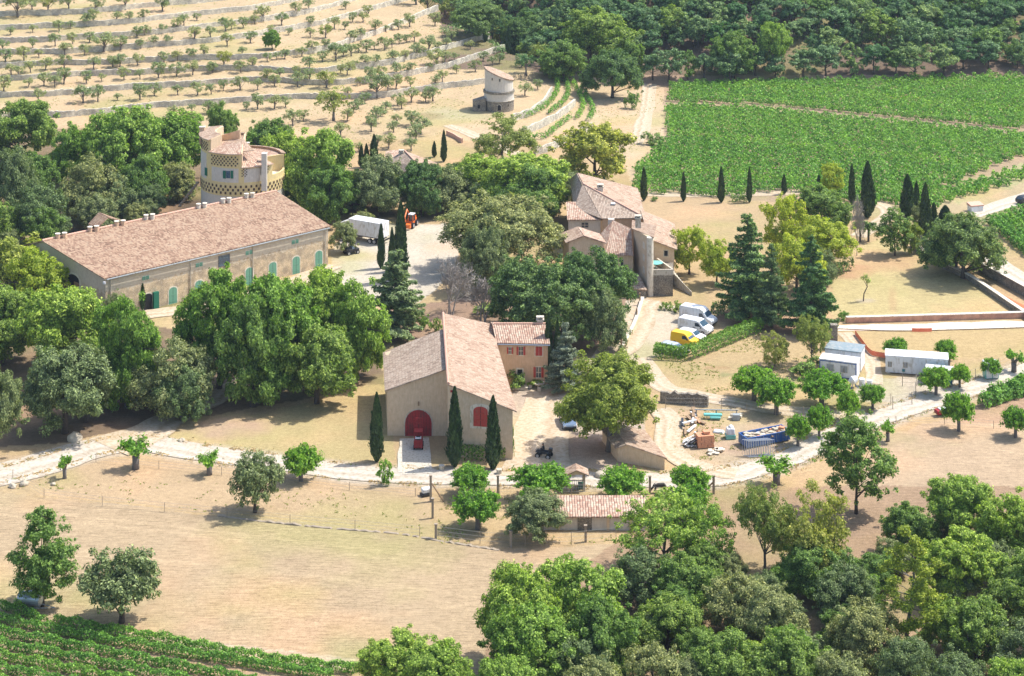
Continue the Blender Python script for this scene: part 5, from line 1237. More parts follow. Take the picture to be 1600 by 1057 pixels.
def hedge(name, pts, width, height, label, mt='hedge', cat='hedge', dens=75, leaf=.26, group=None, wob=.12, base=0.0, posts=False, gap=0.0):
    """clipped hedge or vine row along ground points"""
    rs = np.random.default_rng(int(abs(pts[0][0] * 7 + pts[0][1])) + 3); P0 = np.array([[p[0], p[1], p[2]] for p in pts]); seg = np.linalg.norm(np.diff(P0[:, :2], axis=0), axis=1); cum = np.concatenate([[0], np.cumsum(seg)]); L = cum[-1]
    n = int(L * dens * (width + 2 * height) / 3.2); s = rs.random(n) * L
    if gap > 0: s = s[(vnoise(s * .55 + pts[0][0], s * 0 + pts[0][1], 3) > gap) | (rs.random(n) < .42)]; n = len(s)
    x = np.interp(s, cum, P0[:, 0]); y = np.interp(s, cum, P0[:, 1]); z = np.interp(s, cum, P0[:, 2]); k = np.clip(np.searchsorted(cum, s) - 1, 0, len(seg) - 1); Tn = unit(np.diff(P0, axis=0)[k]); Nn = np.stack([-Tn[:, 1], Tn[:, 0], np.zeros(n)], 1)
    th = rs.random(n) * np.pi; c = np.cos(th); sn = np.sin(th)
    if base == 0: cc = np.sign(c) * np.abs(c) ** .45; ss = np.abs(sn) ** .55
    else: cc = c; ss = sn
    pv = 1 + wob * np.sin(s * 1.3 + pts[0][0]) + wob * np.sin(s * 3.1) + rs.normal(0, wob * .5, n); rr = rs.uniform(.8, 1.05, n) * pv
    P = np.stack([x, y, z + base], 1) + Nn * (cc * width / 2 * rr)[:, None]; P[:, 2] += ss * (height - base) * rr
    N = unit(Nn * cc[:, None] + np.array([0, 0, 1])[None] * ss[:, None] * .8 + rs.normal(0, .42, (n, 3)))
    V = leafquads(P, N, leaf, rs, .7); me = npmesh('foliage', V, np.arange(len(V)).reshape(-1, 4), LEAF[mt])
    c0 = P0[len(P0) // 2]; co = np.empty(len(V) * 3, dtype=np.float32); me.vertices.foreach_get('co', co); me.vertices.foreach_set('co', (co.reshape(-1, 3) - c0[None]).astype(np.float32).reshape(-1)); me.update()
    o = link(name, me, None, tuple(c0)); return tag(o, label, cat, group)

# ------------------------------------------------------------------ individual trees, from the photo
wood = [
 # left wood behind and around the tower
 ('oakmid', -30, 88, 150, 272, 'bright oak at the top left edge of the wood below the terraces'),
 ('oak', 72, 150, 190, 300, 'rounded oak left of the tallest oak under the terraces'),
 ('oak', 118, 262, 163, 322, 'broad bright oak left of the round tower, its crown reaching the lowest terrace wall'),
 ('oak', 205, 335, 172, 305, 'bright oak immediately left of the round tower'),
 ('oakmid', 318, 372, 155, 232, 'small oak peeping up behind the round tower chimneys'),
 ('oakmid', 372, 470, 183, 290, 'green oak behind the right side of the round tower'),
 ('oak', 398, 490, 200, 325, 'oak between the round tower and the big oak beside it'),
 ('oak', 440, 566, 196, 352, 'big leafy oak right of the round tower and above the cellar roof end'),
 ('holm', 545, 636, 238, 352, 'grey green holm oak behind the white truck'),
 ('oakmid', 470, 560, 255, 366, 'low oak leaning over the truck cab'),
 ('dark', 610, 700, 248, 350, 'dark oak behind the orange telehandler'),
 ('holm', 655, 745, 255, 345, 'holm oak right of the orange telehandler'),
 ('oak', 700, 800, 240, 335, 'bright oak below the pale farm track to the windmill'),
 ('oak', 745, 902, 238, 365, 'very broad bright oak left of the manor house roofs'),
 ('oakmid', 770, 890, 252, 372, 'oak crown in front of the broad oak by the manor roofs'),
 ('holmbig', 686, 880, 292, 452, 'large grey green holm oak right of the gravel yard'),
 ('holmbig', 715, 800, 330, 470, 'holm oak crown at the lower left of the large holm oak'),
 ('dark', 750, 905, 388, 545, 'dark green oak left half of the mass above the farmhouse'),
 ('dark', 860, 1000, 385, 545, 'large dark green oak below the manor house'),
 ('dark', 800, 960, 400, 560, 'dark oak crown in the middle above the blue cedar'),
 ('holm', 905, 985, 440, 560, 'dark oak beside the fence on the slope to the court'),
 ('yoak', 868, 990, 190, 305, 'olive brown oak between the hill vines and the big vineyard'),
 ('openy', 730, 840, 176, 262, 'pale loose tree below the windmill tower'),
 ('holm', -20, 62, 225, 385, 'grey holm oak at the left edge level with the tower'),
 ('holm', 15, 112, 285, 405, 'holm oak left of the far end of the cellar roof'),
 ('oakmid', 20, 100, 240, 340, 'mid green oak between two holm oaks at the left edge'),
 ('holm', 88, 190, 235, 358, 'holm oak with clumped crown above the cellar roof end'),
 ('oakmid', -70, 30, 300, 420, 'oak cut by the left edge above the yellow tree'),
 ('yoak', -40, 78, 366, 482, 'yellow green tree at the left edge beside the cellar gable'),
 ('yellow', 10, 112, 380, 500, 'lighter yellow green tree touching the cellar gable'),
 ('oakmid', -60, 70, 440, 590, 'green oak at the left edge below the yellow green tree'),
 ('oak', 20, 175, 440, 610, 'broad bluish green oak in front of the cellar gable'),
 ('oak', 140, 255, 455, 655, 'bright oak just left of the cellar doors'),
 ('holm', 158, 205, 452, 520, 'small grey shrubby holm oak against the cellar wall'),
 ('holm', 25, 178, 538, 700, 'folded dark holm oak above the left end of the road'),
 ('holm', 95, 175, 540, 672, 'holm oak right half of the folded pair by the road'),
 ('holmbig', -60, 36, 555, 728, 'tall grey holm oak cut by the left edge beside the road'),
 ('holm', 205, 338, 522, 668, 'spreading holm oak whose shade falls across the road'),
 ('holm', 238, 330, 560, 672, 'lower right crown of the spreading holm oak by the road'),
 ('oak', 276, 410, 418, 628, 'huge bright oak left of centre below the cellar, its left crown'),
 ('oak', 345, 500, 425, 640, 'huge bright oak below the cellar, its middle crown'),
 ('oakmid', 330, 460, 460, 655, 'oak crown hanging over the lawn beside the barn'),
 ('oak', 440, 560, 412, 600, 'bright oak in front of the right end of the cellar'),
 ('oak', 500, 614, 430, 612, 'bright oak between the cellar and the barn roof'),
 ('oakmid', 430, 560, 500, 650, 'lower oak crown left of the barn roof'),
 ('holm', 513, 562, 345, 402, 'small round holm oak at the right corner of the cellar'),
 ('holm', 545, 590, 330, 372, 'small holm oak beside the truck cab'),
 ('holm', 138, 215, 268, 352, 'holm oak just behind the cellar ridge at the left'), ('oakmid', 186, 262, 238, 334, 'mid green oak between the tower and the left holm oaks'), ('holm', 112, 186, 296, 374, 'holm oak at the very back corner of the cellar'), ('holm', 246, 312, 252, 322, 'dark holm oak touching the foot of the round tower'),
 ('oakmid', 34, 104, 322, 412, 'green oak behind the far corner of the cellar'), ('holm', 205, 262, 286, 346, 'low holm oak in front of the round tower stair'),
 # right side park
 ('yellow', 1046, 1108, 350, 438, 'ochre leaved tree right of the manor terrace'),
 ('yellow', 1090, 1150, 368, 455, 'yellow green tree left of the tall dark cedar'),
 ('yellow', 1190, 1258, 300, 415, 'yellow green tree right of the bare field'),
 ('oakmid', 1240, 1335, 288, 372, 'domed green tree behind the yellow tree of the park'),
 ('yellow', 1238, 1338, 330, 432, 'bright yellow green tree in the park'),
 ('yellow', 1278, 1320, 253, 315, 'pale lime green tree standing before the vineyard'),
 ('yellow', 1200, 1290, 360, 470, 'yellow green tree between the two cedars'),
 ('holm', 1255, 1310, 385, 450, 'grey green shrub tree at the edge of the lawn'),
 ('tallopen', 1368, 1428, 322, 402, 'airy tree on the lawn with a thin trunk'),
 ('yoak', 1405, 1442, 345, 402, 'small tree beside the airy lawn tree'),
 ('dark', 1438, 1572, 330, 455, 'big dark green tree beside the garden wall'),
 ('oakmid', 1448, 1540, 345, 440, 'upper left crown of the big garden wall tree'),
 ('holm', 1422, 1452, 312, 360, 'grey tree between the tall cypresses'),
 ('openy', 1236, 1300, 488, 575, 'light feathery tree above the site cabins'),
 ('openy', 1184, 1238, 515, 575, 'small yellowish feathery tree left of the site cabins'),
 ('bush', 1240, 1300, 560, 588, 'grey scrub beside the grey blue site cabin'),
 # foreground
 ('tallopen', 1278, 1398, 642, 808, 'tall loose tree standing alone right of the dirt road bend'),
 ('tall', 14, 118, 786, 952, 'tall bright tree over the silver tank trailer'),
 ('oliveb', 128, 252, 850, 978, 'grey olive tree at the edge of the vine rows'),
 ('oliveb', 359, 438, 702, 804, 'grey olive tree in the middle of the dry field'),
 ('holm', 789, 884, 767, 858, 'dark round holm oak at the left end of the orchard shed'),
]
for r in wood: T(*r)
T('plane', 868, 1036, 543, 712, 'big yellow green plane tree shading the court')
T('bush', 1308, 1328, 484, 500, 'round clipped bush at the end of the garden wall', 'bush', 'hedge')
# mulberries of the orchard and along the road
pol = [(706, 763, 727, 776, 'round pollard mulberry right of the white water trough'), (713, 780, 764, 827, 'lime green mulberry below the one by the trough'), (808, 888, 724, 782, 'widest pollard mulberry, left of the porch gate'),
 (940, 1006, 728, 781, 'pollard mulberry right of the porch gate'), (1049, 1106, 728, 776, 'pollard mulberry right of the grazing donkey'), (1050, 1104, 755, 806, 'lower mulberry half hidden by the walnut tree'),
 (1147, 1210, 571, 626, 'leftmost mulberry of the row below the hedge slope'), (1184, 1242, 587, 648, 'second mulberry of the row below the hedge slope'), (1250, 1318, 578, 635, 'broad mulberry below the grey roofed site cabin'),
 (1308, 1342, 608, 660, 'narrow mulberry with a fat trunk right of the broad one'), (1345, 1382, 599, 640, 'small fresh mulberry left of the road gate'), (1383, 1417, 527, 560, 'mulberry behind the left part of the long white cabin'),
 (1463, 1492, 530, 562, 'mulberry behind the right end of the long white cabin'), (1441, 1484, 571, 618, 'mulberry in front of the blue container'), (1484, 1515, 568, 606, 'small mulberry right of the blue container'),
 (1534, 1562, 558, 592, 'mulberry in front of the portable toilet'), (1228, 1266, 646, 698, 'mulberry at the end of the blue skip'), (1262, 1298, 633, 684, 'mulberry right behind the blue skip'),
 (1476, 1520, 611, 674, 'two headed mulberry on the far side of the road'), (1566, 1608, 634, 684, 'pale green mulberry at the right edge of the field'), (444, 497, 697, 752, 'round mulberry beside the road left of the barn')]
for r in pol: pollard(*r)
for r in [(188, 236, 682, 733, 'pollard mulberry with a stout trunk beside the shaded road bend'), (308, 346, 704, 742, 'small forked pollard stump with fresh shoots'), (88, 114, 708, 748, 'nearly leafless pollard stump near the left edge'),
          (1188, 1238, 712, 757, 'forked young pollard below the blue skip'), (1374, 1400, 656, 690, 'half hidden pollard behind the tall loose tree'), (1566, 1602, 543, 582, 'lopped mulberry at the right edge near the portable toilet'), (1470, 1494, 548, 576, 'dead pollard trunk at the corner of the long white cabin')]: pollard(*r, full=False)
T('bush', 586, 613, 714, 758, 'young lime green sapling beside the road in front of the barn', 'tree', 'pollard')
cyp = [(579, 598, 616, 722, 'cypress at the left of the barn gate'), (700, 721, 607, 730, 'cypress between the barn gate and the arched window'), (760, 781, 621, 734, 'cypress right of the arched barn window'),
 (849, 864, 492, 600, 'slim cypress right of the farmhouse, left one'), (865, 877, 498, 600, 'slim cypress right of the farmhouse, right one'), (216, 227, 437, 486, 'small cypress by the cellar door'),
 (590, 601, 350, 420, 'slim cypress in front of the white truck body'), (607, 618, 357, 425, 'shortest cypress of the group in the gravel yard'), (616, 636, 318, 440, 'tallest cypress of the group in the gravel yard'),
 (578, 591, 211, 262, 'tallest of the three cypresses left of the hill house'), (560, 569, 227, 262, 'leftmost of the three cypresses by the hill house'), (568, 577, 225, 262, 'middle of the three cypresses by the hill house'),
 (689, 698, 204, 253, 'tall cypress right of the hill house'), (675, 682, 221, 246, 'short cypress right of the hill house'), (1001, 1011, 262, 314, 'leftmost cypress on the vineyard track'), (1064, 1072, 270, 315, 'second cypress on the vineyard track'),
 (1122, 1132, 262, 317, 'third cypress on the vineyard track'), (1167, 1175, 262, 317, 'fourth cypress on the vineyard track, beside a low shrub'), (1221, 1229, 273, 304, 'small cypress left of the green park tree'), (1276, 1283, 274, 294, 'tiny cypress left of the lime green tree'),
 (1326, 1336, 257, 320, 'slim cypress at the left of the broad pair before the vineyard'), (1345, 1366, 254, 340, 'broad dark cypress before the vineyard'), (1408, 1428, 274, 340, 'broad cypress left of the tall garden ones'), (1427, 1437, 284, 330, 'thin cypress behind the garden group'),
 (1437, 1455, 288, 372, 'tallest cypress behind the garden wall tree'), (1452, 1466, 318, 368, 'shorter cypress touching the tallest garden one'), (1466, 1488, 322, 362, 'rightmost stubby cypress of the garden group'),
 (755, 762, 32, 66, 'dark cypress on the ridge at the top'), (791, 798, 41, 84, 'second dark cypress on the ridge at the top')]
for r in cyp: cypress(*r)
conifer(1112, 1224, 330, 496, 'tall dark cedar right of the manor house', 'cedar', v=0)
conifer(1222, 1312, 362, 520, 'dark cedar with long flat branches at the edge of the lawn', 'cedar', v=1)
conifer(1172, 1240, 378, 512, 'grey green cedar between the two dark ones', 'cedargrey', v=2)
conifer(560, 676, 384, 525, 'grey green cedar below the gravel yard', 'cedargrey', v=3)
conifer(846, 922, 503, 612, 'blue grey cedar in front of the farmhouse corner', 'blue', v=4)
bare_tree(655, 752, 398, 495, 'bare grey tree at the edge of the gravel yard')
bare_tree(722, 790, 430, 505, 'second bare thicket right of the bare tree')
bare_tree(1325, 1352, 300, 400, 'brown half dead tree before the broad cypress')
palm(1344, 342, 378, 'left palm at the edge of the park'); palm(1357, 345, 378, 'right palm at the edge of the park')
# leaning sapling on the lawn
g = G(1349, 471); t = thing('leaning_sapling', g, 'thin crooked sapling leaning on the open lawn', 'tree'); mb = MB(); mb.tube([(0, 0, -.1), (.1, 0, 1.2), (.6, 0, 2.2), (.5, 0, 3.1)], [.1, .09, .07, .04], 6); mb.tube([(.6, 0, 2.2), (-.1, 0, 3.5)], [.05, .02], 5); link('trunk', npmesh('trunk', np.array(mb.v), mb.f, M['bark']), t)
V = clumpleaves(np.array([(.5, 0, 3.4), (.8, .2, 3.0), (.3, -.1, 3.9), (-.2, 0, 3.6)]), np.array([.5, .45, .4, .3]), 300, .24, RN); link('crown', npmesh('crown', V, np.arange(len(V)).reshape(-1, 4), LEAF['mid']), t)
# hedges and shrubs
hp = lambda pts: [G(*p) for p in pts]
hedge('hedge', hp([(1022, 559), (1045, 560.5), (1074, 562), (1110, 548), (1150, 531), (1188, 516)]), 1.7, 1.9, 'long clipped hedge bending round the parked cars', dens=150, wob=.03)
hedge('hedge', hp([(719, 717), (757, 718)]), 1.5, 1.6, 'clipped dark hedge under the arched barn window', 'mid', dens=150, wob=.04)
hedge('hedge', hp([(780, 716), (791, 717)]), 1.5, 1.5, 'short clipped hedge at the right corner of the barn', 'mid', dens=150, wob=.04)
hedge('hedge', hp([(1142, 316), (1168, 316)]), 1.5, 1.2, 'low dark shrub hedge between two track cypresses', 'dark', dens=120)
hedge('hedge', hp([(1303, 432), (1328, 420)]), 1.6, 1.8, 'low hedge at the left edge of the lawn', 'dark', dens=120)
hedge('hedge', hp([(1112, 490), (1135, 492)]), 2.2, 1.6, 'low dark hedge at the foot of the tall cedar', 'dark', dens=120)
for r in [(1016, 1030, 306, 314, 'low round shrub beside the first track cypress'), (672, 690, 495, 520, 'bright shrub at the back of the barn roof'), (648, 676, 490, 515, 'dark shrub behind the barn'), (790, 830, 578, 606, 'shrubs by the farmhouse door'), (825, 852, 590, 606, 'shrub under the farmhouse window'),
          (1050, 1072, 470, 488, 'lavender clump below the manor stairs'), (1030, 1052, 470, 484, 'small plants below the manor terrace'), (797, 806, 660, 715, 'climber on the right side of the barn'), (740, 790, 470, 492, 'low shrubs above the barn roof'), (1000, 1040, 205, 225, 'scrubby patch beside the vineyard')]:
    T('bush', r[0], r[1], r[2], r[3], r[4], 'bush', 'mid')

# ------------------------------------------------------------------ bottom right wood
br = [('oak', 560, 690, 990, 1110, 'bright oak rising from the bottom edge, leftmost of the wood'), ('oak', 620, 745, 1005, 1130, 'bright oak at the bottom edge, second of the wood'),
 ('oak', 745, 880, 880, 1060, 'bright oak at the left edge of the bottom wood'), ('oak', 820, 985, 872, 1040, 'bright oak with a spiky top at the edge of the field'), ('oak', 750, 905, 945, 1110, 'bright oak below the spiky topped one'), ('oakmid', 870, 1000, 930, 1090, 'bright oak right of the lower ones in the bottom wood'),
 ('holm', 835, 960, 985, 1110, 'dark holm oak among the bright oaks at the bottom'), ('open', 955, 1120, 770, 905, 'walnut with visible branches right of the orchard shed'), ('open', 1040, 1155, 775, 900, 'second open walnut right of the orchard shed'),
 ('openy', 1140, 1250, 752, 900, 'yellow green tree left half of the pair below the road'), ('openy', 1200, 1335, 752, 915, 'yellow green tree right half of the pair below the road'),
 ('holm', 940, 1060, 850, 960, 'holm oak below the open walnut'), ('oakmid', 1020, 1130, 860, 975, 'greyish holm oak in the middle of the bottom wood'), ('oakmid', 985, 1100, 925, 1040, 'holm oak below the greyish one'), ('oakmid', 1010, 1105, 915, 1010, 'brighter oak clump between the holm oaks'),
 ('holm', 1095, 1210, 885, 1010, 'dark holm oak right of centre in the bottom wood'), ('holm', 1150, 1260, 915, 1040, 'dark holm oak below the yellow green pair'), ('oakmid', 1220, 1340, 840, 955, 'grey holm oak right of the yellow green pair'), ('holm', 1270, 1380, 880, 1000, 'holm oak left of the lone pine'),
 ('oakmid', 1080, 1210, 980, 1120, 'mid green oak near the bottom edge centre right'), ('holm', 960, 1080, 1000, 1130, 'holm oak at the bottom edge under the bright oaks'), ('oakmid', 1170, 1300, 985, 1125, 'holm oak at the bottom edge centre right'), ('oak', 1195, 1275, 975, 1090, 'bright bush like oak at the bottom edge'),
 ('oakmid', 1380, 1470, 782, 880, 'thin green tree at the top of the bottom right wood'), ('oak', 1440, 1560, 738, 872, 'bright tree with a jagged top at the right'), ('oak', 1520, 1640, 765, 905, 'bright tree at the right edge'), ('holm', 1450, 1530, 790, 860, 'grey holm oak between the bright trees at the right'),
 ('oak', 1440, 1575, 828, 965, 'round bright oak right of the lone pine'), ('oakmid', 1540, 1680, 860, 1000, 'oak at the right edge below the bright one'), ('holm', 1290, 1410, 940, 1070, 'holm oak lower left of the lone pine'), ('holm', 1360, 1470, 990, 1120, 'holm oak at the foot of the lone pine'),
 ('oakmid', 1460, 1590, 930, 1070, 'broad holm oak at the lower right'), ('holm', 1540, 1680, 960, 1110, 'holm oak in the lower right corner'), ('holm', 1440, 1560, 1010, 1150, 'holm oak at the bottom edge right of the pine'), ('oak', 1530, 1650, 1030, 1170, 'bright oak in the bottom right corner'), ('holm', 1260, 1370, 1020, 1150, 'holm oak at the bottom edge left of the pine'),
 ('holm', 870, 990, 1030, 1160, 'holm oak at the bottom edge left of centre'), ('oak', 730, 850, 1020, 1170, 'bright oak at the very bottom left of the wood')]
for r in br: T(*r)
pine(1372, 1480, 833, 1028, 'tall airy pine with yellow green tufts rising from the bottom right wood')
rs = np.random.default_rng(5)
for k in range(46):
    px = rs.uniform(700, 1680); py = rs.uniform(900, 1190)
    if py < 900 + (985 - px) * .9: continue
    g = G(px, py); k2 = ['holm', 'oakmid', 'holm', 'oak'][k % 4]
    treeat(g.x, g.y, g.z - .2, k2, rs.uniform(4.2, 6.5), rs.uniform(3.6, 5.2), 'low filler oak in the undergrowth of the bottom right wood', 'tree', 'undergrowth of the bottom right wood')
for k in range(26):
    px = rs.uniform(-60, 340); py = rs.uniform(250, 640)
    if 60 < px and 376 < py < 520 and py < 372 + 130 and px > 60: continue
    g = G(px, py); treeat(g.x, g.y, g.z - .2, ['holm', 'oakmid'][k % 2], rs.uniform(4, 6.5), rs.uniform(4.0, 6.0), 'low oak in the shade of the left wood', 'tree', 'undergrowth of the left wood')
for k in range(22):
    px = rs.uniform(440, 900); py = rs.uniform(300, 345)
    g = G(px, py); treeat(g.x, g.y, g.z - .2, ['holm', 'dark'][k % 2], rs.uniform(6, 8), rs.uniform(5.0, 7.0), 'shaded oak in the wood behind the gravel yard', 'tree', 'wood behind the gravel yard')

# ------------------------------------------------------------------ olive grove
O1 = [(65,220),(205,205),(370,195),(440,180),(540,165),(585,135),(730,140),(805,135),(900,125),(18,320),(205,300),(345,290),(455,275),(560,265),(650,325,1.6),(755,315,1.2),(880,305),(855,235),(905,220),(1015,205),(1105,190),(1150,160),(1215,250,1.2),(1230,130),(1315,235),(1410,195),(1445,185),(1520,175),(1590,150),(1045,280),(957,290,.7),(405,345),(150,380),(35,385),(243,360,.8),(530,345),(585,435),(705,420),(750,420,1.2),(860,410),(1025,390),(1110,380),(1195,370),(1275,355),(1420,290,1.2),(1565,270),(1515,350),(1400,410,1.7),(1330,455,1.2),(70,470,1.2),(115,475),(190,455),(285,440),(400,430),(180,545),(275,540,1.1),(340,545,1.1),(400,525),(540,520),(635,510),(775,500),(875,495),(990,490,1.1),(1105,480,1.2),(1205,470,1.1),(1325,460),(1505,455,1.2),(1575,430),(25,570,1.1),(520,645,1.2),(612,635,1.1),(735,630),(875,625,1.1),(965,600,1.1),(1110,595,1.3),(1235,595),(1320,590,1.1),(1395,570,1.1),(1500,565,1.1),(240,640),(1080,730,1.1),(1200,700),(1300,715),(1540,690),(110,110,1.8),(300,75,1.8),(430,65,1.6),(1015,70,1.4),(600,70,1.4),(780,60,1.3),(200,60,1.5)]
O2 = [(45,130,1.3),(205,220),(340,160),(340,235,1.2),(435,240,1.6),(490,180),(555,185),(605,140),(670,140),(600,260),(650,245),(430,300),(350,325),(287,355),(70,385),(130,375),(180,370),(415,385,1.2),(500,380,1.2),(545,360),(595,350),(640,330),(690,325),(740,310),(805,310),(850,300),(895,275,1.1),(940,270),(990,260),(745,200),(810,200),(890,185),(960,170,1.2),(1080,320,1.6),(1135,310),(1190,295),(1220,260),(1120,160,1.5),(145,490,1.2),(250,470),(335,440,1.2),(335,505),(70,510),(260,545,1.2),(440,550,1.9),(570,470),(530,460),(615,430),(685,415),(755,405),(855,395,1.2),(930,380),(1005,355,1.1),(10,565),(115,540),(650,535),(715,505),(780,490,1.2),(570,600),(755,605,1.7),(825,580),(875,560),(965,460,1.1),(880,480),(965,545,1.2),(1080,440),(1130,415,1.2),(1180,390),(1240,380),(1120,535),(1165,520),(1255,460),(1370,450,1.2),(1340,310),(1420,385),(1480,410),(1520,400),(10,685,1.1),(115,680),(185,670),(485,755,2.3),(570,760,1.3),(610,700,1.2),(640,680,1.1),(680,650,1.1),(230,790,1.2),(295,760,1.3),(720,825,1.3),(750,770,1.2),(780,730,1.2),(810,700,1.1),(910,680),(885,660),(970,640),(1060,640,1.4),(1105,635,1.2),(975,785,1.2),(860,830,1.1),(880,780,1.1),(830,930,1.2),(530,860,1.1),(760,910),(1000,880,1.3),(1030,840,1.2),(640,950),(970,945,1.2),(1260,170,1.6),(1330,200,1.6),(1180,110,1.5),(250,90),(330,60),(700,100),(560,60),(160,160),(90,200)]
O3 = [(80,600,1.2),(160,560,1.1),(60,420,1.1),(120,370,1.6),(200,440,1.3),(30,300,1.4),(100,300,1.3)]
pts_ = [(x / 4, y / 4, (r[0] if r else 1)) for x, y, *r in O1] + [(400 + x / 4, y / 4, (r[0] if r else 1)) for x, y, *r in O2] + [(800 + x / 4, y / 4, (r[0] if r else 1)) for x, y, *r in O3]
for i, (px, py, k) in enumerate(pts_):
    g = G(px, py); s = RN.uniform(.68, 1.25); wd = 3.35 * k * s; hh = 2.85 * k * s * RN.uniform(.9, 1.1)
    t = treeat(g.x, g.y, g.z - .05, 'olive', wd, hh, 'small grey green olive tree on the dry terraced hillside', 'olive tree', 'olive trees on the terraced hillside', mat='scrub' if (k >= 1.5 and i % 2) else None)
T('oak', 410, 440, 45, 82, 'single bright green tree among the grey olives high on the hill')

# ------------------------------------------------------------------ wood on the far hill
rs = np.random.default_rng(11); k = 0; pl = []
edge = [(1020, 125), (1045, 128), (1075, 125), (1100, 122), (1140, 132, 1.3), (1180, 118), (1212, 126), (1255, 122), (1290, 118), (1330, 118, 1.1), (1365, 116), (1400, 118), (1430, 122), (1475, 120, 1.2), (1505, 108), (1545, 108), (1590, 106), (1630, 110)]
for e in edge:
    px, py = e[:2]; q = e[2] if len(e) > 2 else 1; g = G(px, py); pl.append((g.x, g.y, g.z, q * rs.uniform(.95, 1.15)))
# rows climbing the slope, jittered
for r_ in range(13):
    Yb = 468 + r_ * 4.3 + r_ * r_ * .05; x = -14 + (0 if r_ > 2 else 14) + rs.uniform(0, 3)
    while x < 142:
        yy = Yb + rs.uniform(-2.4, 2.4); xx = x + rs.uniform(-1.2, 1.2); zz_ = GZ(xx, yy); pyy = YH + F * (H - zz_) / yy; pxx = 800 + F * xx / yy
        if pxx > (860 - r_ * 14) and pyy > -22 and pxx < 1640: pl.append((xx, yy, zz_, rs.uniform(.78, 1.30)))
        x += rs.uniform(4.6, 6.6)
pl = sorted(pl, key=lambda p: p[1])[:298]
fm = ['forest', 'forest', 'holm', 'forestb', 'forestc', 'oakmid', 'forest', 'forestc']
for i, (x, y, z, q) in enumerate(pl):
    kd = ['forest', 'forestb', 'forest', 'forestc', 'forest', 'forest', 'forestb'][i % 7]; b0 = {'forest': (6.6, 6.6), 'forestb': (8.2, 8.0), 'forestc': (5.0, 6.8)}[kd]
    treeat(x, y, z - .2, kd, b0[0] * q, b0[1] * q, 'green tree of the dense wood on the far hill above the vineyard', 'tree', 'trees of the wood on the far hill', mat=[None, None, 'dark', 'mid', None, 'holm', None, None, 'plane'][i % 9] if i % 3 == 0 else None)
for r in [('dark', 908, 1006, 74, 168, 'large dark oak where the farm lane meets the wood'), ('oakmid', 838, 922, 62, 140, 'round oak above the young vine rows on the hill nose'), ('oakmid', 876, 1000, 8, 118, 'tallest broad oak at the left end of the far wood'), ('oakmid', 955, 1010, 60, 130, 'oak above the top corner of the big vineyard'),
          ('oakmid', 1105, 1186, 46, 134, 'tall oak with a bare trunk standing over the vineyard edge'), ('oak', 1180, 1240, 30, 122, 'second tall oak at the vineyard edge'), ('dark', 780, 850, 20, 96, 'dark oak behind the scrubby ridge'), ('dark', 700, 790, 0, 70, 'dark oak in the shaded valley behind the ridge'), ('bush', 975, 1000, 140, 170, 'bright bush at the foot of the dark lane oak')]: T(*r)
def undergrowth():
    rs = np.random.default_rng(77); n = 1500; y = rs.uniform(472, 535, n); px = rs.uniform(690, 1680, n); x = (px - 800) / F * y; z = terrain(x, y); py = YH + F * (H - z) / y; ok = (py < 112) & ((px > 900) | (py < 60 + (px - 690) * .25)) & (fbm(x * .1, y * .1, 5) > .38); x, y, z = x[ok], y[ok], z[ok]
    C_ = np.stack([x, y, z + .4], 1); R_ = rs.uniform(.7, 1.7, len(x)); V = clumpleaves(C_, R_, 30, .5, rs, flat=.8)
    o = link('undergrowth', npmesh('undergrowth', V, np.arange(len(V)).reshape(-1, 4), LEAF['forest'])); tag(o, 'low scrub under the trees of the far hill', 'undergrowth', None, 'stuff')
undergrowth()
# scrub of the ridge between the olives and the wood
for px, py, q in [(690, 22, 1.2), (705, 30, 1.4), (722, 42, 1.3), (738, 52, 1.4), (770, 62, 1.5), (785, 75, 1.3), (812, 80, 1.5), (830, 92, 1.4), (845, 104, 1.3), (650, 8, 1.3), (668, 16, 1.2), (800, 66, 1.3), (858, 120, 1.2), (822, 116, 1.1)]:
    g = G(px, py); treeat(g.x, g.y, g.z, 'olive', 5.2 * q, 4.6 * q, 'yellowish scrubby tree along the ridge right of the olives', 'tree', 'scrubby trees along the ridge', mat='scrub' if int(px) % 2 else 'forest')

# ------------------------------------------------------------------ vines
def vrow(pts, width, height, label, group, dens=70, leaf=.34, wob=.2, base=.35, gap=0.0): return hedge('vine_row', pts, width, height, label, 'vine', 'vine row', dens, leaf, group, wob, base, gap=gap)
near = [[(0, 952), (40, 963), (70, 978)], [(85, 975), (162, 990), (250, 1005), (400, 1033), (560, 1054)], [(-60, 962), (0, 974), (125, 999), (275, 1025), (400, 1045), (520, 1064)], [(-60, 984), (0, 995), (125, 1018), (250, 1043), (400, 1072)], [(-60, 1002), (0, 1014), (125, 1036), (250, 1062), (400, 1092)],
        [(-60, 1020), (0, 1032), (125, 1056), (260, 1084)], [(-60, 1039), (0, 1051), (125, 1077), (200, 1094)], [(-60, 1058), (0, 1070), (125, 1098)], [(-60, 1078), (0, 1092), (80, 1108)]]
nms = ['short topmost', 'uppermost long', 'third', 'fourth', 'fifth', 'sixth', 'seventh', 'eighth', 'last']
for i, r in enumerate(near):
    vrow([G(*p) for p in resample(r, 12)], .85, 1.0, 'vine row at the bottom left, %s counted from the dry field' % nms[i], 'vine rows at the bottom left', 300, .19, .15, .25)
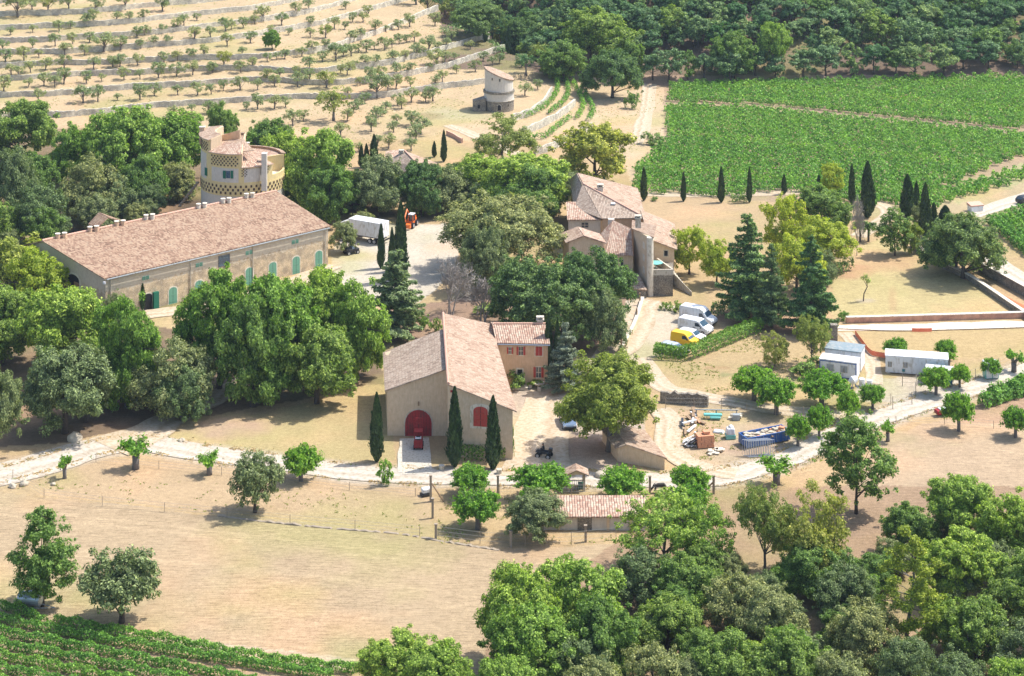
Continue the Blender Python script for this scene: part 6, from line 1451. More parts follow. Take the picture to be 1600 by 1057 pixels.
# big vineyard: rows parallel to the gap that crosses it
pA = G(1200, 168); pB = G(1600, 207); dv = Vector((pB.x - pA.x, pB.y - pA.y, 0)).normalized(); nv_ = Vector((-dv.y, dv.x, 0))
outer = [(1044, 133), (1900, 116), (1900, 212), (1600, 203), (1400, 186), (1200, 166), (1038, 160)]
inner = [(1036, 166), (1200, 173), (1400, 193), (1600, 212), (1900, 232), (1900, 196), (1600, 247), (1480, 292), (1478, 300), (1375, 322), (1330, 318), (1230, 300), (1130, 312), (988, 300), (986, 262), (1040, 222)]
low = [(1400, 318), (1600, 262), (1900, 190), (1900, 215), (1600, 285), (1490, 318), (1440, 336), (1390, 330)]
def inany(px, py): 
    a = np.array([px]); b_ = np.array([py]); return inpoly(a, b_, outer)[0] or inpoly(a, b_, inner)[0] or inpoly(a, b_, low)[0]
cnt = 0
for k in range(-70, 60):
    base_ = pA + nv_ * (k * 2.35); run = []
    for s in np.arange(-140, 260, 1.5):
        q = base_ + dv * s
        if q.y < 250: 
            continue
        px = 800 + F * q.x / q.y; py = YH + F * H / q.y
        ok = px < 1800 and px > 960 and inany(px, py)
        if ok: run.append((q.x, q.y, GZ(q.x, q.y)))
        if (not ok or s > 258) and run:
            if len(run) > 4 and cnt < 290:
                vrow(run[::3] + [run[-1]] if len(run) > 6 else run, 1.25, 1.25, 'leafy vine row of the large vineyard at the foot of the wooded hill', 'vine rows of the large vineyard', 52, .38, .26, .3, gap=.16); cnt += 1
            run = []
print('vine rows', cnt)
# vineyard right of the garden wall
for i in range(9):
    a_ = (1545 + i * 9, 350 - i * 3.2); run = [G(a_[0] + t * 95, a_[1] + t * 78) for t in np.linspace(0, 1.0, 9)]
    vrow(run, 1.3, 1.5, 'vine row of the small vineyard beyond the garden wall, number %s from the white lane' % ['one', 'two', 'three', 'four', 'five', 'six', 'seven', 'eight', 'nine'][i], 'vine rows beyond the garden wall', 110, .32, .15, .3)
for i in range(5):
    run = [G(1533 + i * 13 + t * 90, 638 - i * 6 - t * 30 + t * t * 3) for t in np.linspace(0, 1, 7)]
    vrow(run, 1.6, 1.9, 'vine row at the right edge beside the road, %s from the road end' % ['first', 'second', 'third', 'fourth', 'fifth'][i], 'vine rows at the right edge by the road', 130, .32, .18, .25)
# young vines on the nose of the hill, on stakes
hv = [[(865, 118), (872, 138), (862, 160), (842, 176), (818, 186)], [(882, 122), (888, 148), (874, 168), (856, 180)], [(894, 130), (905, 150), (912, 170), (900, 188)], [(907, 142), (920, 160), (927, 176), (920, 190)], [(826, 215), (850, 218), (872, 200), (892, 186)]]
for i, r in enumerate(hv):
    vrow([G(*p) for p in resample(r, 8)], .9, 1.2, 'pale young vine row on the nose of the olive hill, %s from the left' % ['first', 'second', 'third', 'fourth', 'lowest'][i], 'young vine rows on the hill nose', 40, .34, .3, .3)
for r, nm in (([(800, 190), (830, 180), (850, 164), (862, 146)], 'upper'), ([(816, 212), (850, 198), (880, 180), (898, 166)], 'middle'), ([(836, 242), (860, 236), (895, 218), (925, 204)], 'lower')):
    wall_along('terrace_wall', [G(*p) for p in resample(r, 6)], 1.5, .5, M['stone_terrace'], 'grey curved retaining wall among the young vines, %s one' % nm, 'wall', 61, .15)
# ------------------------------------------------------------------ vehicles (built along +X, then turned)
def lmesh(mb, name, mat, parent, smooth=False):
    """local coordinates part"""
    me = npmesh(name, np.array(mb.v, float).reshape(-1, 3), mb.f, mat, smooth=smooth)
    import bmesh
    bm = bmesh.new(); bm.from_mesh(me); bmesh.ops.recalc_face_normals(bm, faces=bm.faces); bm.to_mesh(me); bm.free()
    return link(name, me, parent)
def bevelled(name, mat, parent, mb, w_=.04, seg=2):
    o = lmesh(mb, name, mat, parent)
    md = o.modifiers.new('bevel', 'BEVEL'); md.width = w_; md.segments = seg; md.limit_method = 'ANGLE'; md.angle_limit = math.radians(25)
    return o
def loftbody(mb, prof, half, zsh, tumble=.12):
    """side profile [(x,z)] extruded to both sides; points above zsh lean inwards"""
    n = len(prof); V = []
    for s in (-1, 1):
        for x, z in prof:
            y = half - (max(0, z - zsh) * tumble); V.append((x, s * y, z))
    mb.add(V, [tuple(range(n)), tuple(range(2 * n - 1, n - 1, -1))] + [(i, n + i, n + (i + 1) % n, (i + 1) % n) for i in range(n)])
def wheel(parent, x, y, r=.33, wd=.22):
    m = MB(); m.tube([(x, y - wd / 2, r), (x, y + wd / 2, r)], r, 18); t = lmesh(m, 'wheel', M['tyre'], parent)
    m = MB(); s = 1 if y > 0 else -1; m.tube([(x, y + s * wd * .4, r), (x, y + s * (wd / 2 + .02), r)], r * .6, 12); lmesh(m, 'rim', M['rim'], t)
def sidepane(mb, pts, half, zsh, tumble, s, off=.012):
    V = [(x, s * (half - max(0, z - zsh) * tumble + off), z) for x, z in pts]; V2 = [(x, v[1] - s * .03, z) for (x, z), v in zip(pts, V)]
    n = len(pts); mb.add(V + V2, [tuple(range(n)), tuple(range(2 * n - 1, n - 1, -1))] + [(i, n + i, n + (i + 1) % n, (i + 1) % n) for i in range(n)])
def crosspane(mb, a, b, ha, hb, off=.015):
    """pane spanning the body between two profile points a(x,z) and b(x,z)"""
    d = Vector((b[0] - a[0], 0, b[1] - a[1])).normalized(); nn_ = Vector((-d.z, 0, d.x)); nn_ = nn_ if nn_.z > 0 else -nn_
    o1 = nn_ * off; o2 = -nn_ * .03; V = []
    for o_ in (o1, o2):
        for (p, h_) in ((a, ha), (b, hb)):
            for s in (-1, 1): V.append((p[0] + o_.x, s * h_, p[1] + o_.z))
    mb.add(V, [(0, 1, 3, 2), (6, 7, 5, 4), (0, 4, 5, 1), (1, 5, 7, 3), (3, 7, 6, 2), (2, 6, 4, 0)])
def vehicle(kind, loc, rz, label, mat, cat='car', name='parked_car'):
    t = thing(name, loc, label, cat, None, rz); body = MB()
    if kind == 'van':
        L, Wd, Ht = 5.0, 1.95, 1.98; half = Wd / 2; zs = 1.05; tb = .10
        prof = [(-2.45, .38), (-2.5, .7), (-2.46, 1.8), (-2.36, Ht - .02), (.55, Ht), (.95, Ht - .10), (1.72, 1.22), (2.35, .98), (2.5, .72), (2.5, .40), (2.2, .28), (-2.2, .28)]
        loftbody(body, prof, half, zs, tb); win = [[(.35, 1.18), (.35, 1.66), (.82, 1.72), (1.38, 1.20)]]; ws = ((.98, 1.84), (1.66, 1.28)); rear = None; wx = (-1.55, 1.62); r = .34; hl = (2.42, .86, .72)
    elif kind == 'hivan':
        L, Wd, Ht = 5.4, 2.0, 2.45; half = Wd / 2; zs = 1.1; tb = .08
        prof = [(-2.65, .4), (-2.7, .7), (-2.68, 2.3), (-2.5, Ht), (.7, Ht), (1.15, Ht - .25), (1.85, 1.3), (2.5, 1.02), (2.68, .75), (2.68, .42), (2.3, .28), (-2.3, .28)]
        loftbody(body, prof, half, zs, tb); win = [[(.55, 1.22), (.55, 1.80), (1.0, 1.86), (1.55, 1.26)]]; ws = ((1.2, 2.1), (1.80, 1.38)); rear = None; wx = (-1.7, 1.75); r = .35; hl = (2.6, .9, .75)
    elif kind == 'smallvan':
        L, Wd, Ht = 4.1, 1.7, 1.82; half = Wd / 2; zs = .95; tb = .13
        prof = [(-2.0, .38), (-2.05, .7), (-2.0, 1.6), (-1.9, Ht - .03), (.15, Ht), (.45, Ht - .12), (1.1, 1.06), (1.85, .86), (2.0, .62), (2.0, .38), (1.7, .26), (-1.7, .26)]
        loftbody(body, prof, half, zs, tb); win = [[(-.15, 1.05), (-.1, 1.5), (.38, 1.55), (.88, 1.06)]]; ws = ((.50, 1.62), (1.05, 1.10)); rear = None; wx = (-1.25, 1.3); r = .30; hl = (1.88, .72, .62)
    elif kind == 'estate':
        L, Wd, Ht = 4.4, 1.75, 1.46; half = Wd / 2; zs = .88; tb = .30
        prof = [(-2.1, .35), (-2.2, .7), (-2.12, .95), (-1.75, 1.38), (-1.3, Ht), (.2, Ht), (.55, Ht - .07), (1.15, .97), (1.95, .80), (2.18, .60), (2.18, .36), (1.8, .24), (-1.8, .24)]
        loftbody(body, prof, half, zs, tb); win = [[(-1.75, .98), (-1.5, 1.32), (-.95, 1.34), (-.85, .98)], [(-.75, .98), (-.8, 1.35), (-.05, 1.36), (-.02, .98)], [(.06, .98), (.03, 1.36), (.42, 1.34), (.95, .98)]]; ws = ((.58, 1.38), (1.12, 1.0)); rear = ((-1.74, 1.36), (-2.10, 1.0)); wx = (-1.32, 1.36); r = .31; hl = (2.05, .66, .62)
    else:   # hatchback
        L, Wd, Ht = 4.0, 1.72, 1.5; half = Wd / 2; zs = .9; tb = .30
        prof = [(-1.9, .36), (-2.0, .7), (-1.95, 1.0), (-1.55, 1.40), (-1.1, Ht), (.1, Ht), (.45, Ht - .08), (1.05, 1.0), (1.75, .84), (1.98, .62), (1.98, .36), (1.7, .24), (-1.7, .24)]
        loftbody(body, prof, half, zs, tb); win = [[(-1.5, 1.02), (-1.3, 1.34), (-.7, 1.38), (-.62, 1.02)], [(-.54, 1.02), (-.6, 1.39), (.3, 1.39), (.85, 1.02)]]; ws = ((.48, 1.41), (1.02, 1.03)); rear = ((-1.54, 1.38), (-1.93, 1.04)); wx = (-1.2, 1.25); r = .31; hl = (1.86, .66, .62)
    bo = bevelled('body', M[mat], t, body, .06, 3); bo.modifiers['bevel'].angle_limit = math.radians(18)
    m = MB()
    for s in (-1, 1):
        for wnd in win: sidepane(m, wnd, half, zs, tb, s)
    lmesh(m, 'side_window', M['glass'], t)
    hw = lambda z: half - max(0, z - zs) * tb - .09
    m = MB(); crosspane(m, ws[0], ws[1], hw(ws[0][1]), hw(ws[1][1])); lmesh(m, 'windscreen', M['glass_blue'], t)
    if rear: m = MB(); crosspane(m, rear[0], rear[1], hw(rear[0][1]), hw(rear[1][1])); lmesh(m, 'rear_window', M['glass'], t)
    for x in wx:
        for s in (-1, 1): wheel(t, x, s * (half - .08), r)
    for s in (-1, 1):
        m = MB(); m.box((hl[0] + .03, s * hl[2], hl[1] - .06), (.18, .30, .16)); lmesh(m, 'headlight', M['silver'], t)
        m = MB(); m.box((ws[1][0] - .3, s * (half + .10), 1.12), (.12, .18, .14)); lmesh(m, 'wing_mirror', M['black'], t)
    m = MB(); m.box((prof[-3][0] - .02, 0, .42), (.12, Wd - .3, .18)); m.box((prof[0][0] + .02, 0, .45), (.12, Wd - .2, .18)); lmesh(m, 'bumper', M['black'] if mat != 'silver' else M['grey_metal'], t)
    if kind in ('van', 'hivan'):
        m = MB()
        for s in (-1, 1): m.box((-.9, s * (half + .005), .72), (2.6, .03, .07))
        lmesh(m, 'side_moulding', M['grey_metal'], t)
        for s in (-1, 1):   # small dark lettering-like mark on the door and a grey logo smear along the side
            m = MB(); 
            for q in range(3): m.box((.10 + q * .16, s * (half + .01), 1.0 - .02 * q), (.09, .03, .12))
            lmesh(m, 'door_mark', M['black'], t)
    return t
def heading(p, q):   # direction on the ground between two photo pixels
    a = W(*p); b_ = W(*q); return math.atan2(b_.y - a.y, b_.x - a.x)
vehicle('hivan', W(1091, 505) , heading((1070, 500), (1112, 508)), 'tall white van, rearmost of the parked vehicles', 'white', 'van', 'white_van').location.z = 0
vehicle('van', W(1087, 519), heading((1063, 514), (1110, 524)), 'white van between the tall white van and the yellow one', 'white', 'van', 'white_van')
vehicle('estate', W(1080, 531.5), heading((1058, 528), (1100, 537)), 'white car half hidden behind the yellow van', 'white', 'car')
vehicle('smallvan', W(1071, 539), heading((1050, 535), (1092, 544)), 'small yellow van beside the clipped hedge', 'yellow', 'van', 'yellow_van')
vehicle('estate', W(1052, 552.5), heading((1034, 549), (1070, 557)), 'silver car with blue tinted windows behind the corner of the hedge', 'silver', 'car')
vehicle('estate', W(887, 664), heading((880, 640), (891, 672)), 'blue grey car parked under the edge of the plane tree', 'carblue', 'car')
vehicle('hatch', W(1604, 318), 0.5, 'dark car at the right edge on the white park lane', 'black', 'car')

# box truck
g = W(573, 377); rz = heading((545, 371), (602, 381)); t = thing('box_truck', g, 'white box truck parked in the gravel yard', 'truck', None, rz)
m = MB(); m.box((.4, 0, 2.45), (6.7, 2.45, 2.55)); bevelled('cargo_box', M['white_metal'], t, m, .03)
m = MB(); m.box((.4, 0, 1.08), (6.8, .9, .2)); [m.box((.4, s * 1.2, 1.14), (6.75, .06, .14)) for s in (-1, 1)]; lmesh(m, 'chassis', M['black'], t)
m = MB(); loftbody(m, [(-5.1, .5), (-5.15, 1.4), (-4.8, 2.45), (-4.5, 2.6), (-3.15, 2.65), (-3.1, .6)], 1.12, 1.5, .06); bevelled('cab', M['white_metal'], t, m, .08, 3)
m = MB(); crosspane(m, (-4.82, 2.38), (-5.13, 1.5), .98, 1.05); lmesh(m, 'windscreen', M['glass_blue'], t)
m = MB(); [sidepane(m, [(-4.75, 1.45), (-4.6, 2.25), (-3.7, 2.3), (-3.7, 1.45)], 1.12, 1.5, .06, s) for s in (-1, 1)]; lmesh(m, 'side_window', M['glass'], t)
for x in (-4.2, 1.4, 2.3):
    for s in (-1, 1): wheel(t, x, s * 1.05, .46, .3)
m = MB(); m.box((3.85, 0, .75), (.15, 2.3, .25)); lmesh(m, 'rear_bumper', M['black'], t)
m = MB(); m.prism([(-4.9, -.9), (-3.2, -1.0), (-3.2, 1.0), (-4.9, .9)], 2.6, [2.7, 3.3, 3.3, 2.7]); lmesh(m, 'roof_spoiler', M['white_metal'], t)

# telehandler
g = W(641, 355); t = thing('telehandler', g, 'orange farm loader with a white cab roof parked before the dark oaks', 'tractor', None, heading((630, 352), (652, 357)) - 1.2); t.scale = (.86, .86, .86)
m = MB(); m.box((-.6, 0, 1.05), (2.6, 1.5, .9)); m.box((-1.5, 0, 1.6), (1.0, 1.3, .6)); bevelled('body', M['orange'], t, m, .06)
m = MB(); m.box((.1, .35, 2.0), (1.3, .95, 1.3)); bevelled('cab', M['glass'], t, m, .05); m = MB(); m.box((.1, .35, 2.72), (1.45, 1.1, .14)); lmesh(m, 'cab_roof', M['white'], t)
for x in (-.55, .75):
    for y in (-.12, .82): m = MB(); m.box((x, y, 2.0), (.1, .1, 1.35)); lmesh(m, 'cab_pillar', M['orange'], t)
m = MB(); m.tube([(-1.6, -.55, 1.9), (.3, -.6, 3.6), (1.8, -.55, 2.4)], [.2, .18, .16], 4); m.tube([(1.8, -.55, 2.4), (2.3, -.2, 1.0)], .14, 4); bevelled('boom', M['orange'], t, m, .02)
m = MB(); m.extr([(0, 0), (.9, 0), (.75, .7), (.1, .8)], (2.0, -1.1, .5), (1, 0, 0), (0, 0, 1), (0, 1, 0), 2.0); lmesh(m, 'bucket', M['orange'], t)
for x, r in ((-1.2, .62), (1.1, .62)):
    for s in (-1, 1): wheel(t, x, s * .95, r, .42)

# quad bike and rider
def skin_body(name, verts, edges, radii, mat, parent, sub=2, root_=0):
    me = bpy.data.meshes.new(name); me.from_pydata(verts, edges, []); o = link(name, me, parent); me.materials.append(mat)
    md = o.modifiers.new('skin', 'SKIN'); sk = me.skin_vertices[0] if len(me.skin_vertices) else None
    if sk is None: 
        bpy.context.view_layer.objects.active = o
        import bmesh
        bm = bmesh.new(); bm.from_mesh(me); bm.verts.layers.skin.verify(); bm.to_mesh(me); bm.free(); sk = me.skin_vertices[0]
    for i, r in enumerate(radii): sk.data[i].radius = (r, r) if not isinstance(r, tuple) else r; sk.data[i].use_root = (i == root_)
    s = o.modifiers.new('sub', 'SUBSURF'); s.levels = sub; s.render_levels = sub; md.use_smooth_shade = True
    return o
qr = heading((838, 712), (860, 715)) + math.pi
def quad(loc, rz, label):
    t = thing('quad_bike', loc, label, 'quad bike', None, rz); m = MB()
    m.box((0, 0, .62), (1.2, .42, .34)); m.extr([(.35, .62), (.98, .66), (1.0, .80), (.45, .95), (.2, .85)], (0, -.3, 0), (1, 0, 0), (0, 0, 1), (0, 1, 0), .6); bevelled('body', M['black'], t, m, .04)
    m = MB()
    for x in (.65, -.65):
        for s in (-1, 1): m.box((x, s * .40, .74), (.62, .30, .06))
    bevelled('mudguard', M['black'], t, m, .02)
    m = MB(); m.box((-.25, 0, .86), (.75, .28, .12)); bevelled('seat', M['cloth_dark'], t, m, .04)
    m = MB(); m.tube([(.28, -.36, 1.12), (.36, 0, 1.06), (.28, .36, 1.12)], .02, 6); m.tube([(.36, 0, 1.06), (.5, 0, .85)], .03, 6); lmesh(m, 'handlebar', M['black'], t)
    m = MB()
    for x in (.8, -.82):
        for y in (-.25, 0, .25): m.tube([(x - .22, y, .9), (x + .22, y, .9)], .015, 5)
        for dx in (-.22, .22): m.tube([(x + dx, -.3, .9), (x + dx, .3, .9)], .015, 5)
    lmesh(m, 'luggage_rack', M['black'], t)
    for x in (.68, -.68):
        for s in (-1, 1): wheel(t, x, s * .46, .31, .26)
    m = MB(); m.box((-.85, 0, 1.08), (.42, .46, .34)); bevelled('top_box', M['black'], t, m, .04)
    return t
q = quad(W(850, 715), qr, 'dark quad bike crossing the shaded court')
def rider(loc, rz, label, shirt, dz=0):
    t = thing('person', loc, label, 'person', None, rz)
    v = [(0, 0, .95), (.03, 0, 1.12), (.08, 0, 1.34), (.09, 0, 1.44), (.12, 0, 1.53), (.13, 0, 1.66),       # pelvis, waist, chest, neck, head
         (.08, .17, 1.40), (.22, .24, 1.20), (.40, .27, 1.14), (.08, -.17, 1.40), (.22, -.24, 1.20), (.40, -.27, 1.14),
         (.02, .11, .93), (.34, .24, .96), (.28, .30, .55), (.40, .31, .47), (.02, -.11, .93), (.34, -.24, .96), (.28, -.30, .55), (.40, -.31, .47)]
    e = [(0, 1), (1, 2), (2, 3), (3, 4), (4, 5), (2, 6), (6, 7), (7, 8), (2, 9), (9, 10), (10, 11), (0, 12), (12, 13), (13, 14), (14, 15), (0, 16), (16, 17), (17, 18), (18, 19)]
    r = [.14, .13, .15, .055, .09, .08, .07, .05, .035, .07, .05, .035, .10, .075, .05, .045, .10, .075, .05, .045]
    skin_body('body', v, e, r, shirt, t)
    m = MB(); m.tube([(.10, 0, 1.47), (.13, 0, 1.58), (.13, 0, 1.68)], [.07, .098, .085], 12); lmesh(m, 'head', M['skin'], t, True)
    m = MB(); m.tube([(.10, 0, 1.58), (.115, 0, 1.67), (.12, 0, 1.735)], [.104, .108, .05], 12); lmesh(m, 'hair', M['hair'], t, True)
    m = MB(); m.box((.235, 0, 1.585), (.03, .03, .045)); m.box((.222, 0, 1.535), (.02, .05, .012)); [m.box((.222, s * .035, 1.61), (.02, .022, .014)) for s in (-1, 1)]; lmesh(m, 'face', M['skin'], t)
    m = MB()
    for s in (-1, 1):
        for k in range(4): m.tube([(.40, s * (.25 + k * .018), 1.14), (.455, s * (.25 + k * .018), 1.145), (.45, s * (.25 + k * .018), 1.10)], [.010, .009, .008], 5)
        m.tube([(.40, s * .24, 1.135), (.43, s * .225, 1.11)], [.010, .009], 5)
    lmesh(m, 'hand', M['skin'], t)
    return t
gq = W(850, 715); rider(gq, qr, 'person in dark clothes riding the quad bike with both hands on the handlebar', M['cloth_dark'])

# red forklift before the gate
g = W(654, 699); t = thing('forklift', g, 'old red forklift standing in front of the barn gate', 'forklift', None, math.radians(90))
m = MB(); m.box((-.35, 0, .75), (1.5, 1.05, .75)); m.box((-1.05, 0, .8), (.35, 1.1, .95)); bevelled('body', M['red'], t, m, .07)
m = MB()
for x, s in ((.3, -1), (.3, 1), (-.75, -1), (-.75, 1)): m.tube([(x, s * .48, 1.1), (x * .9, s * .46, 2.15)], .035, 6)
m.box((-.2, 0, 2.18), (1.15, 1.05, .05)); lmesh(m, 'overhead_guard', M['red'], t)
m = MB(); m.box((-.35, 0, 1.2), (.55, .5, .14)); m.box((-.6, 0, 1.42), (.12, .5, .42)); bevelled('seat', M['black'], t, m, .03)
m = MB(); m.box((-.75, 0, 1.48), (.7, .75, .06)); lmesh(m, 'engine_cover', M['white'], t)
m = MB()
for s in (-.36, -.16, .16, .36): m.box((.62, s, 1.75), (.1, .08, 3.3))
for z in (.4, 1.6, 2.7, 3.35): m.box((.62, 0, z), (.08, .8, .09))
lmesh(m, 'mast', M['red'], t)
m = MB(); [m.box((1.25, s * .28, .12), (1.15, .12, .05)) for s in (-1, 1)]; lmesh(m, 'fork', M['black'], t)
for x, r in ((.3, .32), (-.8, .28)):
    for s in (-1, 1): wheel(t, x, s * .5, r, .22)

# grazing donkey
g = W(1031, 771); t = thing('donkey', g, 'dark grey donkey grazing on the verge with its head down', 'donkey', None, heading((1040, 769), (1024, 769)))
v = [(-.55, 0, .98), (-.2, 0, .96), (.2, 0, .96), (.5, 0, 1.0), (.72, 0, .86), (.95, 0, .52), (1.05, 0, .38), (1.2, 0, .14),
     (.48, .14, .8), (.48, .15, .45), (.46, .15, .06), (.48, -.14, .8), (.58, -.15, .45), (.62, -.15, .06),
     (-.58, .15, .8), (-.5, .16, .55), (-.66, .16, .34), (-.62, .16, .06), (-.58, -.15, .8), (-.56, -.16, .55), (-.72, -.16, .34), (-.70, -.16, .06), (-.72, 0, .92), (-.80, 0, .55)]
e = [(0, 1), (1, 2), (2, 3), (3, 4), (4, 5), (5, 6), (6, 7), (3, 8), (8, 9), (9, 10), (3, 11), (11, 12), (12, 13), (0, 14), (14, 15), (15, 16), (16, 17), (0, 18), (18, 19), (19, 20), (20, 21), (0, 22), (22, 23)]
r = [.24, .27, .26, .23, .15, .11, .12, .06, .10, .055, .05, .10, .055, .05, .13, .08, .05, .05, .13, .08, .05, .05, .03, .025]
skin_body('body', v, e, r, M['coat'], t, root_=1)
m = MB(); [m.tube([(.98, s * .07, .52), (.90, s * .13, .66), (.86, s * .15, .74)], [.03, .04, .008], 6) for s in (-1, 1)]; lmesh(m, 'ear', M['coat'], t)
m = MB(); m.tube([(.5, 0, 1.22), (.72, 0, 1.04), (.93, 0, .68)], [.03, .045, .02], 6); lmesh(m, 'mane', M['black'], t)

# tank trailer under the tall tree
g = G(47, 953); t = thing('tank_trailer', g, 'silver tank trailer parked under the tall tree beside the vines', 'trailer', None, heading((33, 950), (70, 953)))
m = MB(); m.tube([(-1.25, 0, 1.15), (-1.15, 0, 1.15), (1.15, 0, 1.15), (1.25, 0, 1.15)], [.45, .68, .68, .45], 24); lmesh(m, 'tank', M['galv'], t, False)
m = MB(); [m.box((0, s * .4, .45), (2.6, .08, .1)) for s in (-1, 1)]; m.tube([(1.3, .4, .45), (2.7, 0, .42)], .045, 5); m.tube([(1.3, -.4, .45), (2.7, 0, .42)], .045, 5); m.box((-.6, 0, .45), (.1, .9, .1)); m.box((.6, 0, .45), (.1, .9, .1)); lmesh(m, 'frame', M['grey_metal'], t)
for s in (-1, 1): wheel(t, -.1, s * .75, .36, .22)
m = MB(); m.cyl((0, 0, 1.8), .22, .12, 12); lmesh(m, 'filler_cap', M['galv'], t)
m = MB(); m.box((-1.42, .2, .6), (.18, .3, .3)); lmesh(m, 'pump', M['red'], t)

# ------------------------------------------------------------------ site cabins, skip, toilet
def cabin(name, A_, B_, depth, h, label, wins, roofmat='white_metal', cat='cabin', frame=None, seams=0, wallmat='white_metal'):
    """front wall from photo pixels A_ to B_ on the ground"""
    a_ = W(*A_); b_ = W(*B_); u_ = (b_ - a_).normalized(); n_ = Vector((-u_.y, u_.x, 0)); L = (b_ - a_).length
    root = thing(name, ((a_ + b_) / 2 + n_ * depth / 2), label, cat)
    P = [a_, b_, b_ + n_ * depth, a_ + n_ * depth]; m = MB(); m.prism([(p.x, p.y) for p in P], .12, h); m.build('wall', M[wallmat], root)
    m = MB(); Q = [a_ - u_ * .06 - n_ * .06, b_ + u_ * .06 - n_ * .06, b_ + u_ * .06 + n_ * (depth + .06), a_ - u_ * .06 + n_ * (depth + .06)]; m.prism([(p.x, p.y) for p in Q], h + .003, h + .16); ro = m.build('roof', M[roofmat], root)
    m = MB()
    for k in range(1, int(L / .9)):
        p = a_ + u_ * (k * .9); m.prism([(q.x, q.y) for q in (p - u_ * .03, p + u_ * .03, p + u_ * .03 + n_ * depth, p - u_ * .03 + n_ * depth)], h + .163, h + .2)
    m.build('roof_rib', M[roofmat], ro)
    P1 = (a_.x, a_.y); P2 = (b_.x, b_.y); m = MB()
    for k in range(1, int(L / .28)): wpanel(m, P1, P2, k * .28 - .02, k * .28 + .02, .2, h - .05, 0, .018)
    m.build('cladding_rib', M['white_metal'], root)
    if frame:
        m = MB(); wpanel(m, P1, P2, 0, .1, .12, h, 0, .05); wpanel(m, P1, P2, L - .14, L, .12, h, 0, .05); wpanel(m, P1, P2, .11, L - .15, h - .14, h, 0, .045); wpanel(m, P1, P2, .11, L - .15, .12, .2, 0, .045); m.build('corner_frame', M[frame], root)
    for (f, w_, z0, z1, mt) in wins:
        t = f * L; m = MB(); wpanel(m, P1, P2, t - w_ / 2 - .06, t + w_ / 2 + .06, z0 - .06, z1 + .06, 0, .03); wf = m.build('window', M['concrete'], root); m = MB(); wpanel(m, P1, P2, t - w_ / 2, t + w_ / 2, z0, z1, 0, .045); m.build('pane', M[mt], wf)
        if mt == 'glass': m = MB(); [wpanel(m, P1, P2, t - w_ / 2 + q * w_ / 4 - .02, t - w_ / 2 + q * w_ / 4 + .02, z0, z1, 0, .06) for q in (1, 2, 3)]; m.build('window_bar', M['white'], wf)
    for f in (.04, .5, .96):
        for dd in (.2, depth - .2): p = a_ + u_ * (L * f) + n_ * dd; m = MB(); m.box((p.x, p.y, .05), (.4, .4, .3)); m.build('foot_block', M['concrete'], root)
    return root
cabin('site_cabin', (1280.5, 587.5), (1338.5, 595), 2.3, 2.25, 'white blue framed cabin with two grey shutters in front of the grey roofed one', [(.29, .9, .9, 1.75, 'grey_metal'), (.66, .9, .9, 1.75, 'grey_metal')], frame='blue')
cabin('site_cabin', (1289, 575), (1345, 582), 3.2, 2.6, 'white cabin with a grey blue flat roof behind the blue framed one', [], 'sheetroof')
cabin('site_cabin', (1383.5, 583), (1481.5, 590), 2.6, 2.3, 'long white ribbed site cabin with barred windows', [(.07, .45, .9, 1.55, 'glass'), (.32, .5, .95, 1.6, 'glass'), (.29, .35, .35, .7, 'teal'), (.87, 1.0, .95, 1.5, 'glass')])
cabin('container', (1446, 599), (1488, 603), 2.0, 1.75, 'small blue green storage container behind a mulberry', [], 'white_metal', 'container', 'blue', wallmat='teal')
a_ = W(1548, 590, 0); t = thing('portable_toilet', a_, 'white and green portable toilet behind a mulberry near the road', 'toilet', None, .1)
m = MB(); m.box((0, 0, 1.05), (1.9, 1.3, 2.0)); bevelled('body', M['turq'], t, m, .05); m = MB(); m.box((0, 0, 2.13), (2.0, 1.4, .16)); bevelled('roof', M['white'], t, m, .05)
m = MB(); [m.box((x, -.67, 1.05), (.78, .05, 1.85)) for x in (-.45, .45)]; lmesh(m, 'door', M['white'], t)
# blue skip
A_ = W(1169, 703); B_ = W(1236, 690); u_ = (B_ - A_).normalized(); rz = math.atan2(u_.y, u_.x); c = (A_ + B_) / 2 + Vector((-u_.y, u_.x, 0)) * 1.2; L = (B_ - A_).length
t = thing('skip', c, 'long blue rubbish skip filled with rubble', 'skip', None, rz); m = MB(); hh = 1.12
for s in (-1, 1): m.box((0, s * .95, hh / 2 + .15), (L, .07, hh))
for s in (-1, 1): m.box((s * L / 2, 0, hh / 2 + .15), (.07, 1.96, hh))
m.box((0, 0, .25), (L, 1.9, .08)); lmesh(m, 'body', M['blue'], t)
m = MB()
for k in range(int(L / .6) + 1):
    for s in (-1, 1): m.box((-L / 2 + k * .6, s * 1.01, hh / 2 + .15), (.08, .06, hh))
for s in (-1, 1): m.box((0, s * 1.0, hh + .17), (L + .1, .12, .1))
for s in (-1, 1): m.box((s * L / 2, 0, hh + .17), (.12, 1.88, .1))
lmesh(m, 'side_rib', M['blue'], t)
rs = np.random.default_rng(3)
rb_ = thing('rubble_heap', c + Vector((0, 0, .3)), 'heap of pale rubble and boards inside the blue skip', 'rubble', None, rz)
for mt, n_, nm in (('rock', 70, 'stones'), ('wood', 12, 'boards'), ('white_metal', 14, 'panels'), ('brick', 14, 'bricks')):
    m = MB()
    for k in range(n_):
        x = rs.uniform(-L / 2 + .4, L / 2 - .4); y = rs.uniform(-.75, .75); z = .5 + .55 * math.exp(-(y ** 2)) * rs.random(); s = rs.uniform(.2, .6); m.box((x, y, z), (s * (3 if nm == 'boards' else 1.2), s * (.4 if nm == 'boards' else 1), s * (.2 if nm in ('boards', 'panels') else .7)), rs.uniform(0, 3))
    m.box((0, 0, .45), (L - .3, 1.7, .3)) if nm == 'stones' else None
    lmesh(m, nm, M[mt], rb_)
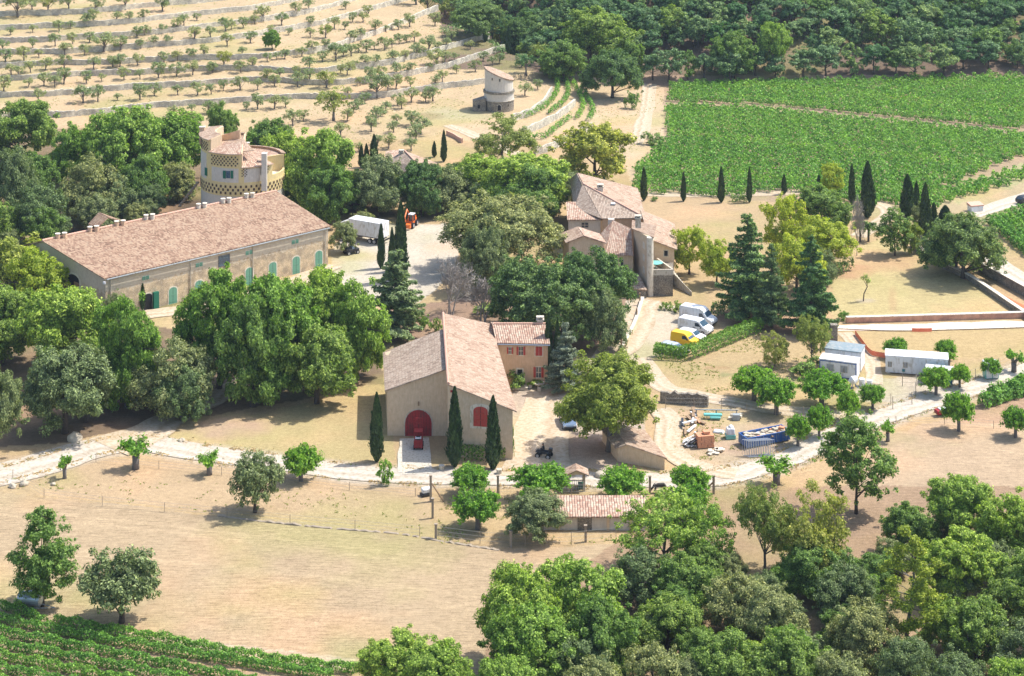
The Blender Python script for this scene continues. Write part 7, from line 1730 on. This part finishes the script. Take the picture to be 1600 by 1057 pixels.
# leaning fence panels and materials in the yard
g = W(1183, 712); t = thing('fence_panel_stack', g, 'stack of wire fence panels leaning by the near end of the blue skip', 'fence panels', None, .15); m = MB()
for k in range(4):
    o_ = Vector((-.2 + k * .2, -.2 * k, 0))
    for z in (0.1, 1.9): m.tube([o_ + Vector((-1.6, .2 * z, z)), o_ + Vector((1.7, .2 * z, z))], .035, 5)
    for x in np.linspace(-1.6, 1.7, 12): m.tube([o_ + Vector((x, .02, .1)), o_ + Vector((x, .38, 1.9))], .018, 4)
lmesh(m, 'panel', M['galv'], t)
g = W(1101, 698); t = thing('pallet_of_bricks', g, 'pallet stacked high with orange bricks in the yard', 'bricks', None, .2); m = MB()
for k in range(5):
    for i in range(5):
        for j in range(3): m.box((-.85 + i * .42 + rs.normal(0, .02), -.5 + j * .46, .28 + k * .29), (.40, .44, .27))
m.box((.2, 0, 1.8), (.8, .7, .25)); lmesh(m, 'brick', M['brick'], t); m = MB(); m.box((0, 0, .07), (2.1, 1.4, .14)); lmesh(m, 'pallet', M['wood'], t)
g = W(1083, 697); t = thing('pipe_bundle', g, 'heap of short white and black pipes left of the brick pallet', 'pipes', None, 0); 
for mt, off in (('white_metal', 0), ('black', .5)):
    m = MB()
    for k in range(34):
        x = rs.uniform(-1.1, 1.1); z = rs.uniform(.1, 1.0) * (1 - abs(x) * .4); y = rs.uniform(-.5, .5); a = rs.uniform(-.5, .5); m.tube([(x - .35 * math.cos(a), y - .3, z), (x + .35 * math.cos(a), y + .3, z + .12)], .07, 6)
    lmesh(m, 'pipe', M[mt], t)
g = W(1141, 685); t = thing('bulk_bag', g, 'white bulk bag standing on a turquoise crate', 'bag', None, .1); m = MB(); m.box((0, 0, .95), (1.15, 1.0, .8), 0, .8); m.box((.1, 0, 1.45), (.7, .7, .4), .3, .6); bevelled('bag', M['white'], t, m, .12, 3); m = MB(); m.box((0, 0, .28), (1.2, 1.05, .5)); bevelled('crate', M['turq'], t, m, .03)
g = W(1123, 676); t = thing('tarpaulin', g, 'folded white sheet on the ground left of the bulk bag', 'sheet', None, -.3); m = MB(); m.box((0, 0, .15), (1.4, .9, .22), 0, .8); bevelled('sheet', M['white'], t, m, .05)
g = W(1119, 708); t = thing('white_bag_pile', g, 'flattened pile of cream sacks below the brick pallet', 'sacks', None, .1); m = MB(); [m.box((rs.uniform(-.9, .9), rs.uniform(-.5, .5), .12 + .1 * (k % 3)), (.8, .5, .16), rs.uniform(0, 3)) for k in range(12)]; bevelled('sack', M['white_lime'], t, m, .05)
g = W(1080, 665); t = thing('timber_stack', g, 'scattered pale and brown timber and pipes at the left of the yard', 'timber', None, 0)
for mt, n_ in (('wood', 9), ('white_metal', 6), ('black', 3), ('brick', 2)):
    m = MB(); [m.box((rs.uniform(-1.4, 1.4), rs.uniform(-3.4, 4.6), .12 + rs.random() * .5), (rs.uniform(.2, .5), rs.uniform(.8, 2.6), .12), rs.normal(0, .35)) for k in range(n_)]; lmesh(m, {'wood': 'timber', 'white_metal': 'sheet', 'black': 'pipe', 'brick': 'tile_pile'}[mt], M[mt], t)
g = W(1115, 655); t = thing('tarp_rack', g, 'rack with a turquoise and white tarpaulin at the back of the yard', 'rack', None, -.05); m = MB(); m.box((-.1, 0, .55), (2.4, .6, .3)); m.box((.2, -.4, .3), (1.4, .4, .3)); bevelled('tarpaulin', M['turq'], t, m, .1); m = MB(); m.box((.4, .6, .95), (5.6, .12, .1)); [m.box((x, .6, .45), (.12, .12, .95)) for x in (-2.2, .4, 3.0)]; m.box((2.9, -.2, .4), (.9, .7, .7)); lmesh(m, 'frame', M['grey_metal'], t)
g = W(1149, 653); t = thing('rubble_pile', g, 'little heap of white rubble behind the yard', 'rubble', None, 0); m = MB(); [m.box((rs.normal(0, .5), rs.normal(0, .35), .1 + rs.random() * .3), (.4, .3, .25), rs.uniform(0, 3)) for k in range(16)]; lmesh(m, 'stones', M['white_lime'], t)
g = W(1404, 628 - 22); 
g = W(1334, 606); t = thing('cement_mixer', g, 'white mixer and barrels in front of the site cabins', 'mixer', None, .2); m = MB(); m.tube([(-.6, 0, .7), (-.1, 0, 1.0), (.5, 0, 1.25)], [.3, .6, .35], 14); m.cyl((1.3, .3, 0), .4, 1.0, 14); m.cyl((2.2, -.1, 0), .38, .9, 14); lmesh(m, 'drum', M['white'], t); m = MB(); [m.tube([(x, y, 0), (0, 0, .8)], .05, 5) for x in (-.5, .5) for y in (-.4, .4)]; lmesh(m, 'frame', M['blue'], t)
g = G(1472, 650); t = thing('farm_trailer', g, 'small red and white trailer in front of the two headed mulberry', 'trailer', None, .3); m = MB(); m.box((0, 0, .6), (1.8, 1.0, .5)); bevelled('body', M['red'], t, m, .05); m = MB(); m.box((.1, 0, .9), (1.0, .9, .12)); lmesh(m, 'lid', M['white'], t); [wheel(t, 0, s * .55, .3, .18) for s in (-1, 1)]
g = G(666, 774); t = thing('water_trough', g, 'white rounded water tank on a dark stand beside the enclosure post', 'water tank', None, .4); m = MB(); m.box((0, 0, .6), (1.15, .8, .6)); bevelled('tank', M['white'], t, m, .18, 3); m = MB(); m.box((-.1, -.1, .16), (1.2, .9, .26)); lmesh(m, 'stand', M['black'], t)
# utility buggy half hidden by the small oak
g = W(549, 397); t = thing('farm_buggy', g, 'dark farm buggy beside the small oak in the gravel yard', 'buggy', None, .6); m = MB(); m.box((0, 0, .7), (2.4, 1.2, .45)); m.box((-.8, 0, 1.0), (.9, 1.1, .3)); bevelled('body', M['black'], t, m, .06); m = MB(); m.box((.1, 0, 1.05), (.5, 1.0, .3)); lmesh(m, 'seat', M['carblue'], t)
m = MB(); [m.tube([(x, s * .5, .8), (x, s * .5, 1.75)], .03, 5) for x in (-.3, .5) for s in (-1, 1)]; m.tube([(-.3, -.5, 1.75), (-.3, .5, 1.75)], .03, 5); m.tube([(.5, -.5, 1.75), (.5, .5, 1.75)], .03, 5); lmesh(m, 'roll_cage', M['black'], t); [wheel(t, x, s * .62, .34, .24) for x in (-.85, .85) for s in (-1, 1)]

# porch gate in the orchard fence
g = W(901, 766); t = thing('porch_gate', g, 'little gate porch with a pink tiled gable on four posts', 'gate', None, .03)
for x in (-.95, .85):
    for y in (-.5, .6): m = MB(); m.box((x, y, 1.1), (.26, .26, 2.2)); lmesh(m, 'post', M['concrete'], t)
m = MB(); m.extr([(-1.25, 2.1), (1.15, 2.1), (-.05, 2.65)], (0, -.75, 0), (1, 0, 0), (0, 0, 1), (0, 1, 0), .15); m.extr([(-1.25, 2.1), (1.15, 2.1), (-.05, 2.65)], (0, .75, 0), (1, 0, 0), (0, 0, 1), (0, 1, 0), .15); lmesh(m, 'gable', M['render_tan'], t)
for s in (-1, 1):
    V = [(-.05, -.95, 2.72), (-.05, 1.05, 2.72), (-.05 + s * 1.45, 1.05, 2.08), (-.05 + s * 1.45, -.95, 2.08)]; V += [(a, b_, c_ - .1) for a, b_, c_ in V]
    mb = MB(); uvq = [(0, 0), (2, 0), (2, 1.5), (0, 1.5)]; mb.add(V, [(0, 1, 2, 3), (7, 6, 5, 4), (0, 4, 5, 1), (1, 5, 6, 2), (2, 6, 7, 3), (3, 7, 4, 0)], [uvq] * 6)
    me = npmesh('roof', np.array(mb.v), mb.f, M['tile_pink'], uv=mb.uv); link('roof', me, t)
m = MB(); m.box((-.05, -.45, .75), (1.5, .06, .08)); m.box((-.05, -.45, 1.3), (1.5, .06, .08)); [m.box((x, -.45, .75), (.05, .05, 1.3)) for x in np.linspace(-.7, .6, 7)]; lmesh(m, 'gate_leaf', M['grey_metal'], t)
m = MB(); m.box((.45, .2, .45), (.6, .5, .7)); tag(link('bin', npmesh('bin', np.array(m.v), m.f, M['dark_green'])), 'dark green bin under the porch gate', 'bin').location = g

# ------------------------------------------------------------------ posts and fences
def post(px, pb, pt, label, brace=0, wd=.26, mat='post', cap=True):
    g = G(px, pb); h = (pb - pt) / S(g.y); t = thing('fence_post', g, label, 'post'); m = MB(); m.box((0, 0, h / 2 - .1), (wd, wd, h + .2)); 
    if cap: m.box((0, 0, h + .05), (wd + .1, wd + .1, .1))
    lmesh(m, 'shaft', M[mat], t)
    if brace: m = MB(); m.tube([(.1, 0, h * .72), (brace, 0, 0)], .09, 6); lmesh(m, 'brace', M['wood'], t)
    return g
PO = [(673, 784, 744, 'tall concrete corner post with a wooden brace near the white water tank', 1.5), (676, 810, 780, 'concrete post on the left side of the enclosure', 0), (681, 842, 820, 'concrete post at the lower left corner of the enclosure', 0), (778, 774, 744, 'concrete post right of the mulberries by the barn', 0),
      (862, 0, 0, '', 0), (1015.5, 772, 745, 'concrete post left of the grazing donkey', 0), (1115, 772, 744, 'concrete corner post with a slanting brace right of the donkey', -1.4), (798, 855, 831, 'dark post left of the trunk of the holm oak by the shed', 0), (915, 847, 822, 'post with a white cap in front of the orchard shed', 0)]
for px, pb, pt, lb, br_ in PO:
    if pb: post(px, pb, pt, lb, br_)
def wirefence(pts, h, step, label, name='wire_fence', r=.035, rails=3, mat='post', wr=.012, mesh=False):
    g = [G(*p) for p in resample(pts, 3)]; P = [g[0]]; acc = 0
    for a_, b_ in zip(g[:-1], g[1:]):
        acc += (b_ - a_).length
        if acc >= step: P.append(b_); acc = 0
    t = thing(name, P[0], label, 'fence')
    m = MB(); [m.tube([p - Vector((0, 0, .2)), p + Vector((0, 0, h))], r, 5) for p in P]; m.build('posts', M[mat], t)
    m = MB()
    for k in range(rails):
        z = h * (k + .9) / rails
        for a_, b_ in zip(P[:-1], P[1:]): m.tube([a_ + Vector((0, 0, z)), b_ + Vector((0, 0, z))], wr, 3, False)
    m.build('wires', M['wire'], t)
wirefence([(20, 748), (60, 776), (150, 790), (322, 806), (420, 816), (520, 826), (620, 833), (681, 842)], 1.1, 7.5, 'thin wire fence along the upper edge of the mown field')
wirefence([(681, 842), (760, 852), (798, 856), (915, 850), (985, 840)], 1.4, 5, 'wire fence along the foot of the orchard')
wirefence([(150, 722), (300, 738), (420, 750), (560, 768), (673, 778)], 1.0, 8, 'wire fence on the field side of the road')
wirefence([(673, 773), (778, 774), (890, 774), (1015, 772), (1115, 772)], 1.3, 4, 'wire fence of the orchard along the road')
wirefence([(1395, 640), (1425, 633), (1430, 600), (1400, 607)], 1.7, 3.2, 'wire mesh fence and open gate beside the cabin yard', r=.05)
wirefence([(1040, 640), (1130, 641), (1180, 650), (1250, 654), (1330, 660)], 1.5, 3.5, 'mesh fence behind the material yard', r=.04)
wirefence([(1330, 668), (1400, 662), (1480, 664), (1620, 676)], 1.0, 6, 'low wire fence between the road and the brown field')
wirefence([(1330, 634), (1385, 628), (1392, 632)], 1.4, 3, 'mesh fence left of the cabin yard gate', r=.04)
wirefence([(1488, 606), (1520, 594), (1600, 560)], 1.4, 5, 'mesh fence between the toilet and the road', r=.04)
wirefence([(990, 306), (1100, 303), (1250, 303)], 1.0, 4, 'vine trellis fence along the farm track', r=.04)
# field edge: broken low bank of stones
wall_along('stone_edging', [G(*p) for p in resample([(340, 806), (420, 816), (520, 826), (620, 834), (690, 846), (780, 860)], 5)], .07, .45, M['post'], 'low broken earth and stone edging along the top of the mown field', 'kerb', 71, .06)
wall_along('dry_stone_wall', [W(*p, 0) for p in resample([(1032, 628), (1060, 631), (1090, 634), (1107, 636)], 5)], 1.5, .7, M['stone_grey'], 'short dry stone wall holding the track right of the plane tree', 'wall', 72, .12)
wall_along('garden_wall', [W(*p, 0) for p in resample([(1322, 505), (1400, 503), (1500, 500), (1640, 497)], 8)], 1.0, .45, M['brick_wall'] if 'brick_wall' in M else M['render_pinkish'], 'long low pink garden wall with a white coping along the garden path', 'wall', 73, .02) if False else None
M['pinkwall'] = mat_stone('pinkwall', [srgb(196, 140, 116), srgb(206, 160, 134), srgb(214, 176, 150), srgb(190, 128, 104)], srgb(196, 160, 136), 6.0, .04)
def longwall(name, pts, h, th, mat, label, cap=None, ch=.1, cat='wall'):
    g = [W(p[0], p[1], 0) for p in resample(pts, 10)]; t = thing(name, g[len(g) // 2], label, cat); m = MB(); c = MB()
    for a_, b_ in zip(g[:-1], g[1:]):
        d = (b_ - a_); L = d.length; rz = math.atan2(d.y, d.x); q = (a_ + b_) / 2; m.box((q.x, q.y, h / 2 - .1), (L, th, h + .2), rz); c.box((q.x, q.y, h + ch / 2 + .003), (L, th + .16, ch), rz)
    m.build('wall_body', M[mat], t); c.build('coping', M[cap or 'white_lime'], t)
longwall('garden_wall', [(1322, 505), (1400, 503), (1500, 500), (1640, 496)], .85, .5, 'pinkwall', 'long low pink garden wall with a pale coping beside the garden path')
longwall('boundary_wall', [(1424, 384), (1440, 398), (1475, 420), (1510, 436), (1550, 462), (1585, 486), (1640, 522)], .9, .5, 'stone_grey', 'diagonal grey wall with pale coping on the right side of the lawn')
longwall('retaining_wall', [(1302, 514), (1400, 517.5), (1500, 515.5), (1640, 511)], .12, .3, 'pinkwall', 'low edging wall on the near side of the garden path', None, .06)
longwall('lane_wall', [(1530, 424), (1560, 440), (1600, 462), (1650, 490)], 1.5, .5, 'stone_grey', 'dark retaining wall below the white vineyard lane')
strip('trench', [(1510, 432), (1550, 456), (1600, 482), (1640, 505)], 1.6, mat_plain('trench_mat', srgb(190, 110, 76), .95, .15, 1.5), .03, 31, .2)
post(1303, 545, 508, 'grey square pillar at the left end of the garden path', 0, .9, 'stone_grey')
# orange safety netting by the cabins
def netting(pts, h, label):
    g = [W(*p, 0) for p in resample(pts, 6)]; V = []; 
    for p in g: V.append((p.x, p.y, .05)); V.append((p.x + RN.normal(0, .05), p.y + .03, h * RN.uniform(.75, 1.0)))
    for p in g: V.append((p.x, p.y + .03, .05)); V.append((p.x, p.y + .06, h * .9))
    k = len(g); m = MB(); m.add(V, [(2 * i, 2 * i + 2, 2 * i + 3, 2 * i + 1) for i in range(k - 1)] + [(2 * k + 2 * i + 1, 2 * k + 2 * i + 3, 2 * k + 2 * i + 2, 2 * k + 2 * i) for i in range(k - 1)]); tag(m.build('safety_netting', M['netting']), label, 'netting')
netting([(1336, 524), (1352, 545), (1362, 556), (1384, 560)], .8, 'orange plastic netting left of the long white cabin')
netting([(1425, 519), (1440, 519.5), (1456, 519)], .6, 'crumpled orange netting in the middle of the garden path edge')
# wall and post rail from the manor tower down to the court
longwall('slope_wall', [(1004, 472), (996, 500), (985, 525), (968, 555)], .7, .35, 'render_tan', 'pale low wall running down the slope below the manor tower')
for i, (px, pb, pt) in enumerate([(1000, 478, 458), (995, 500, 482), (971, 552, 520)]): post(px, pb, pt, 'brown post on the slope wall, %s from the manor' % ['first', 'second', 'third'][i], 0, .22, 'wood', False)
# planters, rocks, courtyard bits
for px, pb, lb in ((690, 735, 'small stone pot left of the cypress beside the road'), (780, 741, 'small stone pot at the foot of the right barn cypress')):
    g = G(px, pb); m = MB(); m.cyl((g.x, g.y, g.z), .28, .6, 12, .36); tag(m.build('stone_pot', M['concrete']), lb, 'pot')
import bmesh as _b
def rock(px, py, r, label, flat=.7):
    g = G(px, py); bm = _b.new(); _b.ops.create_icosphere(bm, subdivisions=3, radius=r)
    for v in bm.verts:
        n_ = vnoise(np.array([v.co.x * 1.8 / r + px]), np.array([v.co.y * 1.8 / r + v.co.z / r]), 4)[0]; v.co *= .7 + .5 * n_; v.co.z *= flat
    me = bpy.data.meshes.new('rock'); bm.to_mesh(me); bm.free(); me.materials.append(M['rock']); tag(link('boulder', me, None, (g.x, g.y, g.z + r * .25)), label, 'rock')
rock(118, 688, .95, 'big pale boulder beside the road under the left wood', .9); rock(284, 690, .45, 'small pale rock at the edge of the lawn'); rock(38, 758, .6, 'brown rock on the lower verge at the left'); rock(20, 762, .5, 'pale stone at the left end of the road'); rock(83, 758, .35, 'pale stone among the verge grass'); rock(938, 745, .75, 'pink boulder between the porch gate and the mulberry'); rock(350, 718, .2, 'tiny stone beside the road')
for k in range(14): rock(1042 + k * 4.5 + RN.normal(0, 2), 482 + k * 2.2 + RN.normal(0, 2), RN.uniform(.2, .45), 'edging stone of the flower bed below the manor stairs') if False else None
g = W(832, 606); t = thing('stone_bench', (g.x + .9, g.y - .2, 0), 'round stone table with seats by the farmhouse door', 'table'); m = MB(); m.cyl((0, 0, .62), .75, .12, 16); m.cyl((0, 0, 0), .3, .62, 10); lmesh(m, 'table_top', M['concrete'], t); m = MB(); [m.box((x, y, .22), (.5, .4, .44)) for x, y in ((1.2, 0), (-1.2, .1), (0, -1.0))]; lmesh(m, 'seat', M['concrete'], t)
g = W(1524, 330); t = thing('garden_kiosk', g, 'little pink and white box shelter beside the park lane', 'shelter', None, .3); m = MB(); m.box((0, 0, .5), (2.4, 1.5, 1.0)); bevelled('body', M['white'], t, m, .06); m = MB(); m.prism([(-1.3, -.8), (1.3, -.8), (1.3, .8), (-1.3, .8)], 1.003, [1.2, 1.2, 1.5, 1.5]); lmesh(m, 'roof', M['tile_ridge'], t)
# stone parapet of the farm track on the hill
longwall('track_wall', [(0, 0)] * 2, 1, 1, 'stone_grey', '') if False else None
gpts = [G(*p) for p in resample([(698, 211), (712, 217), (722, 224)], 4)]; wall_along('track_parapet', gpts, .9, .4, M['tile_ridge'], 'reddish parapet along the windmill track', 'wall', 77, .05)

# ------------------------------------------------------------------ tufts: stubble, weeds and dead grass that break up the bare ground
def tufts(name, regions, n, size, mat, seed, label):
    rs = np.random.default_rng(seed); P = []
    for poly, share in regions:
        xs = [p[0] for p in poly]; ys = [p[1] for p in poly]; k = int(n * share); px = rs.uniform(min(xs), max(xs), k * 4); py = rs.uniform(min(ys), max(ys), k * 4); ok = inpoly(px, py, poly) & (fbm(px * .02, py * .05, seed) > .47); px, py = px[ok][:k], py[ok][:k]
        Y = F * H / (py - YH); X = (px - 800) / F * Y; P.append(np.stack([X, Y, terrain(X, Y)], 1))
    P = np.concatenate(P); P = np.repeat(P, 4, axis=0); P[:, :2] += rs.normal(0, .12, (len(P), 2)); P[:, 2] += size * .25
    N = unit(rs.normal(0, 1, (len(P), 3)) * np.array([1, 1, .3])); V = leafquads(P, N, size, rs, .35)
    tag(link(name, npmesh(name, V, np.arange(len(V)).reshape(-1, 4), mat)), label, 'grass', None, 'stuff')
def verge(name, pts, half, n, mat, size, seed, label):
    rs = np.random.default_rng(seed); g = np.array([list(G(*p)) for p in resample(pts, 8)]); k = rs.uniform(0, len(g) - 1.01, n); i = k.astype(int); f = (k - i)[:, None]; P = g[i] * (1 - f) + g[i + 1] * f; T_ = unit((g[i + 1] - g[i]) * np.array([1, 1, 0])); N_ = np.stack([-T_[:, 1], T_[:, 0], T_[:, 0] * 0], 1)
    keep = vnoise(k * .7, k * 0, seed) > .35; P = P[keep] + N_[keep] * ((half + np.abs(rs.normal(0, .55, keep.sum())) - .35) * rs.choice([-1, 1], keep.sum()))[:, None]; P = np.repeat(P, 4, axis=0); P[:, :2] += rs.normal(0, .10, (len(P), 2)); P[:, 2] = terrain(P[:, 0], P[:, 1]) + .10
    V = leafquads(P, unit(rs.normal(0, 1, (len(P), 3)) + np.array([0, 0, .8])), size, rs, .4); tag(link(name, npmesh(name, V, np.arange(len(V)).reshape(-1, 4), mat)), label, 'grass', None, 'stuff')
M['drygrass'] = mat_plain('drygrass', srgb(196, 168, 112), .95, .25, .8); M['weed'] = LEAF['scrub']
verge('verge_grass', ROADS['lane'], 2.2, 3800, M['drygrass'], .20, 5, 'dry grass along the edges of the road')
verge('verge_weeds', ROADS['lane'], 2.3, 500, LEAF['scrub'], .20, 6, 'green weeds along the edges of the road')
tufts('weeds', [([(0, 740), (660, 770), (672, 838), (30, 770)], .05), ([(685, 780), (985, 780), (985, 850), (685, 850)], .1), ([(1030, 570), (1190, 520), (1300, 600), (1150, 640)], .2), ([(1040, 640), (1330, 650), (1300, 720), (1050, 720)], .15), ([(0, 955), (560, 1045), (300, 1100), (0, 1100)], .1), ([(990, 130), (1035, 130), (1040, 215), (960, 250), (930, 170)], .1), ([(0, -5), (640, -5), (740, 60), (850, 130), (760, 200), (560, 250), (380, 200), (0, 185)], 1.3)], 2600, .24, LEAF['scrub'], 42, 'scattered weeds and dry shrubs')

# ------------------------------------------------------------------ summer haze over the valley
m = bpy.data.materials.new('haze_mat'); m.use_nodes = True; nn2 = m.node_tree.nodes
for q in list(nn2):
    if q.type != 'OUTPUT_MATERIAL': nn2.remove(q)
vol = nn2.new('ShaderNodeVolumePrincipled'); vol.inputs['Color'].default_value = (.68, .83, 1.0, 1); vol.inputs['Density'].default_value = HAZE; vol.inputs['Anisotropy'].default_value = .2
m.node_tree.links.new(vol.outputs[0], nn2['Material Output'].inputs['Volume'])
mb = MB(); mb.box((0, 560, 62.5), (2600, 1300, 145)); o = mb.build('haze', m); o['kind'] = 'stuff'
